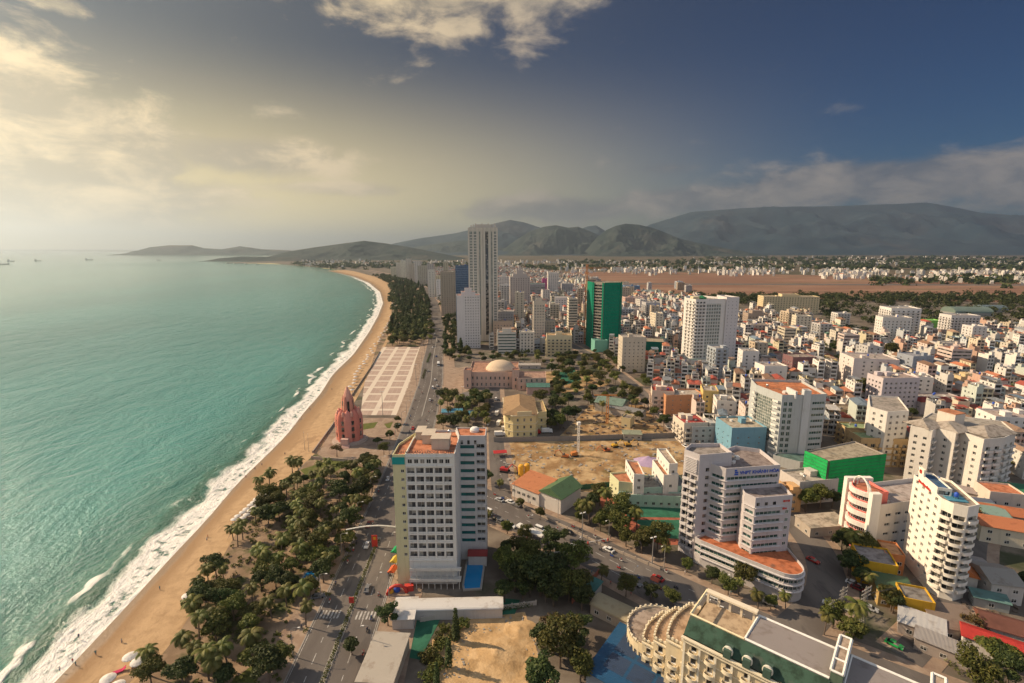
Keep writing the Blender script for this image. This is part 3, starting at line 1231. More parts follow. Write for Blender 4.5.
# building site, sand lot, courts
sheet('building_site', GP([(497, 441), (680, 441), (704, 452), (690, 474), (640, 478), (590, 492), (500, 486), (488, 470)]), M['earth'], 0.06)
sheet('building_site', GP([(590, 405), (650, 405), (672, 436), (560, 436)]), M['earth'], 0.055)
sheet('yard', GP([(536, 372), (590, 370), (610, 385), (560, 395), (535, 388)]), M['earth'], 0.05)
sheet('yard', GP([(440, 372), (468, 366), (470, 390), (440, 402)]), M['pavement'], 0.056)
sheet('yard', GP([(430, 700), (432, 640), (470, 618), (525, 612), (540, 660), (560, 700)]), M['yellowsand'], 0.06)


def court_mat(name, c):
    return two_tone(name, c, tuple(x * 0.75 for x in c), 0.3)


M['court'] = court_mat('court_green', (0.035, 0.14, 0.085))
M['courtred'] = court_mat('court_red', (0.34, 0.11, 0.07))
sheet('sports_court', GP([(596, 493), (612, 489), (688, 491), (688, 545), (660, 545), (626, 528), (604, 512)]), M['courtred'], 0.06)
sheet('sports_court', GP([(620, 505), (690, 503), (690, 518), (628, 517)]), M['court'], 0.085)
sheet('sports_court', GP([(632, 520), (690, 520), (690, 540), (660, 538)]), M['court'], 0.086)
sheet('sports_court', GP([(398, 612), (500, 598), (520, 600), (515, 614), (440, 620), (420, 660), (395, 655)]), M['court'], 0.065)
sheet('sports_pitch', GP([(558, 372), (575, 370), (582, 380), (562, 386)]), M['court'], 0.07)


def heap(name, label, cat, u, v, r, h, mat, seed, sx=1.0):
    """mound of loose material"""
    p = ground_point(u, v)
    vs, fs, n, k = [], [], 22, 9
    for j in range(k + 1):
        for i in range(n):
            a = 2 * math.pi * i / n
            q = j / k
            rr = r * q * (1 + 0.22 * mnoise.noise(Vector((math.cos(a) * 1.5, math.sin(a) * 1.5, seed))))
            z = h * (1 - q) ** 1.15 * (1 + 0.3 * mnoise.noise(Vector((math.cos(a) * q * 3, math.sin(a) * q * 3, seed + 4)))) + (0.12 * mnoise.noise(Vector((rr * math.cos(a), rr * math.sin(a), seed))) if j < k else -0.05)
            vs.append((rr * math.cos(a) * sx, rr * math.sin(a), z + 0.05))
    for j in range(k):
        for i in range(n):
            fs.append((j * n + i, j * n + (i + 1) % n, (j + 1) * n + (i + 1) % n, (j + 1) * n + i))
    me = mesh_of(name, vs, [f[::-1] for f in fs], [mat], smooth=True)
    if me.polygons[0].normal.z < 0:
        me.flip_normals()
    return tag(link(name, me, None, (p.x, p.y, 0.0)), label, cat)


heap('sand_heap', 'broad low heap of yellow sand in the fenced sand lot', 'sand heap', 497, 655, 9, 1.6, M['yellowsand'], 3)
heap('sand_heap', 'smaller sand heap beside the dark tree at the sand lot', 'sand heap', 520, 632, 6, 1.2, M['yellowsand'], 8)
heap('earth_heap', 'long earth bank beside the drilling rig on the building site', 'earth heap', 600, 455, 9, 1.5, M['earth'], 5, 1.8)
heap('earth_heap', 'low pile of ochre earth behind the green roofed hall', 'earth heap', 562, 462, 8, 1.2, M['earth'], 6, 1.5)
heap('earth_heap', 'flat earth pile between the purple tarpaulin and the rig', 'earth heap', 622, 463, 8, 1.1, M['earth'], 9, 1.5)


ORDW = {5: 'five', 6: 'six', 7: 'seven', 8: 'eight', 9: 'nine', 12: 'twelve', 15: 'fifteen'}
ORD1 = 'zeroth first second third fourth fifth sixth seventh eighth ninth tenth eleventh twelfth thirteenth fourteenth fifteenth sixteenth seventeenth eighteenth nineteenth'.split()
TENS = 'zero ten twenty thirty forty fifty sixty seventy eighty ninety'.split()
TENTH = 'zero tenth twentieth thirtieth fortieth fiftieth sixtieth seventieth eightieth ninetieth'.split()


def ordinal(n):
    if n < 20:
        return ORD1[n]
    if n < 100:
        return TENTH[n // 10] if n % 10 == 0 else TENS[n // 10] + ' ' + ORD1[n % 10]
    return 'hundred and ' + ordinal(n - 100) if n > 100 else 'hundredth'


def label_by_landmark(items, noun_of, landmarks):
    """items: [(object, point)]; each gets 'look, n-th nearest to the landmark'"""
    by = {}
    for o, p in items:
        ph, q = min(landmarks, key=lambda l: (l[1] - p).length_squared)
        by.setdefault(ph, []).append(((q - p).length, o))
    for ph, lst in by.items():
        lst.sort(key=lambda t: t[0])
        for k, (_, o) in enumerate(lst):
            tail = f', {ordinal(k + 1)} from {ph}' if k else f', nearest to {ph}'
            look = noun_of(o)
            if len((look + tail).split()) > 16:
                for w_ in ('single storey ', 'two storey ', 'three storey ', 'four storey ', 'five storey ', 'six storey ', 'walking ', 'standing ', 'riding a '):
                    look = look.replace(w_, '')
            o['label'] = look + tail



# ------------------------------------------------------------------ landmark buildings
LAND = []          # (short phrase, point) used to say where smaller things stand


def mark(phrase, p):
    LAND.append((phrase, Vector((p[0], p[1]))))


WHITE, CREAM, GREY = (0.70, 0.66, 0.60), (0.66, 0.58, 0.44), (0.42, 0.40, 0.39)
TERRA = (0.50, 0.20, 0.11)


def lettering(text, parent, loc, size, rot, mat, name='lettering', depth=0.06, bold=0.0):
    cu = bpy.data.curves.new(name, 'FONT')
    cu.body = text
    cu.size = size
    cu.extrude = depth
    cu.offset = bold
    cu.align_x = 'CENTER'
    tmp = bpy.data.objects.new(name, cu)
    COL.objects.link(tmp)
    me = bpy.data.meshes.new_from_object(tmp.evaluated_get(bpy.context.evaluated_depsgraph_get()))
    bpy.data.objects.remove(tmp)
    bpy.data.curves.remove(cu)
    me.materials.clear()
    me.materials.append(mat)
    o = link(name, me, parent, loc)
    o.rotation_euler = rot
    return o


M['loggia'] = glass_mat('loggia_glass', (0.17, 0.155, 0.135), (0.42, 0.39, 0.34), 0.3)


def seaside_hotel():
    at = (-29, 168)
    B = Building('hotel', 'tall white hotel with gridded loggias and teal striped wing beside the coast road', 'hotel', at, (0.66, 0.63, 0.58), trim=(0.72, 0.70, 0.66))
    mark('the hotel with loggias', at)
    front = V2((-35.4, 157.5), (-19.8, 157.5), (-19.0, 157.5), (-19, 172), (-21, 180), (-33.5, 180), (-35.4, 172))
    B.volume(front, 0, 47.2, {0: dict(n=5, m=0.1, w=-0.55, h=2.45, fh=3.06, base=9.6, rows=11, sill=0.4, d=0.95, style='strip', glass='loggia', part='window')}, roof=TERRA, parapet=0.8)
    side = V2((-39.6, 157.42), (-35.41, 157.42), (-35.41, 172.5), (-35.6, 178), (-37.5, 173), (-39.6, 167))
    B.volume(side, 0, 47.0, {0: dict(n=1, m=(2.4, 0.35), w=1.1, h=1.1, fh=3.06, base=9.6, rows=11, sill=1.2, d=0.25)}, color=(0.62, 0.56, 0.33), roof=TERRA, parapet=0.8, wall='wall')
    wing = V2((-18.99, 171.6), (-13.2, 171.6), (-9.5, 171.6), (-9.5, 180), (-20.9, 180))
    B.volume(wing, 0, 48.6, {0: dict(n=1, m=0.25, w=-0.2, h=1.35, fh=3.06, base=6.4, rows=13, sill=0.9, d=0.3, style='bare', glass='tealglass'),
                             1: dict(n=1, m=0.3, w=-0.1, h=1.7, fh=3.06, base=6.4, rows=13, sill=0.9, d=0.9, style='strip')}, color=(0.52, 0.50, 0.48), roof=TERRA, parapet=0.35)
    fl = B.loc(front)
    # loggia rails and slab edges, one per floor band
    for j in range(11):
        z = 9.6 + 3.06 * j
        for i in range(5):
            c = 15.6 / 5
            x = -35.4 + c * (i + 0.5) - at[0]
            b = MB()
            b.box(-c / 2 + 0.29, c / 2 - 0.29, -0.02, 0.1, 0.0, 0.55, 0)
            b.box(0.1, c / 2 - 0.45, 0.45, 0.8, 0.0, 1.9 if (i * 7 + j * 3) % 5 else 0.8, 1)
            key = ('loggia', (i * 7 + j * 3) % 5 == 0)
            if key not in _cache:
                _cache[key] = b.mesh('loggia_rail', [M['plaster'], M['dark']])
            link('loggia_rail', _cache[key], B.root, (x, 157.5 - at[1] + 0.12, z + 0.45), color=(0.66, 0.64, 0.6))
    for z, h in ((43.6, 0.5), (46.9, 0.35), (9.0, 0.45), (5.0, 0.4)):
        B.ledge(fl[0], fl[1] , z, h, 0.35, color=(0.66, 0.63, 0.58))
    # top floor windows, teal sign box, roof letters
    for i in range(7):
        x = -34.6 + i * 2.08 - at[0]
        link('window', window_mesh(1.5, 1.5, 'strip'), B.root, (x + 0.7, 157.5 - at[1] - 0.01, 44.7))
    b = MB()
    b.box(-39.75 - at[0], -35.6 - at[0], 157.2 - at[1], 157.4 - at[1], 44.4, 46.9)
    b.put('sign_band', [M['paint']], B.root, color=(0.0, 0.27, 0.26))
    lettering('NHA TRANG LODGE HOTEL', B.root, (-28.5 - at[0], 157.62 - at[1], 48.08), 1.45, (R(80), 0, 0), M['dark'])
    # roof houses
    for (x0, x1, y0, y1, z1, nm) in ((-27.5, -21.5, 163, 168, 51, 'stair_house'), (-31.5, -27.6, 168, 174, 50.4, 'lift_house'), (-34.5, -31.7, 172, 178, 50, 'roof_shed')):
        b = MB()
        b.box(x0 - at[0], x1 - at[0], y0 - at[1], y1 - at[1], 47.2, z1)
        b.box(x0 - at[0] - .3, x1 - at[0] + .3, y0 - at[1] - .3, y1 - at[1] + .3, z1, z1 + 0.25)
        b.put(nm, [M['plaster']], B.root, color=(0.52, 0.44, 0.35))
    for i in range(3):
        link('window', window_mesh(0.9, 1.5, 'bare'), B.root, (-18 + i * 2.4 - at[0], 171.6 - at[1] - 0.01, 46.1 - 0.4))
    b = MB()
    b.lathe([(1.7, 0), (1.7, 0.8), (1.2, 1.5), (0, 1.8)], (-13.8 - at[0], 177 - at[1], 48.6), 14)
    b.put('roof_pavilion', [M['white']], B.root)
    for p in ((-25, 171), (-23, 176), (-29.5, 176)):
        link('water_tank', tank_mesh(False), B.root, (p[0] - at[0], p[1] - at[1], 47.2))
    # balconies over the ground floor terraces
    for j in range(2):
        b = MB()
        z = 2.9 + 3.4 * j
        b.box(-35 - at[0], -17.5 - at[0], 154.6 - at[1] + j, 157.49 - at[1], z, z + 0.25)
        for i in range(9):
            b.box(-34.9 + 2.1 * i - at[0], -34.7 + 2.1 * i - at[0], 154.7 - at[1] + j, 154.9 - at[1] + j, z - 2.9 if j == 0 else z - 3.1, z)
        b.box(-35 - at[0], -17.5 - at[0], 154.6 - at[1] + j, 154.75 - at[1] + j, z + 0.25, z + 1.0)
        b.put('terrace', [M['plaster']], B.root, color=(0.58, 0.55, 0.5))
    b = MB()
    b.box(-16 - at[0], -9.3 - at[0], 167.5 - at[1], 171.5 - at[1], 0, 4.2)
    b.put('low_wing', [M['plaster']], B.root, color=(0.5, 0.46, 0.42))
    b = MB()
    b.gable(-16 - at[0], -9.3 - at[0], 167.5 - at[1], 171.4 - at[1], 4.22, 1.2, over=0.3)
    b.put('roof', [M['tile']], B.root, color=(0.30, 0.045, 0.04))
    B.finish()
    FOOT.append([(-40, 150), (-5, 150), (-5, 181), (-40, 181)])


seaside_hotel()


def office_tower():
    at = (84, 178)
    B = Building('office_tower', 'tall lilac grey office tower with ribbon windows, blue roof sign and orange podium roof', 'office tower', at, (0.52, 0.475, 0.47), trim=(0.60, 0.56, 0.55))
    mark('the lilac grey office tower', at)
    A = V2((64.2, 177.5), (68.0, 172.2), (80.8, 174.6), (79.8, 183.5), (68.5, 183.1))
    strip = dict(n=1, m=0.5, w=-0.2, h=1.25, fh=3.05, sill=1.0, d=0.3, style='strip', glass='greenglass')
    rib = dict(strip, ledge=[3.05 * k + 0.6 for k in range(3, 12)], ld=0.5, lh=0.22)
    B.volume(A, 0, 40.0, {0: dict(n=2, m=0.3, w=-0.5, h=1.9, fh=3.05, rows=10, sill=0.3, base=3, d=0.7, style='strip', balc=(-0.25, 0.9, True, 0.9)),
                          1: dict(n=1, m=(2.2, 8.2), w=1.5, h=1.5, fh=3.05, rows=12, sill=1.0, d=0.3, style='bare')}, parapet=1.4, roof=(0.30, 0.26, 0.23))
    b = MB()
    for k in range(9):
        e = (A[1] - A[0])
        p0, p1 = A[0].lerp(A[1], 0.08) - Vector(at), A[0].lerp(A[1], 0.9) - Vector(at)
        d = (p1 - p0).normalized()
        n = Vector((d.y, -d.x))
        q = [p0 + n * .003, p1 + n * .003, p1 + n * 0.5, p0 + n * 0.5][::-1]
        b.prism([(v.x, v.y) for v in ccw(q)], 34.0 + k * 0.62, 34.25 + k * 0.62)
    b.put('sun_louvre', [M['plaster']], B.root, color=(0.6, 0.56, 0.55))
    Bp = V2((72.6, 173.1), (76.4, 168.8), (97.3, 171.9), (97.1, 186.5), (88.9, 190), (79.6, 184.0), (80.6, 174.9))
    Cp = V2((81.7, 164.7), (83.8, 160.9), (97.7, 163.0), (98.3, 171.8), (82.5, 169.6))
    low = dict(strip, rows=11, base=1.5)
    B.volume(Bp, 0, 36.2, {0: low, 1: low}, parapet=1.5, roof=(0.26, 0.21, 0.19))
    B.volume(Cp, 0, 29.4, {0: dict(low, rows=8), 1: dict(strip, n=1, m=(0.5, 4.0), rows=8, base=1.5)}, parapet=1.2, roof=(0.28, 0.23, 0.21))
    for poly, k0, n in ((Bp, 3, 11), (Cp, 3, 9)):
        pl = B.loc(poly)
        for (i, t0, t1) in ((0, 0, 1), (1, 0, 0.8)):
            for k in range(k0, n):
                a, c = pl[i].lerp(pl[i + 1], t0), pl[i].lerp(pl[i + 1], t1)
                B.ledge(a, c, 1.5 + 3.05 * k + 0.72, 0.2, 0.45, name='sun_louvre')
    for (poly, t, rows) in ((Bp, 0.9, (10, 11)), (Cp, 0.88, range(4, 9))):
        pl = B.loc(poly)
        a, c = pl[1], pl[2]
        d = (c - a).normalized()
        for k in rows:
            p = a.lerp(c, t) + Vector((d.y, -d.x)) * 0.02
            link('window', window_mesh(1.3, 1.3, 'plain', 'greenglass'), B.root, (p.x, p.y, 1.5 + 3.05 * (k - 1) + 1), math.atan2(d.y, d.x))
    pl = B.loc(Cp)
    for t in (0.08, 0.3, 0.52):
        a, c = pl[1], pl[2]
        d = (c - a).normalized()
        p = a.lerp(c, t) + Vector((d.y, -d.x)) * 0.02
        link('window', window_mesh(1.2, 1.2, 'bare'), B.root, (p.x, p.y, 27.4), math.atan2(d.y, d.x))
    # sign
    pl = B.loc(Bp)
    a, c = pl[1], pl[2]
    d = (c - a).normalized()
    rz = math.atan2(d.y, d.x)
    p = a.lerp(c, 0.62) + Vector((d.y, -d.x)) * 0.1
    lettering('VNPT KHÁNH HÒA', B.root, (p.x, p.y, 35.1), 1.75, (R(90), 0, rz), M['bluepaint'], bold=0.03)
    b = MB()
    for k, (x, w) in enumerate(((0, 1.5), (0.25, 1.2), (0.1, 0.9))):
        b.box(x - 0.75, x - 0.75 + w, -0.05, 0.05, 0.1 + k * 0.75, 0.65 + k * 0.75)
    p = a.lerp(c, 0.19) + Vector((d.y, -d.x)) * 0.1
    b.put('emblem', [M['bluepaint']], B.root, (p.x, p.y, 34.8), rz)
    p = pl[0]
    a, c = B.loc(Cp)[1:3]
    p = a.lerp(c, 0.83) + Vector((d.y, -d.x)) * 0.1
    for z in (28.2, 25.4):
        b = MB()
        b.box(-1.1, -0.3, -.05, .05, 0, 0.7)
        b.box(-0.1, 0.5, -.05, .05, 0.1, 0.6)
        if z > 27:
            b.box(0.7, 1.4, -.05, .05, 0, 0.7)
        b.put('sign_mark', [M['red']], B.root, (p.x, p.y, z), rz)
    # podium along the street with its rounded end
    arc = [Vector((92.2 + 5.6 * math.cos(t), 154.0 + 5.8 * math.sin(t))) for t in (R(-135 + 15 * k) for k in range(10))]
    Pd = V2((67.6, 170.3), (69.0, 168.0), (80.0, 157.5)) + arc + V2((98.2, 162.9), (97.8, 172.4), (76, 168.6), (72.4, 173.0))
    sp = dict(n=1, m=0.05, w=-0.05, h=1.3, fh=2.4, base=3.6, rows=2, sill=0.6, d=0.4, style='strip', glass='greenglass')
    specs = {i: sp for i in range(0, 14)}
    B.volume(Pd, 0, 9.2, specs, parapet=0.9, roof=(0.45, 0.15, 0.07), wall='podium_wall', roofname='podium_roof', color=(0.5, 0.46, 0.44))
    pl = B.loc(Pd)
    for i in range(1, 13):
        for z in (3.5, 5.9, 8.5):
            B.ledge(pl[i], pl[i + 1], z, 0.3, 0.5, name='podium_band')
    clutter(B, Bp, 36.2, 4, 5, tanks=False)
    b = MB()
    for k in range(9):
        b.box(-14 + k * 1.5, -13.2 + k * 1.5, 0, 0.5, 0, 0.8)
    b.put('roof_fin', [M['plaster']], B.root, (A[1].x - at[0] + 15, A[1].y - at[1] + 3, 40), 0.2, color=(0.5, 0.46, 0.45))
    B.finish()


office_tower()


def white_tower():
    at = (148, 160)
    B = Building('apartment_tower', 'slim bright white tower with rounded balconies and red roof sign', 'tower', at, (0.80, 0.74, 0.64))
    mark('the slim white tower', at)
    P = V2((146.4, 172), (141.6, 154.2), (142.6, 150.6), (145.5, 148.6), (150.5, 150.2), (156, 167), (153, 172.5))
    win = dict(n=4, m=(0.9, 0.5), w=1.7, h=1.3, fh=2.75, base=3.2, rows=11, sill=0.9, d=0.35)
    bal = dict(n=1, m=0.2, w=-0.2, h=2.0, fh=2.75, base=3.2, rows=10, sill=0.15, d=0.9, balc=(-0.02, 0.8, True, 0.95, 0.3), bz=-0.02)
    B.volume(P, 0, 33.2, {0: win, 1: bal, 2: bal, 3: dict(bal, m=0.5)}, parapet=0.7, roof=(0.33, 0.27, 0.22))
    up = V2((145.9, 169.5), (142.7, 157.6), (146.5, 156.2), (150, 168.2))
    B.volume(up, 33.2, 35.6, {1: dict(n=1, m=.3, w=-.2, h=1.5, rows=1, sill=.4)}, parapet=0.5, roof=(0.06, 0.12, 0.22), wall='roof_storey', foot=False)
    sg = V2((145.2, 169.0), (144.3, 165.6), (144.8, 165.4), (145.7, 168.8))
    B.volume(sg, 36.1, 38.6, None, parapet=0.0, wall='sign_board', foot=False, roof=None)
    pl = B.loc(P)
    d = (pl[1] - pl[0]).normalized()
    rz = math.atan2(d.y, d.x)
    p = pl[0].lerp(pl[1], 0.42) + Vector((d.y, -d.x)) * 0.12
    b = MB()
    b.box(-4.2, 4.2, -0.06, 0.06, 0, 0.2)
    b.put('sign_rail', [M['red']], B.root, (p.x, p.y, 32.9), rz)
    b = MB()
    for k in range(9):
        b.box(-4 + k * 0.92, -3.35 + k * 0.92, -0.06, 0.06, 0.25, 1.05 - 0.15 * (k % 3))
    b.put('sign_mark', [M['red']], B.root, (p.x, p.y, 32.9), rz)
    p = B.loc(sg)[0].lerp(B.loc(sg)[1], 0.5) + Vector((d.y, -d.x)) * 0.1
    b = MB()
    b.lathe([(0.75, 0), (0.75, 0.1), (0.5, 0.1), (0.5, 0.0)], n=16)
    o = b.put('emblem', [M['red']], B.root, (p.x, p.y, 37.3))
    o.rotation_euler = (R(90), 0, rz)
    b = MB()
    b.obox((0, 0, 0), (6.5, 5.5, 0.3), rz)
    b.put('pool_deck', [M['paint']], B.root, (147 - at[0], 156 - at[1], 33.25), color=(0.08, 0.25, 0.33))
    clutter(B, P, 33.2, 5, 3)
    B.finish()


white_tower()


def curved_store():
    at = (150, 186)
    B = Building('store_building', 'red and white building with bulging banded front and arched roof frame', 'store', at, (0.62, 0.56, 0.50), trim=(0.76, 0.71, 0.64))
    mark('the red and white banded building', at)
    n = 10
    a, c = Vector((134.6, 186.6)), Vector((135.4, 176.6))
    arc = []
    for i in range(n + 1):
        t = i / n
        p = a.lerp(c, t) + Vector((-1, 0)) * 2.6 * math.sin(math.pi * t)
        arc.append(p)
    core = [Vector((140.8, 188.5)), Vector((136, 188.4))] + arc + [Vector((135.4, 175.6)), Vector((142.4, 177.2))]
    core = arc + [Vector((142.6, 177.6)), Vector((141.5, 188.2))]
    gl = dict(n=1, m=0.0, w=-0.02, h=2.0, fh=4.2, base=3.0, rows=5, sill=0.5, d=0.25, style='strip')
    B.volume(core, 0, 23.4, {i: gl for i in range(n)}, parapet=0.9, roof=(0.45, 0.17, 0.10), color=(0.72, 0.2, 0.17))
    for j in range(6):
        b = MB()
        z = 1.2 + 4.2 * j
        o = [p - Vector(at) for p in arc]
        q = o[::-1] + [p + Vector((-0.9, 0)) for p in o]
        poly = [(p.x + 0.0, p.y) for p in o] + [(p.x - 0.9, p.y) for p in o[::-1]]
        b.prism([(p.x, p.y) for p in ccw(poly)], z, z + 1.75)
        b.put('white_band', [M['plaster']], B.root, color=(0.80, 0.74, 0.66))
    for y0, y1, x in ((187.2, 189.2, 133.2), (173.8, 175.8, 133.9)):
        b = MB()
        b.box(x - at[0], (143.5 if y0 > 180 else 137.4) - at[0], y0 - at[1], y1 - at[1], 0, 25.2)
        b.put('end_wall', [M['plaster']], B.root, color=(0.78, 0.72, 0.64))
    FOOT.append([(132, 174), (144, 174), (144, 190), (132, 190)])
    rear = V2((137.42, 174.4), (167, 181.2), (172, 198), (143.5, 192), (143.5, 178.2), (137.42, 177.0))
    B.volume(rear, 0, 19.0, {0: dict(n=6, m=(2.5, 0.8), w=2.6, h=1.2, fh=3.9, rows=4, sill=1.6, base=2, d=0.3, style='strip')}, parapet=1.6, roof=(0.42, 0.35, 0.31), wall='wall')
    pts = [(0, -4.2 * math.cos(t) , 2.6 + 4.4 * math.sin(t)) for t in (math.pi * k / 14 for k in range(15))]
    for dy in (0.0, 1.1):
        b = MB()
        b.tube([(p[0] + dy, p[1] * (1 - 0.1 * dy), p[2] * (1 - 0.1 * dy)) for p in pts], 0.3, 6)
        b.put('roof_arch', [M['plaster']], B.root, (134.8 - at[0], 181.6 - at[1], 21.3), color=(0.75, 0.7, 0.62))
    b = MB()
    b.box(-0.4, 0.1, -6.2, 6.2, 0, 2.2)
    B.finish()


curved_store()


def curtain_wall_tower():
    at = (154, 274)
    B = Building('glass_office', 'grey green glass office block with broad curtain wall and orange roof', 'office block', at, (0.44, 0.46, 0.45), trim=(0.70, 0.67, 0.62))
    mark('the grey green glass office block', at)
    main = V2((140.0, 279.3), (144.3, 259.4), (147.5, 258.8), (152.0, 258.9), (152.0, 262), (168, 263.5), (170, 290), (146, 291))
    main = V2((140.0, 280.3), (144.4, 260.0), (154.0, 259.4), (169, 261.5), (171.5, 290), (143, 293))
    B.volume(main, 0, 36.6, {0: dict(n=1, m=(0.7, 6.4), w=-0.2, h=24.5, rows=1, base=8.8, sill=0.3, d=0.12, style='grid', glass='curtain'),
                             1: dict(n=2, m=(0.8, 3.4), w=1.8, h=2.2, fh=3.35, rows=10, sill=0.5, base=1, d=0.25, style='strip', glass='greenglass'),
                             2: dict(n=1, m=(7.2, 0.5), w=-0.2, h=1.5, fh=3.35, rows=10, sill=1.1, base=1, d=0.3, style='strip', glass='greenglass', )}, parapet=1.4, roof=(0.50, 0.19, 0.09))
    pl = B.loc(main)
    d = (pl[1] - pl[0]).normalized()
    rz = math.atan2(d.y, d.x)
    for j in range(10):
        p = pl[0].lerp(pl[1], 0.84) + Vector((d.y, -d.x)) * 0.02
        link('balcony', balcony_mesh(4.4, 1.3, True), B.root, (p.x, p.y, 3.0 + 3.35 * j), rz, (0.72, 0.69, 0.64))
        p = pl[0].lerp(pl[1], 0.02) + Vector((d.y, -d.x)) * 0.02
        link('balcony', balcony_mesh(2.0, 1.6, True), B.root, (p.x, p.y, 3.0 + 3.35 * j), rz, (0.72, 0.69, 0.64))
    fin = V2((155.5, 259.2), (158.8, 258.2), (159.4, 262.5), (156.0, 262.4))
    B.volume(fin, 0, 40.5, None, parapet=0.1, color=(0.55, 0.56, 0.56), wall='fin_wall', roof=GREY, foot=False)
    slab = V2((150.6, 258.6), (151.6, 258.6), (151.6, 268), (150.6, 268))
    B.volume(slab, 36.0, 40.0, None, parapet=0.1, color=(0.6, 0.6, 0.58), wall='fin_wall', roof=GREY, foot=False)
    b = MB()
    b.box(0, 24, 0, 10, 0, 4.5)
    B.volume(V2((140.5, 256), (150, 247), (166, 250), (168, 261), (144, 259)), 0, 5, None, parapet=0.6, roof=(0.10, 0.16, 0.14), color=(0.42, 0.42, 0.40), wall='podium_wall', roofname='podium_roof')
    clutter(B, main, 36.6, 4, 8)
    B.finish()


curtain_wall_tower()


def netted(name, label, cat, poly, H, green, phrase, band=3.0, opened=()):
    at = sum(poly, Vector((0, 0))) / len(poly)
    B = Building(name, label, cat, at, (0.33, 0.29, 0.25))
    mark(phrase, at)
    B.volume(poly, 0, H - 1.2, {i: dict(n=1, m=.4, w=-.2, h=2.5, fh=band, sill=.5, d=1.5, style='bare') for i, _ in opened}, parapet=0.6, roof=(0.35, 0.30, 0.22), wall='concrete_frame')
    pl = B.loc(ccw(poly))
    n = len(pl)
    r = random.Random(7)
    for i in range(n):
        if not B.faces_viewer(pl[i], pl[(i + 1) % n]):
            continue
        a, c = pl[i], pl[(i + 1) % n]
        L = (c - a).length
        e = (c - a) / L
        nn = Vector((e.y, -e.x))
        k = max(2, int(L / 2.2))
        rows = max(2, int(H / band))
        vs, fs = [], []
        for j in range(rows + 1):
            for q in range(k + 1):
                p = a + e * (L * q / k) + nn * (0.7 + 0.16 * r.uniform(-1, 1) * (0 < q < k))
                vs.append((p.x, p.y, H * j / rows))
        for j in range(rows):
            for q in range(k):
                if (i, q) in opened and j > 1:
                    continue
                s = j * (k + 1) + q
                fs.append((s, s + 1, s + k + 2, s + k + 1))
        link('safety_net', mesh_of('safety_net', vs, fs, [M['net']], smooth=True), B.root, color=green)
        b = MB()
        for j in range(1, rows + 1):
            z = H * j / rows
            p, q = a + nn * 0.86, c + nn * 0.86
            b.tube([(p.x, p.y, z), (q.x, q.y, z)], 0.07, 4)
        b.put('scaffold_rail', [M['dark']], B.root)
    B.finish()
    return B


def net_mat():
    m, T, b = material('safety_net', 0.8, 0.2)
    c = tinted(T)
    p = T.pos()
    s = T.n('ShaderNodeSeparateXYZ')
    T.put(s.inputs[0], p)
    k = T.m('FRACT', T.m('MULTIPLY', s.outputs[2], 1 / 1.6))
    f = T.m('MULTIPLY', T.step(k, 0.85, 0.95), 0.25)
    f = T.m('ADD', f, T.step(T.noise(T.vmul(p, (1, 1, 0.35)), 0.4, 5, 0.6), 0.5, 0.75, 0, 0.45), clamp=True)
    T.put(b.inputs['Base Color'], T.mix(f, c, T.mix(1.0, c, (0.35, 0.4, 0.4), 'MULTIPLY')))
    bump(T, b, T.noise(p, 0.45, 5, 0.65), 0.9, 0.7)
    return m


M['net'] = net_mat()
netted('netted_building', 'low building site wrapped in vivid green safety netting', 'building site', V2((140.6, 228.1), (144.5, 216.5), (176, 224.5), (172.6, 241)), 20.0, (0.02, 0.40, 0.10), 'the vivid green netted block', 1.6)
netted('netted_tower', 'tall tower under construction wrapped in dark green netting', 'tower', V2((89.6, 598.3), (92.5, 578), (103, 566), (122, 572), (128, 590), (112, 606)), 77, (0.0, 0.20, 0.115), 'the dark green netted tower', 3.4, opened=[(1, k) for k in range(1, 6)])
netted('netted_building', 'small squat block wrapped in dark green netting among white houses', 'building site', V2((140, 520), (158, 516), (164, 540), (146, 545)), 19, (0.0, 0.12, 0.085), 'the small dark green netted block', 3)


def tower_crane():
    p = Vector((89, 604))
    t = thing('tower_crane', 'orange tower crane standing behind the dark green netted tower', 'crane', (p.x, p.y, 0))
    m = M['crane']
    b = MB()
    for x in (-0.9, 0.9):
        for y in (-0.9, 0.9):
            b.box(x - .3, x + .3, y - .3, y + .3, 0, 96)
    for k in range(32):
        b.box(-0.9, 0.9, -0.95, -0.8, 3 * k, 3 * k + 0.18)
        b.tube([(-0.9, -0.9, 3 * k), (0.9, -0.9, 3 * k + 3)], 0.09, 4)
        b.tube([(-0.9, 0.9, 3 * k + 3), (-0.9, -0.9, 3 * k)], 0.09, 4)
    b.put('mast', [m], t)
    b = MB()
    b.box(-14, 30, -0.15, 0.15, 91, 91.3)
    b.box(-14, 30, 0.9, 1.1, 91, 91.3)
    b.box(-6, 26, 0.4, 0.6, 92.4, 92.6)
    for k in range(22):
        b.tube([(-14 + 2 * k, 0, 91.1), (-13 + 2 * k, 0.5, 92.5)], 0.08, 4)
        b.tube([(-13 + 2 * k, 0.5, 92.5), (-12 + 2 * k, 0, 91.1)], 0.08, 4)
    b.put('jib', [m], t, rz=R(15))
    b = MB()
    b.box(-13.5, -10.5, -0.4, 1.4, 88.6, 91)
    b.put('counterweight', [M['concrete']], t, rz=R(15))
    b = MB()
    b.box(0.9, 2.6, -1, 1, 88, 90.6)
    b.put('cab', [M['white']], t)


M['crane'] = plain('crane_orange', (0.55, 0.20, 0.04), 0.5)
tower_crane()


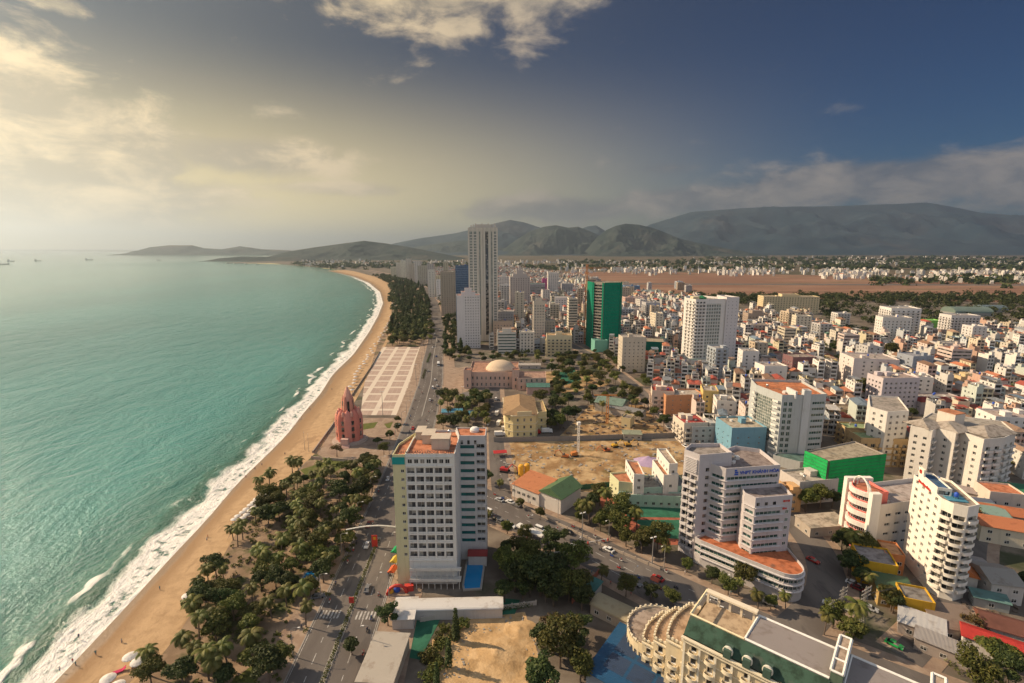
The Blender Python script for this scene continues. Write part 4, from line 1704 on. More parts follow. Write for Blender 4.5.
def cream_hotel():
    O = Vector((41.4, 107.8))
    e, n = Vector((0.763, -0.646)), Vector((0.646, 0.763))

    def L(a, b):
        return O + e * a + n * b
    at = L(16, 8)
    B = Building('cream_hotel', 'ornate cream hotel with crenellated terraces, green mansard and grey roofs', 'hotel', at, (0.66, 0.54, 0.35), trim=(0.72, 0.62, 0.45))
    mark('the ornate cream hotel', at)
    main = [L(0, 0), L(46, 0), L(46, 16.6), L(0, 16.6)]
    win = dict(pitch=3.7, m=(1.0, 1), w=1.3, h=1.9, fh=3.5, sill=0.7, d=0.35, style='sill', balc=(2.3, 0.8, True, 0.85, 0.35), base=1.2, rows=6)
    B.volume(main, 0, 22.2, {0: win, 3: dict(win, pitch=4)}, parapet=0.0, roof=None)
    pl = B.loc(main)
    loc = lambda a, b: L(a, b) - at
    for z, h, d in ((21.3, 0.5, 0.55), (22.2, 0.35, 0.8), (18.2, 0.3, 0.3), (14.7, 0.25, 0.25), (11.2, 0.25, 0.25)):
        B.ledge(pl[0], pl[1], z, h, d)
    rz = math.atan2(e.y, e.x)
    b = MB()
    # pilasters
    for i in range(13):
        p = loc(0.4 + 3.7 * i + 0.35, -0.15)
        b.obox((p.x, p.y, 0), (0.5, 0.5, 21.3), rz)
    b.put('pilaster', [M['plaster']], B.root, color=(0.76, 0.69, 0.55))
    # green mansard slope and grey metal roofs
    b = MB()
    b.add([(*loc(0.2, 0.3), 22.6), (*loc(30, 0.3), 22.6), (*loc(30, 4.2), 25.4), (*loc(0.2, 4.2), 25.4)], [(0, 1, 2, 3)])
    b.add([(*loc(0.2, 0.3), 22.56), (*loc(0.2, 4.2), 25.36), (*loc(0.2, 4.2), 22.5)], [(0, 1, 2)])
    b.put('mansard', [M['roof']], B.root, color=(0.045, 0.085, 0.06))
    b = MB()
    b.add([(*loc(31.5, 0.3), 22.6), (*loc(46, 0.3), 22.6), (*loc(46, 4.2), 25.4), (*loc(31.5, 4.2), 25.4)], [(0, 1, 2, 3)])
    b.put('mansard', [M['roof']], B.root, color=(0.045, 0.085, 0.06))
    for a0, a1 in ((13.0, 29.8), (32.4, 46)):
        b = MB()
        c = [loc(a0, 4.8), loc(a1, 4.8), loc(a1, 16.4), loc(a0, 16.4)]
        b.add([(*c[0], 25.7), (*c[1], 25.7), (*c[2], 24.3), (*c[3], 24.3)] + [(*q, 22.3) for q in c],
              [(0, 1, 2, 3), (4, 5, 1, 0), (5, 6, 2, 1), (6, 7, 3, 2), (7, 4, 0, 3)])
        b.put('grey_roof', [M['tin']], B.root, color=(0.30, 0.26, 0.245))
        for (p, q, z0, z1) in ((loc(a0, 4.5), loc(a1, 4.5), 25.5, 25.5), (loc(a0, 16.5), loc(a1, 16.5), 24.2, 24.2), (loc(a0, 4.5), loc(a0, 16.5), 25.5, 24.2)):
            b = MB()
            b.tube([(*p, z0 + .1), (*q, z1 + .1)], 0.36, 4)
            b.put('roof_coping', [M['white']], B.root)
    # round dormers
    for a in (10.6, 14.8, 19.0):
        p = loc(a, 0.5)
        b = MB()
        b.lathe([(1.05, 0), (1.15, 0.5), (0.75, 0.55), (0.7, 0.2)], n=18, mi=0)
        b.lathe([(0.0, 0.22), (0.7, 0.22)][::-1], n=18, mi=1)
        o = b.put('dormer', [M['plaster'], M['glass']], B.root, (p.x, p.y, 24.0), color=(0.78, 0.72, 0.6))
        o.rotation_euler = (R(90), 0, rz)
        b = MB()
        b.obox((p.x - at.x * 0, p.y, 22.7), (1.6, 2.6, 2.0), rz)
        b.put('dormer_body', [M['plaster']], B.root, color=(0.06, 0.10, 0.075))
    # framed stair bulkheads (white ladder frames)
    for a in (29.9, 46.2):
        b = MB()
        q = [loc(a, 4.4), loc(a + 2.2, 4.4), loc(a + 2.2, 17.2), loc(a, 17.2)]
        b.prism([(v.x, v.y) for v in q], 22.2, 27.6)
        b.put('bulkhead', [M['plaster']], B.root, color=(0.10, 0.14, 0.10))
        b = MB()
        for (p, q2) in ((loc(a, 4.4), loc(a, 17.2)), (loc(a + 2.2, 4.4), loc(a + 2.2, 17.2)), (loc(a, 4.4), loc(a + 2.2, 4.4)), (loc(a, 17.2), loc(a + 2.2, 17.2)), (loc(a, 8.6), loc(a + 2.2, 8.6)), (loc(a, 13), loc(a + 2.2, 13))):
            b.tube([(*p, 27.75), (*q2, 27.75)], 0.3, 4)
        b.put('white_frame', [M['white']], B.root)
        b = MB()
        q = [loc(a + .3, 4.7), loc(a + 1.9, 4.7), loc(a + 1.9, 16.9), loc(a + .3, 16.9)]
        b.prism([(v.x, v.y) for v in q], 27.6, 27.64)
        b.put('bulkhead_roof', [M['roof']], B.root, color=(0.42, 0.32, 0.24))
    # roof court with loggia behind the mansard
    b = MB()
    q = [loc(0.5, 4.6), loc(12.5, 4.6), loc(12.5, 16.2), loc(0.5, 16.2)]
    b.prism([(v.x, v.y) for v in q], 22.0, 22.4)
    b.put('roof_court', [M['roof']], B.root, color=(0.46, 0.34, 0.22))
    b = MB()
    for a in (0.6, 3.4, 6.2, 9.0, 12.0):
        p = loc(a, 16.0)
        b.obox((p.x, p.y, 22.2), (0.55, 0.55, 3.2), rz)
    q = [loc(0.2, 15.0), loc(12.8, 15.0), loc(12.8, 16.6), loc(0.2, 16.6)]
    b.prism([(v.x, v.y) for v in q], 25.4, 25.9)
    b.put('pergola', [M['plaster']], B.root, color=(0.72, 0.62, 0.47))
    b = MB()
    b.tube([(*loc(0.2, 4.4), 25.6), (*loc(0.2, 16.4), 25.6)], 0.32, 4)
    b.tube([(*loc(0.2, 4.4), 25.6), (*loc(12.8, 4.4), 25.6)], 0.28, 4)
    b.put('roof_coping', [M['plaster']], B.root, color=(0.74, 0.62, 0.40))
    # stepped terraces with battlements
    def battlement(poly, z, closed=True, step=1.0):
        k = 0
        pts = poly + ([poly[0]] if closed else [])
        b = MB()
        for p, q in zip(pts, pts[1:]):
            d = (q - p)
            Ln = d.length
            m = max(1, int(Ln / step))
            for i in range(m):
                c = p.lerp(q, (i + 0.5) / m)
                b.obox((c.x, c.y, z), (0.5, 0.36, 0.6), math.atan2(d.y, d.x))
            b.prism([(v.x, v.y) for v in ccw([p, q, q + Vector((-d.y, d.x)).normalized() * 0.3, p + Vector((-d.y, d.x)).normalized() * 0.3])], z - 0.55, z + 0.25)
        return b
    for k, (a0, a1, z) in enumerate(((-4.2, 0, 18.6), (-8.0, -4.2, 15.4), (-11.6, -8.0, 12.2))):
        b0 = 1.0 + 1.2 * k
        bulge = [L(a0 - 1.4 * math.sin(math.pi * t), b0 + (16.8 - b0) * t) for t in (i / 7 for i in range(8))][::-1]
        poly = [L(a0, b0), L(a1, b0), L(a1, 16.8)] + bulge[:-1]
        B.volume(poly, 0, z, {0: dict(win, n=1, m=0.3, pitch=3, rows=int((z - 1.2) / 3.5), balc=(2.6, 0.8, True, 0.85, 0.4))}, parapet=0.35, roof=(0.42, 0.29, 0.19), roofname='terrace_floor')
        pl = B.loc(poly)
        battlement(pl, z + 0.35).put('battlement', [M['plaster']], B.root, color=(0.74, 0.65, 0.48))
        B.ledge(pl[0], pl[1], z - 0.6, 0.4, 0.4)
    cir = [L(-11.65 - 8.2 * math.sin(t), 13.2 - 8.9 * math.cos(t)) for t in (math.pi * i / 16 for i in range(17))][::-1]
    B.volume(cir, 0, 9.6, {i: dict(n=1, m=.1, w=-.3, h=1.8, rows=2, fh=3.6, sill=.8, d=0.3, base=1) for i in range(16)}, parapet=0.35, roof=(0.34, 0.27, 0.22), roofname='terrace_floor')
    battlement(B.loc(cir)[:-1], 9.95, False).put('battlement', [M['plaster']], B.root, color=(0.72, 0.63, 0.47))
    B.finish()


cream_hotel()


def lotus_tower():
    p = Vector((-98.4, 291))
    t = thing('lotus_tower', 'coral pink lotus shaped tower on the beach terrace', 'monument', (p.x, p.y, 0))
    mark('the pink lotus tower', p)
    pink, pale = (0.60, 0.20, 0.145), (0.66, 0.33, 0.25)
    b = MB()
    b.lathe([(10.5, 0), (10.5, 0.8), (9.6, 0.8), (9.6, 1.4)], n=32)
    b.put('plinth', [M['plaster']], t, color=(0.42, 0.33, 0.27))
    for k in range(8):
        a = 2 * math.pi * k / 8 + 0.2
        b = MB()
        b.lathe([(2.7, 0), (3.0, 6), (3.2, 12), (2.8, 15.2), (1.7, 17.8), (0.05, 19.6)], (5.1 * math.cos(a), 5.1 * math.sin(a), 1.2), 10)
        b.put('outer_petal', [M['plaster']], t, color=(pink if k % 2 else (0.64, 0.25, 0.19)), smooth=True)
    for k in range(8):
        a = 2 * math.pi * (k + .5) / 8 + 0.2
        b = MB()
        for z in (4.0, 8.2, 12.0):
            b.obox((6.9 * math.cos(a), 6.9 * math.sin(a), z), (1.3, 1.7, 2.4), a)
        b.put('window', [M['glass']], t)
    for k in range(8):
        a = 2 * math.pi * (k + .5) / 8 + 0.2
        b = MB()
        b.lathe([(1.0, 0), (0.9, 2.0), (0.1, 3.4)], (6.3 * math.cos(a), 6.3 * math.sin(a), 17.0), 6)
        b.put('petal_tip', [M['plaster']], t, color=pale)
    b = MB()
    b.lathe([(3.2, 17), (3.1, 22), (2.9, 25), (2.5, 28), (1.6, 31), (0.5, 33.4), (0.05, 34.2)], n=8)
    b.put('spire', [M['plaster']], t, color=pale)
    for k in range(5):
        a = 2 * math.pi * k / 5 - 1.2
        b = MB()
        b.obox((2.9 * math.cos(a), 2.9 * math.sin(a), 18.8), (0.7, 1.1, 6.5), a)
        b.put('slot_window', [M['glass']], t)
        b = MB()
        b.lathe([(1.2, 16.5), (1.4, 22), (1.0, 26), (0.1, 28.6)], (2.6 * math.cos(a + .6), 2.6 * math.sin(a + .6), 0), 7)
        b.put('inner_petal', [M['plaster']], t, color=(0.62, 0.26, 0.18), smooth=True)
    b = MB()
    for k in range(5):
        b.box(-3.2, 3.2, -13 + 0.5 * k, -9.4, 0.22 * k, 0.22 * (k + 1))
    b.box(-2.2, 2.2, -10.5, -8, 1.2, 4.6)
    b.put('entrance', [M['plaster']], t, color=(0.55, 0.36, 0.30))
    FOOT.append([(p.x - 12, p.y - 13), (p.x + 12, p.y - 13), (p.x + 12, p.y + 12), (p.x - 12, p.y + 12)])


lotus_tower()


def conference_centre():
    at = Vector((-3, 418))
    B = Building('conference_hall', 'pink and brown hall with broad pale dome beside the coast road', 'hall', at, (0.56, 0.39, 0.31), trim=(0.62, 0.48, 0.38))
    mark('the domed pink hall', at)
    win = dict(pitch=3.6, m=1.2, w=1.3, h=2.6, fh=5.5, rows=2, sill=1.2, d=0.4)
    B.volume(V2((-36, 410), (4, 409), (5, 414), (6, 448), (-36, 452)), 0, 12, default=win, parapet=1.2, roof=(0.40, 0.22, 0.15))
    B.volume(V2((4.4, 400), (28, 402), (29, 424), (5.2, 424)), 0, 9.5, default=win, parapet=0.9, roof=(0.38, 0.24, 0.18))
    B.volume(V2((-40, 406), (-34, 405.5), (-33.5, 414), (-39.5, 415)), 0, 15, default=win, parapet=1.0, roof=(0.36, 0.16, 0.1))
    B.volume(V2((0, 404), (6, 404.2), (6, 412), (0, 412)), 0, 15.5, default=win, parapet=1.0, roof=(0.36, 0.16, 0.1))
    b = MB()
    b.lathe([(12.6, 12), (12.6, 13.4), (12, 13.6), (10.8, 15.8), (8.4, 17.8), (5.2, 19.1), (2, 19.7), (0, 19.8)], (-10 - at.x, 426 - at.y, 0), 36)
    b.put('dome', [M['plaster']], B.root, color=(0.60, 0.46, 0.32), smooth=True)
    b = MB()
    b.box(12 - at.x, 30 - at.x, 389 - at.y, 400 - at.y, 0, 6)
    b.put('annex', [M['plaster']], B.root, color=(0.55, 0.36, 0.3))
    b = MB()
    b.gable(12 - at.x, 30 - at.x, 389 - at.y, 400 - at.y, 6.02, 2)
    b.put('annex_roof', [M['tin']], B.root, color=(0.05, 0.16, 0.13))
    FOOT.append([(-42, 385), (32, 385), (32, 455), (-42, 455)])
    B.finish()


conference_centre()


def colonial():
    at = Vector((5, 312))
    B = Building('colonial_building', 'old yellow building with long tan tiled roof and arched windows', 'building', at, (0.64, 0.52, 0.27), trim=(0.68, 0.6, 0.42))
    mark('the old yellow building', at)
    P = V2((-4.2, 297.0), (0.6, 293.2), (14.5, 294.6), (16, 300), (15, 332), (-6, 331))
    win = dict(pitch=3.4, m=0.9, w=1.2, h=2.0, fh=4.6, rows=3, sill=1.4, d=0.4, base=0.3, ledge=(4.6, 9.2))
    B.volume(P, 0, 14.6, default=win, parapet=0.3, roof=None)
    pl = B.loc(P)
    for i in (5, 0, 1, 2):
        B.ledge(pl[i], pl[(i + 1) % 6], 14.5, 0.5, 0.5)
    b = MB()
    b.gable(-18.2, 19.5, -10.2, 10.4, 0, 4.2, hip=7, over=0.3)
    b.put('roof', [M['tile']], B.root, (0, 0.4, 15.0), R(90), color=(0.42, 0.26, 0.13))
    b = MB()
    q = [pl[1] + Vector((2.5, -0.35)), pl[2] + Vector((-2.5, -0.35)), pl[2] + Vector((-2.5, 0.4)), pl[1] + Vector((2.5, 0.4))]
    b.prism([(v.x, v.y) for v in q], 14.9, 17.4)
    b.put('pediment', [M['plaster']], B.root, color=(0.6, 0.5, 0.3))
    B.volume(V2((15.6, 306), (22, 307), (21, 330), (15.3, 329)), 0, 12.5, default=dict(win, rows=2), parapet=0.6, roof=(0.4, 0.28, 0.16))
    B.finish()


colonial()


def site_hall():
    at = Vector((15, 216))
    t = thing('market_hall', 'long white hall with orange shed roof and green gabled roof', 'hall', (at.x, at.y, 0))
    mark('the orange and green roofed hall', at)
    d = Vector((13.4, -19)).normalized()
    rz = math.atan2(-19, 13.4)
    b = MB()
    b.box(-11, 4.8, -7, 7, 0, 6.2)
    b.box(4.8, 16, -6, 10, 0, 7.4)
    b.put('wall', [M['plaster']], t, (-2, 3, 0), rz + 0.25, (0.62, 0.56, 0.5))
    b = MB()
    b.add([(-11.4, -7.4, 6.24), (4.79, -7.4, 6.24), (4.79, 7.4, 8.2), (-11.4, 7.4, 8.2), (-11.4, 7.4, 6.2), (4.79, 7.4, 6.2)], [(0, 1, 2, 3), (3, 2, 5, 4), (0, 3, 4)])
    b.put('orange_roof', [M['tin']], t, (-2, 3, 0), rz + 0.25, (0.52, 0.20, 0.09))
    b = MB()
    b.gable(-6, 10, 4.4, 16.4, 7.42, 3.4, over=0.5)
    o = b.put('green_roof', [M['tin']], t, (-2, 3, 0), rz + 0.25 + R(90), (0.09, 0.16, 0.075))
    o.location = (-2, 3, 0)
    o.rotation_euler = (0, 0, rz + 0.25)
    me = o.data
    # ridge across the hall
    for v in me.vertices:
        x, y, z = v.co
        v.co = (y, x, z)
    me.flip_normals()
    for k in range(5):
        q = MB()
        q.box(0, 2.2, -0.05, 0, 2, 4)
        a = -10 + 3 * k
        o = link('window', window_mesh(1.8, 1.6, 'strip'), t, (0, 0, 0), rz + 0.25)
        c, s = math.cos(rz + .25), math.sin(rz + .25)
        o.location = (-2 + a * c + 7.02 * s, 3 + a * s - 7.02 * c, 2.4)
    FOOT.append(rect(at.x, at.y, 32, 24, rz + .25))


site_hall()


def teal_complex():
    at = Vector((60, 212))
    B = Building('school_building', 'white and mint green building group with stepped terracotta terraces beside the courts', 'school', at, (0.36, 0.50, 0.42), trim=WHITE)
    mark('the mint green school', at)
    win = dict(pitch=3.4, m=0.8, w=1.3, h=1.4, fh=3.5, sill=1, d=0.3)
    B.volume(V2((46.4, 224), (48.8, 215), (57, 213), (57, 226)), 0, 9.5, default=win, parapet=0.8, roof=(0.42, 0.18, 0.10), color=(0.58, 0.58, 0.36))
    B.volume(V2((54.5, 228), (54.8, 212), (59.4, 211.6), (60, 226)), 0, 14.5, default=win, parapet=0.8, roof=(0.45, 0.19, 0.1), color=WHITE)
    B.volume(V2((59.4, 213), (80, 215), (80, 226), (60, 226)), 0, 7.5, default=dict(win, glass='greenglass'), parapet=0.6, roof=(0.2, 0.2, 0.19))
    B.volume(V2((68, 230), (68.5, 213), (75.5, 214), (75, 231)), 0, 13.5, default=win, parapet=0.8, roof=(0.43, 0.2, 0.11), color=WHITE)
    B.volume(V2((70.5, 232), (71, 214), (75, 214.5), (75, 232)), 13.5, 18.5, default=win, parapet=0.8, roof=(0.45, 0.36, 0.28), color=WHITE, foot=False)
    B.volume(V2((47.5, 211.6), (80, 209), (80, 213.4), (48.8, 214.2)), 0, 5.2, default=win, parapet=0.6, roof=(0.38, 0.32, 0.26))
    clutter(B, V2((59.4, 215), (80, 215), (80, 226), (60, 226)), 7.5, 5, 12)
    B.finish()


teal_complex()


def slab(name, label, cat, u, vb, vt, w, d, rz, color, phrase=None, spec=None, roof=(0.3, 0.26, 0.23), specs=None, par=0.9, n_clutter=3, seed=1, top=None, trim=None, group=None):
    """storeyed block: middle of the front foot seen at (u, vb), roof edge seen at vt"""
    p = ground_point(u, vb)
    rz = R(rz)
    c, s = math.cos(PITCH), math.sin(PITCH)
    y = (vt - 341.5) / FPX
    H = CAM_H + p.y * (-s - y * c) / (c - y * s)
    f = Vector((-math.sin(rz), math.cos(rz)))
    cen = Vector((p.x, p.y)) + f * (d / 2)
    B = Building(name, label, cat, cen, color, trim=trim, group=group)
    poly = rect(cen.x, cen.y, w, d, rz)
    sp = dict(pitch=3.3, m=0.8, w=1.5, h=1.5, fh=3.3, sill=1.0, d=0.3)
    sp.update(spec or {})
    if sp.get('none'):
        sp = None
    dist = p.length
    if dist > 700 and sp:
        sp['pitch'] = max(sp['pitch'], 4)
        sp['style'] = 'bare'
    B.volume(poly, 0, H, specs, sp, parapet=par, roof=roof)
    if n_clutter:
        clutter(B, poly, H, n_clutter, seed)
    if top:
        # extra storeys: (width share, depth share, height)
        for (ws, ds, h) in top:
            q = rect(cen.x, cen.y, w * ws, d * ds, rz)
            B.volume(q, H, H + h, sp, parapet=0.5, roof=roof, wall='roof_storey', foot=False)
            H += h
    if phrase:
        mark(phrase, cen)
    B.H = H
    B.cen, B.rz, B.w, B.d = cen, rz, w, d
    return B


STRIP = dict(n=1, m=0.4, w=-0.1, h=1.4, fh=3.3, sill=1.0, d=0.4, style='strip')
BALC = dict(pitch=4.0, m=0.5, w=2.2, h=2.0, fh=3.3, sill=0.4, d=0.5, balc=(-0.5, 1.1, True, 0.9))


def tallest():
    B = slab('skyscraper', 'tallest tower, pale beige with dark vertical stripes and finned crown', 'skyscraper', 484, 341, 229, 34, 34, 0, (0.57, 0.52, 0.44), 'the tallest tower',
             spec=dict(none=1), n_clutter=0, par=1.5)
    H = B.H
    # vertical bays of dark glass between pale piers, storey lines across them
    for (x, w) in ((-14.6, 3.0), (-9.6, 3.0), (-4.0, 1.2), (4.6, 3.6), (10.6, 1.4), (14.6, 3.0)):
        b = MB()
        b.box(x - w / 2, x + w / 2, -17.08, -17.02, 8, H - 3, 0)
        o = b.put('window_bay', [M['glass' if x == 4.6 else 'curtain']], B.root)
        b = MB()
        z = 8
        b.box(x - 0.15, x + 0.15, -17.45, -17.085, 8, H - 3)
        if w > 2.5 and x != 4.6:
            while z < H - 4:
                b.box(x - w / 2 - 0.1, x + w / 2 + 0.1, -17.6, -17.09, z, z + 1.2)
                z += 3.4
            b.put('balcony_tier', [M['plaster']], B.root, color=(0.56, 0.52, 0.47))
    for x in (-17.3, -12, -7, -1.6, 1.6, 7.6, 12.4, 17.0):
        b = MB()
        b.box(x - 0.8, x + 0.8, -17.9, -17.01, 0, H + 1.5)
        b.put('pier', [M['plaster']], B.root, color=(0.62, 0.56, 0.48))
    z = 8
    b = MB()
    b.box(-18.3, -17.01, -15, 15, 0, 1.2)
    me = b.mesh('balcony_tier', [M['plaster']])
    while z < H - 2:
        link('balcony_tier', me, B.root, (0, 0, z), color=(0.56, 0.52, 0.47))
        z += 3.4
    b = MB()
    for k in range(12):
        b.box(-15 + 2.6 * k, -13.6 + 2.6 * k, -15, -14, H, H + 4.5 + (k % 3))
        b.box(-15 + 2.6 * k, -13.6 + 2.6 * k, 12, 13, H, H + 4.5 + (k % 2))
    b.box(-10, 10, -8, 8, H, H + 6)
    b.box(-17, 17, -17, 17, H + 1.51, H + 2.2)
    b.put('crown', [M['plaster']], B.root, color=(0.5, 0.46, 0.41))
    B.finish()


tallest()
B = slab('hotel_slab', 'white slab hotel with stepped roof and dotted windows before the tallest tower', 'hotel', 469, 348, 296, 27, 20, 6, (0.62, 0.58, 0.56), 'the white slab hotel',
         spec=dict(pitch=2.6, w=1.3, m=(9, 0.6), h=1.3, fh=3.2), n_clutter=2, top=[(0.6, 0.6, 4), (0.3, 0.4, 4)], roof=(0.45, 0.2, 0.14))
B.finish()


def twin():
    at = Vector((196, 496))
    B = Building('twin_tower', 'pair of joined white high rises with balcony tiers and a blank grey side', 'high rise', at, (0.66, 0.62, 0.58), trim=(0.74, 0.70, 0.65))
    mark('the joined white high rises', at)
    P = V2((171, 496), (175, 479.5), (186, 481.3), (205.8, 484.6), (206, 505), (196, 520), (176, 515))
    B.volume(P, 0, 65, {0: dict(BALC, n=3, rows=18, base=6), 1: dict(BALC, n=3, rows=18, base=6), 2: dict(n=6, m=(0.3, 4.5), w=-0.5, h=2.3, fh=3.3, sill=.5, base=6, rows=17, d=0.3, style='strip', glass='curtain')}, parapet=2, roof=(0.34, 0.3, 0.27))
    b = MB()
    Q = V2((205.9, 483.6), (218.6, 484.8), (214, 508), (206.1, 508))
    B.volume(Q, 0, 67.5, {0: dict(n=3, m=.5, w=.8, h=.6, fh=3.3, rows=20, sill=1.2, d=.2, style='bare')}, parapet=1.2, roof=(0.3, 0.28, 0.26), color=(0.60, 0.56, 0.55))
    a, c = B.loc(P)[2:4]
    for k in range(18):
        B.ledge(a.lerp(c, 0.02), a.lerp(c, 0.76), 6 + 3.3 * k, 0.35, 0.2, name='spandrel', color=(0.40, 0.45, 0.42))
    B.volume(V2((166, 500), (172, 472), (206, 476), (206.5, 484), (175, 479), (170, 497)), 0, 9, default=STRIP, parapet=0.8, roof=(0.1, 0.2, 0.16), wall='podium_wall', roofname='podium_roof')
    b = MB()
    b.lathe([(4.5, 0), (4.5, 2.2), (0.2, 4.2)], (187 - at.x, 497 - at.y, 65), 12)
    b.put('roof_pavilion', [M['roof']], B.root, color=(0.04, 0.2, 0.09))
    b = MB()
    b.box(176 - at.x, 182 - at.x, 490 - at.y, 498 - at.y, 65, 68.5)
    b.put('stair_house', [M['plaster']], B.root, color=(0.62, 0.54, 0.36))
    B.finish()


twin()


def apartments():
    at = Vector((205, 262))
    B = Building('apartment_block', 'white apartment slab with stacked windows at the back of the pale complex', 'apartments', at, (0.68, 0.64, 0.58), trim=(0.72, 0.68, 0.62))
    mark('the white apartment complex', Vector((215, 245)))
    bal = dict(pitch=4.2, m=0.6, w=2.6, h=1.9, fh=3.25, sill=0.5, d=0.8, balc=(-0.7, 1.0, True, 0.85))
    win = dict(pitch=3.3, m=0.7, w=1.4, h=1.4, fh=3.25, sill=1, d=0.3)
    B.volume(V2((193.5, 262), (196.5, 253), (209.3, 255.0), (222.5, 280.2), (208, 284)), 0, 30, {0: win, 1: win}, parapet=0.8, roof=(0.33, 0.29, 0.25))
    B.finish()
    at = Vector((222, 236))
    B = Building('apartment_block', 'large pale apartment block with zigzag balcony fronts and grey hipped roofs', 'apartments', at, (0.66, 0.61, 0.54), trim=(0.70, 0.66, 0.6))
    pts = V2((196.0, 236.5), (201, 229.5), (206, 233), (209.2, 226), (213.5, 229), (215.2, 218.2), (226.5, 220.5), (238, 226.5), (247, 243), (222, 256))
    B.volume(pts, 0, 28.8, {0: win, 1: bal, 2: win, 3: bal, 4: win, 5: dict(bal, n=2, m=.6, pitch=3), 6: bal, 7: win}, parapet=0.5, roof=(0.36, 0.32, 0.27))
    # hipped roof caps
    for (x, y, w, d, r) in ((204, 238, 12, 12, 0.3), (213, 234, 11, 14, 0.3), (227, 229, 21, 13, 0.28)):
        b = MB()
        b.gable(-w / 2, w / 2, -d / 2, d / 2, 0, 3.0, hip=w * 0.35, over=0.3)
        b.put('hipped_roof', [M['roof']], B.root, (x - at.x, y - at.y, 29.35), r, color=(0.36, 0.31, 0.26))
    b = MB()
    b.obox((0, 0, 0), (7, 8, 6), 0.3)
    b.put('stair_house', [M['plaster']], B.root, (219 - at.x, 241 - at.y, 28.8), color=(0.62, 0.55, 0.47))
    b = MB()
    b.obox((0, 0, 0), (7.4, 8.4, 0.3), 0.3)
    b.put('stair_roof', [M['roof']], B.root, (219 - at.x, 241 - at.y, 34.8), color=(0.45, 0.19, 0.1))
    B.finish()


apartments()

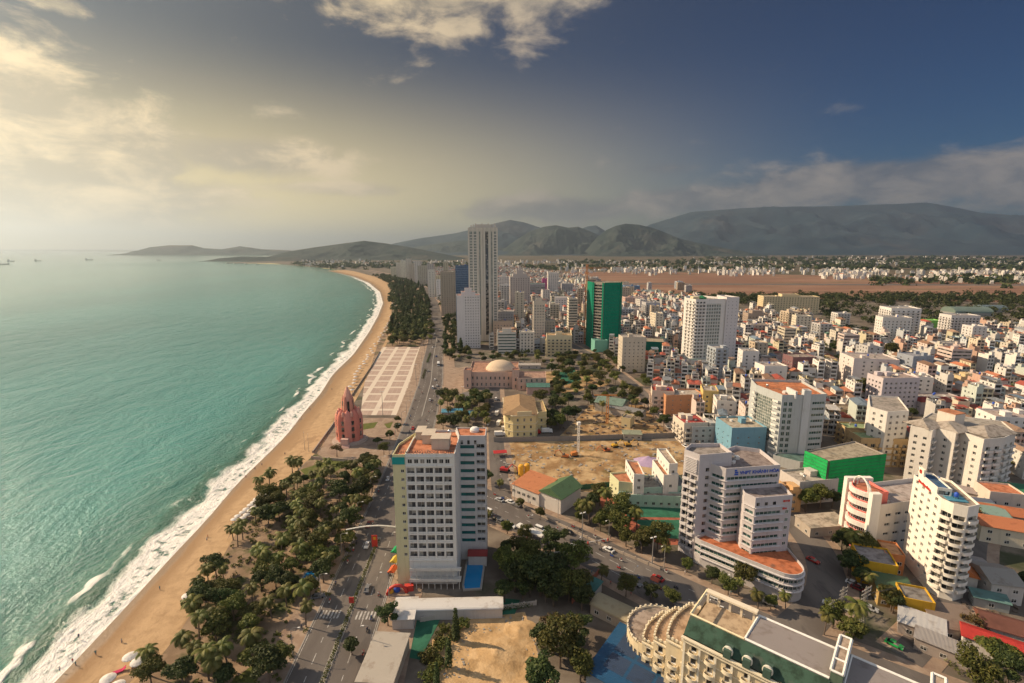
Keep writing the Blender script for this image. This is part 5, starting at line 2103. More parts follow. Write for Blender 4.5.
# other blocks one can tell apart: (u, foot row, roof row, width, depth, turn, ...)
BLK = [
    ('office_block', 'light blue office block with patchy tan flat roof', 'office', 747, 457, 429, 20, 19, 4, (0.17, 0.33, 0.42), 'the light blue office block', dict(pitch=5, w=0.9, h=0.9), (0.42, 0.36, 0.28), []),
    ('hotel_block', 'pale pink lilac hotel block with arched blind front beside green roofed flats', 'hotel', 897, 413, 379, 27, 15, 3, (0.55, 0.48, 0.48), 'the pale pink hotel block', dict(pitch=3.2, m=1), (0.36, 0.28, 0.24), []),
    ('apartment_block', 'plain white block with blank lit flank beside the round tree', 'apartments', 873, 388, 360, 34, 26, -10, (0.66, 0.58, 0.54), 'the plain white block', dict(pitch=5.5, w=1.6, m=5), (0.4, 0.34, 0.3), []),
    ('apartment_block', 'beige tower block with a dark vertical recess behind the long street', 'apartments', 633, 372, 338, 22, 16, 2, (0.52, 0.45, 0.36), 'the beige tower block', dict(pitch=3.6, w=1.2, h=1.2), (0.36, 0.32, 0.28), []),
    ('hotel_block', 'pale green and white hotel with banded balconies and red turret roof', 'hotel', 507, 354, 333, 20, 14, 2, (0.58, 0.55, 0.48), 'the banded green white hotel', dict(STRIP, glass='greenglass'), (0.42, 0.28, 0.2), [(0.5, 0.5, 4)]),
    ('hotel_block', 'white hotel wing with tall window strips next to the banded hotel', 'hotel', 527, 354, 333, 16, 16, 0, (0.60, 0.55, 0.48), None, dict(pitch=3, w=1.6, h=2), (0.4, 0.36, 0.3), []),
    ('hotel_block', 'cream apartment hotel with curved balconies and small red hipped roof', 'hotel', 559, 357, 336, 27, 16, -2, (0.62, 0.54, 0.36), 'the cream balcony hotel', BALC, (0.45, 0.30, 0.16), [(0.25, 0.4, 3)]),
    ('apartment_tower', 'narrow beige tower with tall lit flank behind the banded hotel', 'tower', 539, 346, 302, 14, 16, 4, (0.58, 0.50, 0.40), 'the narrow beige tower', dict(pitch=3), (0.4, 0.35, 0.3), [(0.5, 0.5, 4)]),
    ('office_block', 'beige block standing against the narrow beige tower', 'office', 549, 343, 321, 15, 14, 4, (0.55, 0.46, 0.36), None, {}, (0.4, 0.34, 0.28), []),
    ('hotel_tower', 'grey brown hotel tower with stepped crown and close set windows', 'hotel', 520, 311, 277, 37, 30, 3, (0.47, 0.41, 0.37), 'the grey brown hotel tower', dict(pitch=3, w=1.4, h=1.6, fh=3.4), (0.4, 0.36, 0.32), [(0.7, 0.7, 5), (0.35, 0.4, 7), (0.12, .2, 8)]),
    ('office_tower', 'dark blue glass tower close to the tallest tower', 'office tower', 463, 325, 266, 20, 20, 0, (0.10, 0.15, 0.23), 'the dark blue glass tower', dict(n=1, m=0.3, w=-.1, h=2.5, fh=3.4, sill=.4, d=.1, style='bare', glass='bluglass'), (0.1, 0.1, 0.12), []),
    ('office_tower', 'brown tower with light blue flank behind the coast avenue', 'office tower', 449, 316, 272, 26, 30, 0, (0.38, 0.31, 0.24), 'the brown tower', dict(pitch=3, w=1), (0.3, 0.27, 0.24), []),
    ('apartment_tower', 'small white tower behind the tallest tower', 'tower', 504, 299, 277, 22, 22, 0, (0.62, 0.57, 0.52), None, {}, (0.4, 0.36, 0.32), [(0.4, 0.4, 8)]),
    ('apartment_tower', 'white striped tower beyond the narrow beige tower', 'tower', 553, 299, 273, 24, 24, 0, (0.64, 0.58, 0.52), 'the white striped tower', {}, (0.4, 0.36, 0.32), []),
    ('office_block', 'grey windowless looking block next to the white striped tower', 'office', 567, 298, 284, 26, 22, 0, (0.42, 0.39, 0.38), None, {}, (0.35, 0.32, 0.3), []),
    ('office_block', 'bright white block with blank lit front below the striped tower', 'office', 562, 317, 298, 24, 22, -4, (0.70, 0.65, 0.60), 'the bright white block', {}, (0.45, 0.4, 0.36), []),
    ('office_block', 'brown grey block beneath the bright white block', 'office', 568, 330, 313, 22, 18, 0, (0.32, 0.26, 0.23), None, {}, (0.3, 0.26, 0.24), []),
    ('office_block', 'long grey office with green flat roof and pink neighbour', 'office', 536, 300, 284, 40, 24, 0, (0.37, 0.36, 0.36), None, STRIP, (0.10, 0.2, 0.13), []),
    ('shop_block', 'small bright pink block beside the white striped tower', 'shop', 545, 297, 279, 14, 12, 0, (0.45, 0.10, 0.26), None, {}, (0.4, 0.12, 0.25), []),
    ('office_block', 'light grey block on the slope behind the banded hotel', 'office', 504, 336, 312, 26, 20, 0, (0.47, 0.43, 0.40), None, {}, (0.38, 0.34, 0.3), []),
    ('shop_block', 'low tan block before the light grey block', 'shop', 503, 343, 322, 24, 14, 0, (0.50, 0.38, 0.28), None, {}, (0.4, 0.3, 0.22), []),
    ('office_block', 'cube shaped block in pale teal below the green netted tower', 'office', 601, 352, 341, 15, 14, 8, (0.16, 0.38, 0.30), None, dict(none=1), (0.15, 0.3, 0.25), []),
    ('office_block', 'blue fronted box building at the edge of the airfield', 'office', 632, 297, 286, 36, 26, 0, (0.16, 0.24, 0.36), 'the blue box building', STRIP, (0.3, 0.3, 0.32), []),
    ('apartment_block', 'salmon pink block with white flank beyond the beige tower block', 'apartments', 634, 313, 298, 34, 26, 0, (0.56, 0.38, 0.32), None, {}, (0.4, 0.32, 0.28), []),
    ('apartment_block', 'grey block with white balcony stacks beyond the beige tower block', 'apartments', 652, 324, 303, 22, 20, 4, (0.45, 0.43, 0.42), None, BALC, (0.36, 0.32, 0.3), []),
    ('apartment_block', 'small pinkish white cube house block before the salmon block', 'apartments', 637, 320, 309, 14, 14, 4, (0.62, 0.53, 0.48), None, {}, (0.4, 0.34, 0.3), []),
    ('barracks', 'long yellow institution with a row of bays near the airfield', 'institution', 790, 314, 297, 95, 26, -5, (0.64, 0.52, 0.32), 'the long yellow institution', dict(pitch=4.5), (0.45, 0.36, 0.25), [(0.3, 0.6, 4)]),
    ('apartment_block', 'dark maroon block with lilac flank behind the glass office', 'apartments', 803, 379, 358, 22, 16, 2, (0.22, 0.12, 0.12), 'the dark maroon block', {}, (0.32, 0.26, 0.22), []),
    ('apartment_block', 'white cube house just behind the glass office roof', 'apartments', 774, 390, 367, 19, 16, 2, (0.70, 0.66, 0.61), None, dict(pitch=6), (0.42, 0.36, 0.32), []),
    ('apartment_block', 'mustard yellow block beyond the dark maroon block', 'apartments', 826, 374, 361, 18, 14, -6, (0.58, 0.44, 0.20), None, {}, (0.4, 0.32, 0.22), []),
    ('apartment_tower', 'tall white tower block by the dark woods beside lime green house', 'tower', 902, 342, 309, 34, 26, -8, (0.68, 0.64, 0.60), 'the white tower by the woods', dict(BALC, pitch=5), (0.4, 0.36, 0.32), []),
    ('apartment_block', 'lower stepped wing of the white tower by the woods', 'apartments', 894, 345, 318, 32, 16, -8, (0.66, 0.62, 0.57), None, {}, (0.4, 0.36, 0.32), []),
    ('apartment_block', 'lime green block near the dark woods', 'apartments', 930, 335, 321, 24, 16, -6, (0.24, 0.55, 0.12), 'the lime green block', dict(pitch=5), (0.3, 0.5, 0.2), []),
    ('apartment_tower', 'white and grey balcony tower near the barrel roofed hangars', 'tower', 962, 341, 316, 34, 20, -4, (0.62, 0.58, 0.55), 'the white balcony tower', BALC, (0.38, 0.34, 0.31), []),
    ('apartment_tower', 'narrow white tower at the shoulder of the balcony tower', 'tower', 977, 347, 327, 16, 16, -4, (0.64, 0.60, 0.57), None, {}, (0.38, 0.34, 0.31), []),
    ('apartment_block', 'orange brown block with small square windows along the long street', 'apartments', 684, 416, 396, 27, 15, 4, (0.52, 0.25, 0.13), 'the orange brown block', dict(pitch=5, w=0.9, h=0.9, m=2), (0.42, 0.36, 0.30), []),
    ('apartment_block', 'yellow fronted narrow block next to the orange brown block', 'apartments', 709, 418, 392, 10, 16, -14, (0.66, 0.47, 0.18), 'the yellow narrow block', {}, (0.4, 0.34, 0.28), []),
    ('apartment_block', 'white stacked block with bright blank flank behind the light blue office', 'apartments', 725, 427, 402, 12, 14, -12, (0.72, 0.68, 0.62), 'the white stacked block', dict(pitch=4), (0.42, 0.36, 0.3), []),
    ('apartment_block', 'white block of flats with curved balconies and a deep red roof', 'apartments', 662, 414, 392, 15, 14, -12, (0.66, 0.52, 0.42), 'the red roofed street block', BALC, (0.40, 0.07, 0.05), []),
    ('apartment_block', 'cream villa block with red roof slopes behind the light blue office', 'apartments', 695, 443, 424, 15, 16, 6, (0.60, 0.53, 0.44), None, BALC, (0.36, 0.07, 0.06), []),
    ('apartment_block', 'grey flats with dark small windows before the yellow narrow block', 'apartments', 706, 444, 428, 18, 12, 4, (0.42, 0.41, 0.39), None, {}, (0.33, 0.3, 0.27), []),
    ('shop_block', 'low white service block in front of the vivid green netted block', 'shop', 817, 503, 482, 20, 13, 10, (0.52, 0.47, 0.43), 'the low white service block', dict(n=4, m=(8, 0.8), w=1.7, h=1.3, fh=4), (0.40, 0.34, 0.29), []),
    ('shop_block', 'small pale orange house between the lilac office and the white service block', 'house', 787, 513, 492, 12, 8, 6, (0.60, 0.36, 0.17), None, dict(pitch=4), (0.42, 0.26, 0.15), []),
    ('walk_up_flats', 'ochre walk up flats with pale green roof behind the green netted block', 'flats', 868, 448, 430, 26, 11, -6, (0.50, 0.36, 0.19), 'the ochre flats', dict(BALC, pitch=3.6), (0.26, 0.33, 0.18), []),
    ('walk_up_flats', 'ochre walk up flats with mossy roof nearest the white apartment complex', 'flats', 882, 466, 440, 25, 11, -4, (0.48, 0.34, 0.18), None, dict(BALC, pitch=3.6), (0.25, 0.32, 0.17), []),
    ('walk_up_flats', 'brown roofed walk up flats under the broad dark tree', 'flats', 850, 428, 411, 36, 12, -6, (0.42, 0.30, 0.19), None, dict(BALC, pitch=3.6), (0.28, 0.22, 0.15), []),
    ('hotel_block', 'white hotel with dotted dark windows at the edge of the view behind the apartment complex', 'hotel', 1016, 447, 419, 26, 16, -10, (0.72, 0.68, 0.63), 'the dotted white hotel', dict(pitch=3.6), (0.42, 0.34, 0.3), []),
    ('apartment_block', 'slate blue gabled block beyond the pale pink hotel block', 'apartments', 921, 376, 357, 20, 18, 4, (0.30, 0.32, 0.36), None, dict(pitch=6), (0.3, 0.3, 0.32), []),
    ('apartment_block', 'thin white slab with pointed foot beyond the pale pink hotel block', 'apartments', 922, 400, 378, 11, 14, -20, (0.70, 0.66, 0.61), None, {}, (0.42, 0.36, 0.32), []),
    ('apartment_block', 'short white cube between the plain white block and the slate block', 'apartments', 897, 382, 369, 20, 14, -6, (0.68, 0.63, 0.58), None, {}, (0.42, 0.36, 0.32), []),
    ('apartment_block', 'wide grey blank block before the red hipped roof', 'apartments', 935, 410, 398, 34, 10, 2, (0.42, 0.36, 0.35), None, dict(none=1), (0.40, 0.34, 0.3), []),
    ('apartment_block', 'cream block with flat roof and yellow front by the round tree grove', 'apartments', 972, 392, 378, 20, 12, -6, (0.60, 0.46, 0.26), None, {}, (0.4, 0.34, 0.26), []),
    ('apartment_block', 'pale grey flats with many small balconies below the balcony tower', 'apartments', 950, 357, 344, 26, 14, -4, (0.55, 0.50, 0.46), None, BALC, (0.38, 0.34, 0.3), []),
    ('apartment_block', 'brown concrete flats between the lime green block and the balcony tower', 'apartments', 945, 345, 332, 18, 16, -4, (0.30, 0.23, 0.19), None, {}, (0.3, 0.26, 0.22), []),
    ('apartment_block', 'white square block beside the joined white high rises', 'apartments', 749, 376, 352, 14, 15, -8, (0.66, 0.63, 0.6), None, dict(pitch=6), (0.4, 0.36, 0.32), []),
    ('apartment_block', 'brown flats with a stepped top beyond the joined white high rises', 'apartments', 757, 330, 314, 28, 20, -4, (0.36, 0.28, 0.22), 'the stepped brown flats', {}, (0.36, 0.3, 0.26), [(0.5, 0.6, 4)]),
    ('apartment_block', 'pale brown row of flats in front of the stepped brown flats', 'apartments', 752, 338, 325, 42, 14, -4, (0.50, 0.42, 0.35), None, dict(BALC, pitch=4.5), (0.4, 0.34, 0.28), []),
]
for i, (nm, lb, ct, u, vb, vt, w, d, rz, colr, ph, sp, rf, tp) in enumerate(BLK):
    slab(nm, lb, ct, u, vb, vt, w, d, rz, colr, ph, sp, rf, top=tp, seed=40 + i, n_clutter=4 if vb > 380 else 2).finish()

# the many other mid rise blocks of the centre
MID = []
r = random.Random(17)
tones = [('white', (0.66, 0.62, 0.57)), ('cream', (0.62, 0.55, 0.43)), ('pale grey', (0.50, 0.48, 0.46)), ('tan', (0.52, 0.42, 0.31)), ('pinkish', (0.58, 0.47, 0.42)), ('bluish', (0.44, 0.47, 0.50))]
for i in range(110):
    u, vb = (r.uniform(478, 690), r.uniform(288, 340)) if i < 80 else (r.uniform(700, 1000), r.uniform(325, 400))
    q = ground_point(u, vb)
    q = Vector((q.x, q.y + 8))
    fl = r.choice((6, 7, 8, 9, 9, 12, 15) if vb > 300 and u < 660 else (5, 6)) if i < 80 else r.choice((5, 6, 7, 8))
    w, d = r.uniform(9, 20), r.uniform(12, 20)
    if any((q - m[1]).length < 21 for m in MID) or any((q - Vector((sum(p[0] for p in f) / len(f), sum(p[1] for p in f) / len(f)))).length < 30 for f in FOOT[:140]):
        continue
    tn, tc = r.choice(tones)
    sh_ = r.uniform(0.85, 1.08)
    B = Building('mid_rise_block', None, 'apartments', q, tuple(c * sh_ for c in tc), group='mid rise blocks among the houses')
    poly = rect(q.x, q.y, w, d, R(r.uniform(-12, 12)))
    sp = r.choice((dict(pitch=4, m=.7, w=1.6, h=1.6, fh=3.4, sill=1, d=.3, style='bare'), dict(pitch=4.2, m=0.4, w=2.6, h=2.0, fh=3.4, sill=.4, d=.6, style='bare', balc=(-.5, .9, True, .9)), dict(n=1, m=.5, w=-.1, h=1.4, fh=3.4, sill=1, d=.4, style='bare')))
    B.volume(poly, 0, fl * 3.4, None, sp, parapet=.9, roof=r.choice(((0.36, 0.32, 0.28), (0.45, 0.2, 0.12), (0.3, 0.28, 0.27))))
    clutter(B, poly, fl * 3.4, 2, i)
    B.finish()
    B.root['look'] = f'{tn} {"tower" if fl > 9 else "block"} of {ORDW[fl]} storeys'
    MID.append((B.root, q))
label_by_landmark(MID, lambda o: o['look'], LAND)
for o, _ in MID:
    del o['look']

# far towers along the coast avenue
far = [(400, 279, 263, 26), (404, 280, 261, 22), (409, 281, 259, 18), (413, 282, 264, 24), (418, 283, 261, 20), (423, 286, 266, 30), (431, 291, 264, 18), (436, 296, 276, 22), (441, 300, 280, 20),
       (432, 297, 270, 16), (446, 287, 262, 14), (394, 277, 267, 26), (453, 297, 271, 18), (427, 281, 269, 22)]
words_far = ['cream', 'white', 'pale grey', 'ochre', 'tan', 'grey', 'lemon', 'beige', 'bluish grey', 'pinkish', 'thin white', 'squat tan', 'stone coloured', 'dull white']
for i, (u, vb, vt, w) in enumerate(far):
    c = 0.36 + 0.28 * rng.random()
    c = (c + 0.03, c - 0.01, c * rng.uniform(0.72, 0.95))
    slab('high_rise', f'far {words_far[i]} high rise in the cluster behind the coast pines', 'high rise', u, vb, vt, w * 1.0, w, 0, c, None, dict(pitch=5, w=2, h=1.6, fh=4, style='bare'), n_clutter=0, group='far high rises along the avenue').finish()


# ------------------------------------------------------------------ low buildings near the viewer
def low(name, label, cat, u, v, z, w, d, rz, wallc, roofc, h, kind='gable', rise=1.8, roofm='tin', wins=3, phrase=None):
    """single storey or two storey building whose roof middle is seen at (u, v) at height z"""
    p = ground_point(u, v, z)
    t = thing(name, label, cat, (p.x, p.y, 0), R(rz))
    b = MB()
    b.box(-w / 2, w / 2, -d / 2, d / 2, 0, h)
    if kind == 'gable':
        b.add([(-w / 2, -d / 2, h), (-w / 2, d / 2, h), (-w / 2, 0, h + rise * 0.94), (w / 2, -d / 2, h), (w / 2, d / 2, h), (w / 2, 0, h + rise * 0.94)], [(0, 2, 1), (3, 4, 5)])
    b.put('wall', [M['plaster']], t, color=wallc)
    b = MB()
    if kind == 'gable':
        b.gable(-w / 2, w / 2, -d / 2, d / 2, h + 0.03, rise, over=0.5)
    elif kind == 'hip':
        b.gable(-w / 2, w / 2, -d / 2, d / 2, h + 0.03, rise, over=0.5, hip=d * 0.45)
    elif kind == 'shed':
        x, y = w / 2 + 0.4, d / 2 + 0.4
        b.add([(-x, -y, h + .05), (x, -y, h + .05), (x, y, h + rise), (-x, y, h + rise), (-x, y, h + rise - .2), (x, y, h + rise - .2), (-x, -y, h - .12), (x, -y, h - .12)],
              [(0, 1, 2, 3), (3, 2, 5, 4), (6, 7, 1, 0), (6, 0, 3, 4), (1, 7, 5, 2)])
    elif kind == 'barrel':
        n = 10
        pts = [(d / 2 + 0.3) * -math.cos(math.pi * i / n) for i in range(n + 1)]
        zs = [h + 0.05 + rise * math.sin(math.pi * i / n) for i in range(n + 1)]
        vs = [(x, pts[i], zs[i]) for x in (-w / 2 - .3, w / 2 + .3) for i in range(n + 1)]
        b.add(vs, [(i, i + n + 1, i + n + 2, i + 1)[::-1] for i in range(n)] + [tuple(range(n + 1)), tuple(range(n + 1, 2 * n + 2))[::-1]])
    else:
        b.box(-w / 2 + .2, w / 2 - .2, -d / 2 + .2, d / 2 - .2, h, h + 0.12)
        roofm = 'roof'
    b.put('roof', [M[roofm]], t, color=roofc)
    if kind == 'flat':
        b = MB()
        for (x0, x1, y0, y1) in ((-w / 2, w / 2, -d / 2 - .02, -d / 2 + .19), (-w / 2, w / 2, d / 2 - .19, d / 2 + .02), (-w / 2 - .02, -w / 2 + .19, -d / 2 + .19, d / 2 - .19), (w / 2 - .19, w / 2 + .02, -d / 2 + .19, d / 2 - .19)):
            b.box(x0, x1, y0, y1, h + 0.003, h + 0.8)
        b.put('parapet', [M['plaster']], t, color=wallc)
    for fl in range(max(1, int(h / 3.2))):
        for i in range(wins):
            x = -w / 2 + w * (i + 0.5) / wins
            link('window', window_mesh(min(1.5, w / wins * 0.6), 1.3), t, (x, -d / 2 - 0.01, 1.0 + 3.2 * fl))
            if i < 2:
                link('window', window_mesh(1.2, 1.3), t, (-w / 2 - 0.01, -d / 4 + d / 2 * i, 1.0 + 3.2 * fl), -math.pi / 2)
    FOOT.append(rect(p.x, p.y, w, d, R(rz)))
    if phrase:
        mark(phrase, (p.x, p.y))
    return t


Wt, Tn, Gy = (0.62, 0.57, 0.5), (0.45, 0.36, 0.27), (0.30, 0.28, 0.26)
LOW = [
    ('shed', 'long grey ribbed roof shed beside the coast road hedge', 'shed', 384, 656, 4.6, 9.5, 16, -4, Tn, (0.42, 0.37, 0.31), 4.2, 'shed', 0.8, 'tin', 0, 'the ribbed grey shed'),
    ('canopy_hall', 'long white arched canopy along the front of the hotel court', 'canopy', 452, 602, 4.2, 32, 5.2, 2, (0.5, 0.46, 0.42), (0.62, 0.59, 0.56), 3.4, 'barrel', 1.0, 'tin', 0, 'the long white canopy'),
    ('canopy_hall', 'short white corrugated canopy next to the red play arch', 'canopy', 405, 607, 4.2, 6.5, 9, 3, (0.5, 0.46, 0.42), (0.62, 0.58, 0.54), 3.6, 'shed', 0.5, 'tin', 0, None),
    ('market_roof', 'bright blue metal roof hall with paler roof lights below the cream hotel', 'hall', 645, 668, 5.5, 24, 20, -38, (0.25, 0.28, 0.32), (0.012, 0.075, 0.17), 5.2, 'shed', 1.2, 'tin', 0, 'the blue roofed hall'),
    ('restaurant', 'low curved tan roofed pavilion beside the cream hotel terrace', 'pavilion', 614, 606, 4, 13, 6.5, -38, (0.40, 0.33, 0.26), (0.36, 0.30, 0.19), 3.4, 'barrel', 1.2, 'tin', 3, 'the tan pavilion'),
    ('kiosk', 'small teal roofed kiosk behind the bus shelter', 'kiosk', 588, 580, 4, 8, 5, -40, (0.4, 0.36, 0.32), (0.04, 0.14, 0.13), 3.2, 'shed', 0.8, 'tin', 2, None),
    ('gatehouse', 'flat roofed grey guard building behind the dark trees', 'house', 553, 558, 5, 10, 7, 4, (0.40, 0.36, 0.31), (0.3, 0.27, 0.24), 4.4, 'flat', 0, 'roof', 2, None),
    ('shop', 'mustard yellow shop with grey tin roof by the palm corner', 'shop', 874, 556, 8, 11, 11, -20, (0.62, 0.36, 0.03), (0.23, 0.22, 0.23), 8, 'flat', 0, 'roof', 3, 'the mustard yellow shop'),
    ('shop', 'orange flat roofed shop at the foot of the banded building', 'shop', 891, 548, 8, 6, 9, -20, (0.5, 0.2, 0.08), (0.42, 0.25, 0.15), 7.4, 'flat', 0, 'roof', 2, None),
    ('shop', 'green tin roofed shop in front of the slim white tower', 'shop', 893, 584, 6, 10, 9, -20, (0.40, 0.27, 0.1), (0.045, 0.10, 0.05), 5.6, 'shed', 1.0, 'tin', 3, None),
    ('shop', 'yellow fronted shop house at the foot of the slim white tower', 'shop', 915, 594, 6.5, 8, 8, -20, (0.60, 0.34, 0.03), (0.22, 0.2, 0.18), 6.3, 'flat', 0, 'roof', 3, 'the yellow fronted shop'),
    ('house', 'house with grey and teal gabled roof on the sloping lane', 'house', 996, 571, 8, 9, 12, -12, (0.55, 0.5, 0.45), (0.33, 0.30, 0.26), 7, 'gable', 2.2, 'tin', 2, 'the grey gabled house'),
    ('house', 'teal tin lean to in front of the grey gabled house', 'lean-to', 990, 595, 4, 9, 4, -25, (0.35, 0.35, 0.32), (0.12, 0.22, 0.20), 3.4, 'shed', 0.7, 'tin', 1, None),
    ('house', 'orange gabled chapel like house beside the slim white tower', 'house', 959, 566, 7, 7, 9, 60, (0.66, 0.6, 0.52), (0.55, 0.17, 0.05), 6, 'gable', 3.0, 'tile', 1, 'the orange gabled house'),
    ('house', 'house with plain grey tin roof behind the orange gabled house', 'house', 970, 560, 6, 8, 9, -30, (0.42, 0.38, 0.34), (0.32, 0.29, 0.27), 5.4, 'gable', 1.4, 'tin', 1, None),
    ('warehouse', 'long cream building with broad orange tiled roof', 'warehouse', 1012, 522, 8, 22, 11, -24, (0.66, 0.57, 0.42), (0.50, 0.17, 0.07), 7, 'gable', 2.4, 'tile', 4, 'the long orange roofed building'),
    ('warehouse', 'second orange roofed building behind the long cream one', 'warehouse', 1010, 509, 8, 22, 9, -24, (0.6, 0.5, 0.38), (0.46, 0.15, 0.06), 7, 'gable', 2.0, 'tile', 3, None),
    ('house', 'long white house with pale teal roof beside the orange roofed building', 'house', 990, 507, 8, 8, 12, -14, (0.68, 0.62, 0.54), (0.22, 0.32, 0.27), 7, 'gable', 1.6, 'tin', 2, None),
    ('house', 'villa with terracotta stepped roof terraces behind the slim white tower', 'villa', 1000, 487, 10, 13, 11, -14, (0.62, 0.53, 0.44), (0.5, 0.19, 0.1), 9, 'flat', 0, 'roof', 3, 'the terracotta villa'),
    ('house', 'low long grey roofed row house behind the slim white tower', 'house', 974, 490, 5, 22, 7, -38, (0.5, 0.42, 0.36), (0.34, 0.28, 0.26), 4.5, 'gable', 1.4, 'tin', 4, None),
    ('house', 'dark blue grey tin roofed shed beside the row house', 'shed', 978, 501, 6, 10, 8, -20, (0.4, 0.36, 0.32), (0.10, 0.12, 0.17), 5.5, 'barrel', 1.2, 'tin', 2, None),
    ('house', 'white house with green roof edge by the terracotta villa', 'house', 1020, 488, 8, 10, 10, -18, (0.66, 0.62, 0.55), (0.05, 0.2, 0.1), 7, 'shed', 1.0, 'tin', 2, None),
    ('cafe', 'cafe with broken white tin awning along the corner street', 'cafe', 922, 620, 4.5, 11, 8, -38, (0.36, 0.3, 0.26), (0.50, 0.48, 0.46), 4, 'shed', 0.7, 'tin', 2, 'the white awning cafe'),
    ('cafe', 'cafe with patched grey tin roof nearest the green car', 'cafe', 945, 642, 4.5, 13, 5, -42, (0.34, 0.28, 0.24), (0.32, 0.29, 0.27), 4, 'shed', 0.7, 'tin', 3, None),
    ('cafe', 'wide brown tin roof between the awning cafe and the russet tree', 'shed', 952, 616, 4.5, 12, 11, -14, (0.34, 0.28, 0.24), (0.22, 0.165, 0.13), 4, 'shed', 0.9, 'tin', 2, None),
    ('house', 'long white house with bright red roof and grey gable', 'house', 1010, 642, 5.5, 20, 6.5, -38, (0.66, 0.6, 0.54), (0.50, 0.04, 0.03), 4.6, 'gable', 1.4, 'tile', 4, 'the bright red roofed house'),
    ('house', 'house with dark brown tile roof behind the bright red roof', 'house', 1015, 625, 5.5, 16, 8, -32, (0.45, 0.38, 0.32), (0.16, 0.06, 0.04), 5, 'gable', 2, 'tile', 2, None),
    ('house', 'low white fronted market roof with red awnings beside the lilac office', 'market', 823, 519, 5, 18, 9, 8, (0.4, 0.34, 0.28), (0.44, 0.37, 0.29), 4.4, 'shed', 0.5, 'roof', 3, 'the red awning market'),
    ('hall', 'grey green gabled hall beside the building site', 'hall', 612, 399, 8, 20, 16, -30, (0.40, 0.36, 0.3), (0.17, 0.24, 0.19), 6.4, 'gable', 3, 'tin', 3, 'the grey green hall'),
    ('hall', 'long low grey shed behind the grey green hall', 'shed', 626, 407, 6, 26, 9, -38, (0.42, 0.36, 0.3), (0.22, 0.21, 0.2), 5, 'gable', 1.6, 'tin', 3, None),
    ('house', 'small lit cream house at the end of the long shed', 'house', 628, 417, 6, 6, 9, -30, (0.62, 0.5, 0.28), (0.3, 0.25, 0.2), 6, 'flat', 0, 'roof', 1, None),
    ('pavilion', 'low pavilion with dark slate roof behind the hotel', 'pavilion', 473, 394, 5, 20, 8, 3, (0.4, 0.33, 0.27), (0.16, 0.14, 0.14), 4, 'hip', 2.4, 'tile', 4, 'the slate pavilion'),
    ('pavilion', 'pavilion with bright blue roof edge beside the coast road', 'pavilion', 452, 410, 4, 14, 6, 3, (0.33, 0.30, 0.28), (0.07, 0.25, 0.36), 3.4, 'shed', 0.6, 'tin', 3, None),
    ('pavilion', 'second blue edged pavilion towards the yellow building', 'pavilion', 469, 412, 4, 9, 6, 3, (0.33, 0.30, 0.28), (0.08, 0.24, 0.32), 3.4, 'shed', 0.6, 'tin', 2, None),
    ('site_office', 'site shed with pale green roof behind the site wall', 'shed', 632, 432, 4, 11, 6, -4, (0.42, 0.38, 0.32), (0.26, 0.28, 0.2), 3.6, 'shed', 0.6, 'tin', 3, None),
    ('house', 'white roofed rest house at the edge of the palm yard', 'house', 529, 364, 4, 22, 7, 0, (0.5, 0.44, 0.38), (0.42, 0.37, 0.32), 3.6, 'gable', 1.4, 'tin', 3, None),
    ('hangar', 'large pale barrel roofed hangar among dark trees', 'hangar', 967, 309, 10, 60, 36, -6, (0.3, 0.3, 0.28), (0.15, 0.2, 0.17), 5, 'barrel', 9, 'tin', 0, 'the barrel roofed hangar'),
    ('hangar', 'second grey barrel roofed hangar beyond the trees', 'hangar', 990, 306, 10, 40, 30, -6, (0.3, 0.3, 0.28), (0.12, 0.16, 0.17), 5, 'barrel', 7, 'tin', 0, None),
    ('hangar', 'long teal roofed shed by the woods', 'shed', 1000, 325, 8, 50, 20, -10, (0.35, 0.35, 0.3), (0.06, 0.15, 0.12), 6, 'gable', 3, 'tin', 0, None),
    ('hall', 'low green roofed hall near the airfield edge', 'hall', 668, 294, 10, 50, 26, -4, (0.36, 0.36, 0.33), (0.10, 0.19, 0.15), 7, 'gable', 4, 'tin', 0, None),
    ('hall', 'low grey green hall beside the blue box building', 'hall', 650, 290, 10, 50, 26, -4, (0.36, 0.36, 0.33), (0.2, 0.23, 0.2), 7, 'gable', 4, 'tin', 0, None),
    ('house', 'house with large orange hipped roof below the cream flat block', 'house', 952, 384, 8, 20, 12, -6, (0.6, 0.55, 0.48), (0.52, 0.17, 0.06), 6.5, 'gable', 2.6, 'tile', 3, 'the orange hipped house'),
    ('house', 'house with wide deep red roof beyond the apartment complex', 'house', 934, 396, 12, 24, 9, 0, (0.5, 0.42, 0.4), (0.30, 0.045, 0.03), 9, 'hip', 2.6, 'tile', 3, None),
    ('house', 'pair of blue barrel roofed houses beside the pale pink hotel', 'house', 924, 372, 8, 22, 9, 0, (0.5, 0.5, 0.5), (0.17, 0.25, 0.36), 7, 'barrel', 2, 'tin', 2, None),
    ('house', 'house with bright scarlet roof among the far white houses', 'house', 980, 352, 10, 13, 11, -6, (0.6, 0.52, 0.45), (0.62, 0.06, 0.03), 8, 'hip', 2.4, 'tile', 2, 'the scarlet roofed house'),
    ('house', 'house with orange red roof beside the pale grey flats', 'house', 1003, 357, 9, 13, 10, -6, (0.6, 0.54, 0.48), (0.58, 0.11, 0.05), 7.4, 'hip', 2.2, 'tile', 2, None),
    ('house', 'orange tiled house near the yellow institution', 'house', 748, 337, 8, 18, 14, -8, (0.5, 0.4, 0.32), (0.58, 0.16, 0.05), 6, 'hip', 3, 'tile', 2, None),
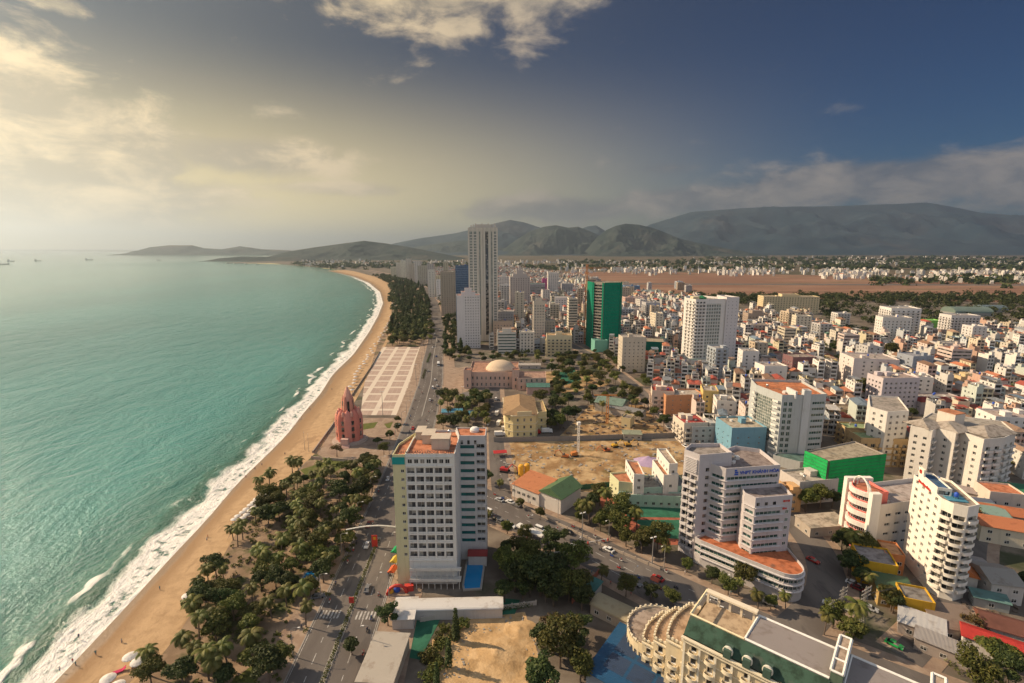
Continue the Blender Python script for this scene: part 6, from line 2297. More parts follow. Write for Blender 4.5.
    ('house', 'red tiled villa in the palm garden under the woods', 'house', 815, 322, 9, 20, 14, -8, (0.6, 0.55, 0.5), (0.5, 0.06, 0.04), 7, 'hip', 3, 'tile', 2, None),
]
for a in LOW:
    t = low(*a)
    if a[0] == 'market_roof':
        for i in range(3):
            for j in range(2):
                b = MB()
                x, y = -9.2 + 6.6 * i, -8 + 8.4 * j
                k = 1.2 / 20.8
                z = lambda q: 5.24 + (q + 10.4) * k
                b.add([(x, y, z(y)), (x + 5.8, y, z(y)), (x + 5.8, y + 7.4, z(y + 7.4)), (x, y + 7.4, z(y + 7.4))], [(0, 1, 2, 3)])
                b.put('roof_panel', [M['tin']], t, color=(0.03, 0.055, 0.11))


# walls round the building site and the sand lot
def fence(name, label, line, h, mat, color=None, th=0.2, posts=4.0):
    line = [Vector((p.x, p.y)) for p in line]
    t = thing(name, label, 'fence', (line[0].x, line[0].y, 0))
    b, q = MB(), MB()
    o = line[0]
    for a, c in zip(line, line[1:]):
        d = (c - a)
        L = d.length
        d.normalize()
        n = Vector((-d.y, d.x)) * th / 2
        b.prism([((v - o).x, (v - o).y) for v in ccw([a + n, c + n, c - n, a - n])], 0, h)
        for k in range(int(L / posts) + 1):
            p = a + d * min(k * posts, L) - o
            q.obox((p.x, p.y, 0), (th + 0.22, th + 0.22, h + 0.25), math.atan2(d.y, d.x))
    b.put('panel', [M[mat]], t, color=color)
    q.put('post', [M[mat]], t, color=color)
    return t


fence('site_wall', 'long grey wall along the back of the building site', GP([(494, 442), (560, 441), (680, 437), (700, 446)]), 3.0, 'plaster', (0.26, 0.23, 0.2), 0.25, 6)
fence('site_wall', 'green hoarding along the near edge of the building site', GP([(556, 492), (600, 488), (614, 486)]), 2.6, 'paint', (0.03, 0.12, 0.07), 0.12, 3)
fence('garden_wall', 'white topped wall round the hotel court and canopy', GP([(536, 605), (500, 610), (420, 622)]), 1.6, 'plaster', (0.45, 0.4, 0.35), 0.2, 4)
fence('sea_wall', 'low concrete sea wall between the sand and the lotus terrace', GP([(313, 453), (334, 424), (352, 410)]), 1.3, 'plaster', (0.36, 0.30, 0.25), 0.5, 50)
fence('sea_wall', 'dark edged sea wall in front of the paved square', GP([(352, 396), (372, 366), (380, 352)]), 1.2, 'plaster', (0.22, 0.18, 0.15), 0.5, 50)
fence('retaining_wall', 'terrace edge wall behind the leafless garden tree', GP([(312, 459), (352, 462), (368, 461)]), 1.6, 'plaster', (0.40, 0.32, 0.26), 0.4, 50)
fence('street_wall', 'red brown street wall beside the teal kiosk', GP([(598, 575), (572, 604)]), 2.0, 'plaster', (0.33, 0.12, 0.08), 0.2, 4)
fence('garden_wall', 'low wall along the kerb in front of the market hall', GP([(506, 499), (540, 516), (600, 545), (660, 570)]), 1.1, 'plaster', (0.42, 0.34, 0.27), 0.2, 5)


def pool(name, label, pts, phrase=None):
    poly = [Vector(p[:2]) for p in GP(pts)]
    at = sum(poly, Vector((0, 0))) / len(poly)
    t = thing(name, label, 'pool', (at.x, at.y, 0))
    pl = ccw([p - at for p in poly])
    b = MB()
    out = inset(pl, -0.7)
    n = len(pl)
    vs = [(p.x, p.y, 0.55) for p in pl] + [(p.x, p.y, 0.55) for p in out] + [(p.x, p.y, 0.0) for p in out] + [(p.x, p.y, 0.0) for p in pl]
    fs = []
    for i in range(n):
        j = (i + 1) % n
        fs += [(n + i, n + j, j, i), (2 * n + i, 2 * n + j, n + j, n + i), (i, j, 3 * n + j, 3 * n + i)]
    b.add(vs, fs)
    b.put('rim', [M['concrete']], t)
    link('water', mesh_of('water', [(p.x, p.y, 0.45) for p in pl], [list(range(n))], [M['poolwater']]), t)
    if phrase:
        mark(phrase, at)


m_, T_, b_ = material('pool_water', 0.06, 0.5)
b_.inputs['Base Color'].default_value = (0.01, 0.19, 0.42, 1)
bump(T_, b_, T_.noise(T_.pos(), 1.2, 3, 0.5), 0.3, 0.1)
M['poolwater'] = m_
pool('swimming_pool', 'bright blue swimming pool at the foot of the hotel wing', [(468, 562), (474, 560.5), (482, 562), (483, 568), (480, 589), (465, 590), (464, 586), (467, 568)], 'the hotel pool')
pool('pond', 'small round blue pond under the park palms', [(303, 580), (306, 574), (312, 572), (316, 577), (315, 584), (309, 587)], 'the park pond')


# ------------------------------------------------------------------ the low town: narrow houses, 300 of them as things
HW = [(0.70, 0.66, 0.61), (0.74, 0.70, 0.65), (0.66, 0.60, 0.50), (0.58, 0.49, 0.37), (0.62, 0.50, 0.44), (0.52, 0.54, 0.55), (0.54, 0.51, 0.47), (0.62, 0.55, 0.38),
      (0.50, 0.54, 0.48), (0.68, 0.64, 0.58), (0.50, 0.33, 0.25), (0.72, 0.68, 0.62)]
HWN = ['white', 'bright white', 'cream', 'tan', 'salmon', 'blue grey', 'grey', 'yellow', 'pale green', 'off white', 'brick brown', 'chalk white']
HR = [(0.36, 0.32, 0.28), (0.42, 0.35, 0.29), (0.46, 0.17, 0.09), (0.40, 0.09, 0.06), (0.24, 0.25, 0.26), (0.12, 0.20, 0.15), (0.34, 0.22, 0.15), (0.5, 0.46, 0.42), (0.17, 0.22, 0.27), (0.24, 0.14, 0.09)]
HRN = ['grey flat', 'tan flat', 'orange', 'deep red', 'dark grey', 'green', 'brown', 'pale', 'slate blue', 'rusty']
def house_proto(seed):
    """three meshes: walls, roof, extras; and the places of windows and balconies"""
    r = random.Random(seed)
    w = r.choice((4.2, 5, 5.6, 6.5, 8))
    d = r.uniform(9, 16)
    n = r.choice((2, 3, 3, 4, 4, 5, 6)) if w < 7 else r.choice((1, 2, 3, 3))
    fh = 3.4
    H = n * fh
    fr = MB()
    win = []
    step = r.choice((0, 0, 1)) if n > 2 else 0
    dt = d if not step else d * r.uniform(0.55, 0.75)
    poly = [(-w / 2, -d / 2), (w / 2, -d / 2), (w / 2, d / 2), (-w / 2, d / 2)]
    for i in range(4):
        a, c = Vector(poly[i]), Vector(poly[(i + 1) % 4])
        e = (c - a).normalized()
        L = (c - a).length
        zt = H - (fh if step else 0)
        if i in (0, 2):
            us = [(0.5, L - 0.5)] if w < 5.2 else [(0.5, L / 2 - .3), (L / 2 + .3, L - .5)]
            vs = [(fh * j + 0.5, fh * j + 2.6) for j in range(n - step)]
            dep = 0.5
        elif r.random() < 0.6:
            m = 2 + int(L > 12)
            us = [(L * (k + 1) / (m + 1) - .6, L * (k + 1) / (m + 1) + .6) for k in range(m)]
            vs = [(fh * j + 1.0, fh * j + 2.3) for j in range(1, n - step)] or [(1.0, 2.3)]
            dep = 0.2
        else:
            us, vs, dep = [], [], 0
        fr.facade(a, c, 0, zt, us, vs, dep, 0)
        nrm = Vector((e.y, -e.x))
        for v0, v1 in vs:
            for u0, u1 in us:
                p = a + e * ((u0 + u1) / 2) - nrm * dep
                win.append((u1 - u0, v1 - v0, Vector((p.x, p.y, v0)), math.atan2(e.y, e.x), i == 0 and v0 > 2))
    H1 = H - (fh if step else 0)
    if step:
        fr.box(-w / 2, w / 2, d / 2 - dt, d / 2 - 0.002, H1, H)
    kind = r.choice(('flat', 'flat', 'flat', 'tin', 'gable', 'hip'))
    if w >= 7:
        kind = r.choice(('hip', 'gable', 'gable', 'flat'))
    roof = MB()
    if kind in ('flat', 'tin'):
        for (z, y0, y1) in ((H1, -d / 2, d / 2 - dt if step else d / 2), (H, d / 2 - dt, d / 2)):
            if y1 - y0 < 1 or (z == H and not step):
                continue
            roof.box(-w / 2 + .15, w / 2 - .15, y0 + .15, y1 - .15, z - .1, z + 0.1)
            for (x0, x1, a, c) in ((-w / 2, w / 2, y0, y0 + .15), (-w / 2, -w / 2 + .15, y0 + .15, y1 - .15), (w / 2 - .15, w / 2, y0 + .15, y1 - .15), (-w / 2, w / 2, y1 - .15, y1)):
                fr.box(x0, x1, a, c, z - 0.001, z + 0.75)
        if kind == 'tin':
            y0 = d / 2 - dt * 0.9
            roof.add([(-w / 2 - .1, y0, H + 2.3), (w / 2 + .1, y0, H + 2.5), (w / 2 + .1, d / 2 - .3, H + 2.5), (-w / 2 - .1, d / 2 - .3, H + 2.3)], [(0, 1, 2, 3)])
            roof.add([(-w / 2 - .1, y0, H + 2.18), (w / 2 + .1, y0, H + 2.38), (w / 2 + .1, d / 2 - .3, H + 2.38), (-w / 2 - .1, d / 2 - .3, H + 2.18)], [(3, 2, 1, 0)])
            for x in (-w / 2 + .3, w / 2 - .3):
                for y in (y0 + .3, d / 2 - .6):
                    fr.box(x - .08, x + .08, y - .08, y + .08, H, H + 2.2)
    else:
        hip = 0 if kind == 'gable' else w * 0.4
        q = MB()
        if step:
            roof.box(-w / 2 + .15, w / 2 - .15, -d / 2 + .15, d / 2 - dt, H1 - .1, H1 + 0.1)
        q.gable(-(dt / 2), dt / 2, -w / 2, w / 2, 0, w * 0.28, hip=hip, over=0.35)
        roof.add([(-y, x + (d - dt) / 2, z + H + 0.02) for x, y, z in q.v], q.f)
        if kind == 'gable':
            for y, o in ((d / 2 - dt, 1), (d / 2, -1)):
                t = [(-w / 2, y, H), (w / 2, y, H), (0, y, H + w * 0.26)]
                fr.add(t, [(0, 1, 2) if o > 0 else (2, 1, 0)])
    ex = MB()
    top = H1 if kind not in ('flat',) or step else H
    if kind == 'flat':
        y = r.uniform(0, d / 4)
        fr.box(-w / 2 + .2, -w / 2 + 2.6, y, y + 3.2, H, H + 2.5)
        roof.box(-w / 2 + 0, -w / 2 + 2.8, y - .2, y + 3.4, H + 2.503, H + 2.65)
    return dict(wall=fr, roof=roof, win=win, w=w, d=d, n=n, H=H, kind=kind, tank=kind == 'flat' and r.random() < .7)


PROTO = [house_proto(s) for s in range(26)]
for P_ in PROTO:
    P_['me_wall'] = P_['wall'].mesh('wall', [M['plaster']])
    P_['me_roof'] = P_['roof'].mesh('roof', [M['roof']] if P_['kind'] == 'flat' else [M['tile'] if P_['kind'] == 'hip' else M['tin']])

TOWN = [
    GP([(694, 441), (668, 420), (640, 392), (626, 372), (606, 352), (625, 335), (690, 318), (740, 318), (800, 318), (835, 340), (880, 345), (940, 345), (1060, 345), (1090, 400), (1080, 520), (1030, 600), (985, 600), (960, 540), (930, 480), (880, 470), (870, 440), (800, 460), (750, 440)]),
    GP([(490, 350), (492, 300), (520, 290), (580, 284), (640, 296), (700, 300), (690, 320), (625, 336), (604, 352), (560, 352), (520, 356)]),
    GP([(425, 287), (440, 275), (520, 270), (600, 282), (580, 286), (520, 292), (490, 302), (450, 318)]),
    GP([(740, 318), (760, 310), (850, 336), (830, 342)]),
    GP([(905, 318), (1060, 330), (1060, 346), (900, 346)]),
    GP([(405, 276), (425, 270.5), (520, 268.5), (525, 271), (440, 276), (428, 285)]),
]
TOWN = [[Vector((p.x, p.y)) for p in t] for t in TOWN]
WOODS = [[Vector((p.x, p.y)) for p in GP(t)] for t in (
    [(640, 299), (700, 296), (760, 296), (830, 296), (836, 316), (760, 309), (700, 301)],
    [(824, 318), (824, 300), (900, 296), (1060, 300), (1060, 332), (990, 330), (900, 338), (850, 336)],
)]
PLAZA = [[Vector((p.x, p.y)) for p in GP(t)] for t in (
    [(500, 440), (505, 390), (545, 385), (560, 366), (600, 360), (700, 452), (690, 500), (690, 560), (600, 545), (490, 490)],
    [(640, 580), (700, 560), (830, 520), (880, 540), (930, 600), (1024, 700), (600, 700)],
)]


def dist_to_lane(p):
    best = 1e9
    for lane, w in LANES:
        for a, b in zip(lane, lane[1:]):
            e = b - a
            t = max(0, min(1, (p - a).dot(e) / e.length_squared))
            q = (p - a - e * t).length - w / 2
            best = min(best, q)
    return best


BOXES = [(min(q[0] for q in f), max(q[0] for q in f), min(q[1] for q in f), max(q[1] for q in f), f) for f in FOOT]


def blocked(p, pad=4.0):
    for x0, x1, y0, y1, f in BOXES:
        if x0 - pad < p.x < x1 + pad and y0 - pad < p.y < y1 + pad:
            if inside(p, f):
                return True
            for i in range(len(f)):
                a, b = Vector(f[i - 1][:2]), Vector(f[i][:2])
                e = b - a
                t = max(0, min(1, (p - a).dot(e) / max(e.length_squared, 1e-6)))
                if (p - a - e * t).length < pad:
                    return True
    return False


def in_view(p, z=0.0):
    c, s = math.cos(PITCH), math.sin(PITCH)
    q = z - CAM_H
    dd = p.y * c - q * s
    if dd < 5:
        return False
    u, v = 512 + FPX * p.x / dd, 341.5 + FPX * (-(p.y * s + q * c)) / dd
    return -20 < u < 1044 and v < 720


lots = []
GAPS = []
r = random.Random(5)
for ti, T_ in enumerate(TOWN):
    cx = sum((p.x for p in T_)) / len(T_)
    cy = sum((p.y for p in T_)) / len(T_)
    ext = max((p - Vector((cx, cy))).length for p in T_)
    th0 = R((-10, 3, 2, -8, -8, 2)[ti])
    row = -ext
    flip = False
    while row < ext:
        x = -ext
        base = th0
        while x < ext:
            P_ = r.choice(PROTO)
            w = P_['w']
            loc = Vector((x + w / 2, row + r.uniform(-1.0, 1.0)))
            bend = base + 0.10 * math.sin((x + row) / 90.0)
            p = Vector((cx + loc.x * math.cos(base) - loc.y * math.sin(base), cy + loc.x * math.sin(base) + loc.y * math.cos(base)))
            x += w + (r.uniform(0.0, 0.35) if r.random() < 0.84 else r.uniform(2.5, 9))
            if r.random() < (0.05 if mnoise.noise(Vector((p.x / 60, p.y / 60, 3))) < 0.12 else 0.4):
                if inside(p, T_) and in_view(p):
                    GAPS.append(p)
                continue
            if inside(p, T_) and in_view(p) and dist_to_lane(p) > P_['d'] / 2 - 1 and not any(inside(p, q) for q in PLAZA) and not any(inside(p, q) for q in WOODS) and not blocked(p, 6.5):
                lots.append((p, bend + r.gauss(0, 0.06) + (math.pi if flip else 0), P_))
            elif inside(p, T_) and dist_to_lane(p) > 1 and r.random() < .3:
                GAPS.append(p)
        row += 14.5 if flip else 21
        flip = not flip
lots.sort(key=lambda t: t[0].length)

HOUSES = []
for i, (p, rz, P_) in enumerate(lots[:300]):
    k = r.choice((0, 0, 1, 1, 2, 3, 4, 5, 6, 6, 7, 8, 9, 9, 10, 11))
    rk = r.choice((0, 0, 1, 1, 6, 6, 7, 9, 2)) if P_['kind'] == 'flat' else r.choice((2, 2, 3, 3, 4, 6, 7, 8, 9, 9))
    lift = Vector((p.x, p.y, 0))
    t = thing('town_house', None, 'house', lift, rz, 'closely packed narrow town houses')
    tag(t, None, 'house')
    shade = r.uniform(0.85, 1.06)
    wc = tuple(min(0.78, c * shade) for c in HW[k])
    link('wall', P_['me_wall'], t, color=wc)
    rf = link('roof', P_['me_roof'], t, color=HR[rk])
    eye = (Matrix.Rotation(-rz, 4, 'Z') @ Vector((-p.x, -p.y, 0)))
    near = p.length < 420
    for (w, h, q, a, balc) in P_['win']:
        nrm = Vector((math.sin(a), -math.cos(a), 0))
        if nrm.dot(eye - q) > 0:
            link('window', window_mesh(w, h, 'plain' if near else 'bare'), t, q, a)
            if balc and near:
                link('balcony', balcony_mesh(P_['w'] - 0.4 if w > 2 and P_['w'] < 5.2 else w + 0.3, 0.9, True, 0.8), t, (q.x, -P_['d'] / 2 - 0.002, q.z - 0.3), a, tuple(c * 0.95 for c in wc))
    if P_['tank']:
        link('water_tank', tank_mesh(i % 3 == 0), rf, (P_['w'] / 2 - 1.3, P_['d'] / 4, P_['H'] + 0.1))
    fl = ['', 'single storey', 'two storey', 'three storey', 'four storey', 'five storey', 'six storey'][P_['n']]
    t['look'] = f"{HWN[k]} {fl} house with {HRN[rk]} roof"
    HOUSES.append((t, p))
label_by_landmark(HOUSES, lambda o: o['look'], LAND)
for o, _ in HOUSES:
    del o['look']


def mass_of_houses(name, items, mat_names):
    V, F, MI, TC = [], [], [], []
    k = 0
    arr = {}
    for p, rz, P_, wc, rc in items:
        c, s = math.cos(rz), math.sin(rz)
        for key, mi, col in (('wall', 0, wc), ('roof', 0, rc)):
            mb = P_[key]
            a = arr.get((id(P_), key))
            if a is None:
                a = arr[(id(P_), key)] = np.array(mb.v)
            xy = a[:, :2] @ np.array([[c, s], [-s, c]]) + np.array([p.x, p.y])
            V.append(np.column_stack([xy, a[:, 2]]))
            F += [tuple(k + i for i in f) for f in mb.f]
            MI += [mi] * len(mb.f)
            TC += [col] * len(mb.f)
            k += len(a)
        # panes
        vs = []
        for (w, h, q, an, b) in P_['win']:
            ca, sa = math.cos(an), math.sin(an)
            for (x, z) in ((-w / 2, 0), (w / 2, 0), (w / 2, h), (-w / 2, h)):
                X, Y = q.x + x * ca, q.y + x * sa
                vs.append((p.x + X * c - Y * s, p.y + X * s + Y * c, q.z + z))
        if vs:
            V.append(np.array(vs))
            F += [tuple(range(k + 4 * i, k + 4 * i + 4)) for i in range(len(vs) // 4)]
            MI += [1] * (len(vs) // 4)
            TC += [(0, 0, 0)] * (len(vs) // 4)
            k += len(vs)
    me = mesh_of(name, np.concatenate(V).tolist(), F, [M[m] for m in mat_names], MI)
    at = me.attributes.new('tint', 'FLOAT_COLOR', 'FACE')
    at.data.foreach_set('color', np.column_stack([np.array(TC), np.ones(len(TC))]).astype(np.float32).ravel())
    return me


rest = []
for (p, rz, P_) in lots[300:]:
    k = r.choice((0, 0, 1, 1, 2, 3, 4, 5, 6, 6, 7, 8, 9, 9, 10, 11))
    rk = r.choice((0, 0, 1, 1, 6, 6, 7, 9, 2)) if P_['kind'] == 'flat' else r.choice((2, 2, 3, 3, 4, 5, 6, 7, 8, 9, 9))
    sh = r.uniform(0.8, 1.05)
    rest.append((p, rz, P_, tuple(min(.78, c * sh) for c in HW[k]), HR[rk]))
tag(link('distant_houses', mass_of_houses('distant_houses', rest, ['plaster_mass', 'glass'])), kind='stuff')
# the town beyond the airfield and round the bay
rest = []
belts = [((560, 270), (1040, 276), 3.4, 800), ((430, 263), (1040, 264), 2.0, 600), ((300, 263.5), (520, 266), 3.0, 420), ((690, 258), (1040, 258.5), 1.5, 180), ((820, 277), (1040, 283), 2.0, 120)]
for (a, b, spread_, n) in belts:
    for _ in range(n):
        t = r.random()
        clump = mnoise.noise(Vector((t * 9, a[1], 0)))
        if clump < -0.05 and r.random() < 0.75:
            continue
        u, v = a[0] + (b[0] - a[0]) * t, a[1] + (b[1] - a[1]) * t + r.gauss(0, spread_ * 0.5)
        if v < 256:
            continue
        g = ground_point(u, v)
        k = r.choice((0, 1, 1, 9, 11, 2, 6))
        rest.append((Vector((g.x, g.y)), r.uniform(0, 3.1), r.choice(PROTO), HW[k], HR[r.choice((0, 1, 2, 4, 7))]))
far_d = shore_distance(np.array([(q[0].x, q[0].y) for q in rest]))
rest = [q for q, d_ in zip(rest, far_d) if d_ < -60]
tag(link('distant_town', mass_of_houses('distant_town', rest, ['plaster_mass', 'glass'])), kind='stuff')
print('lots', len(lots), 'far', len(rest), 'landmarks', len(LAND))


# ------------------------------------------------------------------ trees
def leaf_material(name, a, b_, c, tr=0.25):
    m, T, bs = material(name, 0.6, 0.25)
    v = T.attr('leaf')
    rnd = T.n('ShaderNodeObjectInfo').outputs['Random']
    k = T.m('FRACT', T.m('ADD', v, T.m('MULTIPLY', rnd, 0.35)))
    col = T.mix(T.step(v, 0.15, 0.85), a, b_)
    col = T.mix(T.m('MULTIPLY', T.step(k, 0.86, 0.99), 0.7), col, c)
    hs = T.n('ShaderNodeHueSaturation')
    T.put(hs.inputs['Hue'], T.m('MULTIPLY_ADD', rnd, 0.05, 0.472))
    T.put(hs.inputs['Value'], T.m('MULTIPLY_ADD', rnd, 0.65, 0.82))
    T.put(hs.inputs['Color'], col)
    T.put(bs.inputs['Base Color'], hs.outputs[0])
    t = m.node_tree
    tl = T.n('ShaderNodeBsdfTranslucent')
    T.put(tl.inputs[0], hs.outputs[0])
    mx = T.n('ShaderNodeMixShader')
    mx.inputs[0].default_value = tr
    t.links.new(bs.outputs[0], mx.inputs[1])
    t.links.new(tl.outputs[0], mx.inputs[2])
    out = next(n for n in t.nodes if n.type == 'OUTPUT_MATERIAL')
    t.links.new(mx.outputs[0], out.inputs[0])
    return m


M['leaf'] = leaf_material('broad_leaves', (0.055, 0.066, 0.013), (0.115, 0.115, 0.026), (0.16, 0.135, 0.035))
M['darkleaf'] = leaf_material('dark_leaves', (0.030, 0.046, 0.013), (0.068, 0.086, 0.024), (0.10, 0.105, 0.032))
M['palmleaf'] = leaf_material('palm_fronds', (0.070, 0.085, 0.018), (0.15, 0.14, 0.034), (0.21, 0.165, 0.06))
M['dryleaf'] = leaf_material('russet_leaves', (0.07, 0.055, 0.018), (0.12, 0.08, 0.028), (0.15, 0.10, 0.04))
M['bark'] = plain('bark', (0.13, 0.095, 0.07), 0.9)


def crown_arrays(r, lobes, n, size, flat=0.6):
    """leaf clumps spread through rounded masses: vertices, quads, one tone per leaf"""
    V, F, A = [], [], []
    tot = sum(l[3] ** 2 for l in lobes)
    for (cx, cy, cz, R_, sz) in lobes:
        k = int(n * R_ ** 2 / tot)
        for _ in range(k):
            while True:
                d = Vector((r.uniform(-1, 1), r.uniform(-1, 1), r.uniform(-1, 1)))
                if 0.05 < d.length < 1:
                    break
            d.normalize()
            q = (0.55 + 0.5 * r.random() ** 0.6)
            p = Vector((cx, cy, cz)) + Vector((d.x, d.y, d.z * sz)) * (R_ * q)
            if d.z < -0.35 and r.random() < 0.7:
                p.z = cz - R_ * sz * 0.3 * r.random()
            nrm = (d * 0.8 + Vector((r.gauss(0, .6), r.gauss(0, .6), r.gauss(0.5, .6)))).normalized()
            a = nrm.orthogonal().normalized()
            b = nrm.cross(a)
            t = r.uniform(0, 6.28)
            a, b = a * math.cos(t) + b * math.sin(t), b * math.cos(t) - a * math.sin(t)
            s = size * r.uniform(0.55, 1.25)
            i = len(V)
            V += [p - a * s, p - b * s * 0.55 + nrm * s * 0.12, p + a * s, p + b * s * 0.55 + nrm * s * 0.12]
            F.append((i, i + 1, i + 2, i + 3))
            A.append(r.random())
    return V, F, A


def crown_mesh(name, seed, h, rad, n, size, mat, kind='round'):
    r = random.Random(seed)
    lobes = []
    if kind == 'round':
        k = r.randint(11, 15)
        for i in range(k):
            a = 6.28 * i / k + r.uniform(-.4, .4)
            q = rad * r.uniform(0.3, 0.8)
            lobes.append((q * math.cos(a), q * math.sin(a), h - rad * r.uniform(0.3, 1.0), rad * r.uniform(0.24, 0.42), 0.75))
        lobes.append((r.uniform(-.2, .2) * rad, r.uniform(-.2, .2) * rad, h - rad * 0.45, rad * 0.55, 0.8))
    elif kind == 'column':
        for i in range(7):
            z = h * (0.15 + 0.8 * i / 6)
            lobes.append((r.uniform(-.1, .1), r.uniform(-.1, .1), z, rad * (1.0 - 0.75 * max(0, i / 6 - 0.35)), 1.6))
    elif kind == 'umbrella':
        for i in range(9):
            a = 6.28 * i / 9 + r.uniform(-.3, .3)
            q = rad * r.uniform(0.4, 0.75)
            lobes.append((q * math.cos(a), q * math.sin(a), h - rad * r.uniform(0.18, 0.4), rad * r.uniform(0.28, 0.42), 0.5))
    elif kind == 'pine':
        for i in range(9):
            z = h * (0.3 + 0.68 * i / 8)
            a = r.uniform(0, 6.28)
            q = rad * 0.35 * (1 - i / 10)
            lobes.append((q * math.cos(a), q * math.sin(a), z, rad * (0.75 - 0.5 * i / 8), 1.1))
    V, F, A = crown_arrays(r, lobes, n, size)
    return mesh_of(name, [tuple(p) for p in V], F, [mat], attrs={'leaf': ('FACE', A)})


def trunk_mesh(seed, h, rad, r0):
    r = random.Random(seed)
    b = MB()
    top = h - rad * 0.9
    x, y = r.uniform(-.3, .3), r.uniform(-.3, .3)
    b.tube([(0, 0, -0.05), (x * .4, y * .4, top * .5), (x, y, top)], [r0 * 1.3, r0 * .9, r0 * .7], 7)
    for i in range(5):
        a = 6.28 * i / 5 + r.uniform(-.4, .4)
        q = rad * 0.55
        b.tube([(x, y, top * 0.92), (x + q * .5 * math.cos(a), y + q * .5 * math.sin(a), top + rad * .3), (x + q * math.cos(a), y + q * math.sin(a), h - rad * .5)], [r0 * .55, r0 * .4, r0 * .15], 5)
    return b.mesh('trunk', [M['bark']])


def palm_meshes(seed, h):
    r = random.Random(seed)
    b = MB()
    lx, ly = r.uniform(-1.0, 1.0), r.uniform(-1.0, 1.0)
    pts = [(lx * (t ** 1.8), ly * (t ** 1.8), h * t) for t in (i / 6 for i in range(7))]
    b.tube(pts, [0.26 - 0.12 * i / 6 for i in range(7)], 7)
    trunk = b.mesh('trunk', [M['bark']])
    V, F, A = [], [], []
    top = Vector(pts[-1])
    nf = 19
    for k in range(nf):
        a = 2.4 * k + r.uniform(-.2, .2)
        up = 1.15 - 1.5 * (k / nf) + r.uniform(-.12, .12)
        L = r.uniform(3.0, 4.0)
        d = Vector((math.cos(a), math.sin(a), 0))
        side = Vector((-math.sin(a), math.cos(a), 0))
        seg = 8
        spine = []
        p = top.copy()
        ang = up
        for i in range(seg + 1):
            spine.append(p.copy())
            p = p + (d * math.cos(ang) + Vector((0, 0, 1)) * math.sin(ang)) * (L / seg)
            ang -= 0.26
        tone = r.random()
        for i in range(seg):
            for s in (-1, 1):
                for q in (0.15, 0.65):
                    c = spine[i].lerp(spine[i + 1], q)
                    ll = 1.1 * math.sin(math.pi * min(1, (i + q) / seg * 0.85 + 0.12)) ** 0.7
                    tip = c + side * s * ll * 0.85 + (spine[i + 1] - spine[i]) * 0.8 - Vector((0, 0, 0.42 * ll))
                    e = (spine[i + 1] - spine[i]) * 0.38
                    n = len(V)
                    V += [c - e, c + e, tip + e * 0.3, tip - e * .1]
                    F.append((n, n + 1, n + 2, n + 3))
                    A.append(min(1, max(0, tone * .6 + r.random() * .4)))
    crown = mesh_of('crown', [tuple(v) for v in V], F, [M['palmleaf']], attrs={'leaf': ('FACE', A)})
    return trunk, crown


KINDS = {}
for i in range(6):
    h, rad = 7.5 + 0.6 * i, 3.4 + 0.3 * i
    KINDS[('broadleaf_tree', i)] = (trunk_mesh(i, h, rad, 0.22), crown_mesh('crown', 20 + i, h, rad, 2700, 0.39, M['leaf' if i % 2 else 'darkleaf']))
for i in range(3):
    KINDS[('umbrella_tree', i)] = (trunk_mesh(60 + i, 7, 4.5, 0.22), crown_mesh('crown', 70 + i, 7, 4.6, 2000, 0.42, M['leaf'], 'umbrella'))
for i in range(4):
    KINDS[('palm_tree', i)] = palm_meshes(90 + i, 7.0 + 0.9 * i)
for i in range(3):
    KINDS[('coast_pine', i)] = (trunk_mesh(120 + i, 9, 3, 0.2), crown_mesh('crown', 130 + i, 12 + i, 3.4, 1200, 0.6, M['darkleaf'], 'pine'))
for i in range(2):
    b_ = MB()
    b_.tube([(0, 0, -.05), (0, 0, 8)], [.16, .05], 6)
    KINDS[('cypress', i)] = (b_.mesh('trunk', [M['bark']]), crown_mesh('crown', 150 + i, 11, 1.15, 900, 0.36, M['darkleaf'], 'column'))
for i in range(3):
    KINDS[('bush', i)] = (None, crown_mesh('crown', 170 + i, 2.4, 2.2, 420, 0.32, M['leaf'], 'round'))
KINDS[('dry_tree', 0)] = (trunk_mesh(200, 8, 3.6, 0.2), crown_mesh('crown', 201, 8, 3.8, 480, 0.42, M['dryleaf'], 'round'))

TREES = []
SIZEW = lambda s: 'small' if s < 0.82 else 'large' if s > 1.2 else 'middling'
LOOK = {'broadleaf_tree': 'pale green leafy tree', 'shade_tree': 'dense dark shade tree', 'umbrella_tree': 'flat topped spreading tree', 'palm_tree': 'coconut palm', 'coast_pine': 'dark feathery pine', 'cypress': 'columnar cypress', 'bush': 'clipped round bush', 'dry_tree': 'russet thin crowned tree'}


def plant(kind, p, s=1.0, variant=None, label=None, zs=1.0, r=random.Random(77)):
    ks = [k for k in KINDS if k[0] == kind]
    k = ks[r.randrange(len(ks))] if variant is None else (kind, variant)
    tr, cr = KINDS[k]
    if kind == 'broadleaf_tree' and k[1] % 2 == 0:
        kind = 'shade_tree'
    t = thing(kind, label, 'tree' if kind != 'bush' else 'bush', (p[0], p[1], 0), r.uniform(0, 6.28), None if label else LOOK[kind] + 's')
    t.scale = (s, s, s * zs)
    if tr:
        link('trunk', tr, t)
    link('crown', cr, t)
    if not label:
        tone = ('darker' if (k[1] + int(p[0])) % 2 else 'paler')
        t['look'] = f"{SIZEW(s)} {LOOK[kind]}"
        TREES.append((t, Vector((p[0], p[1]))))
    return t


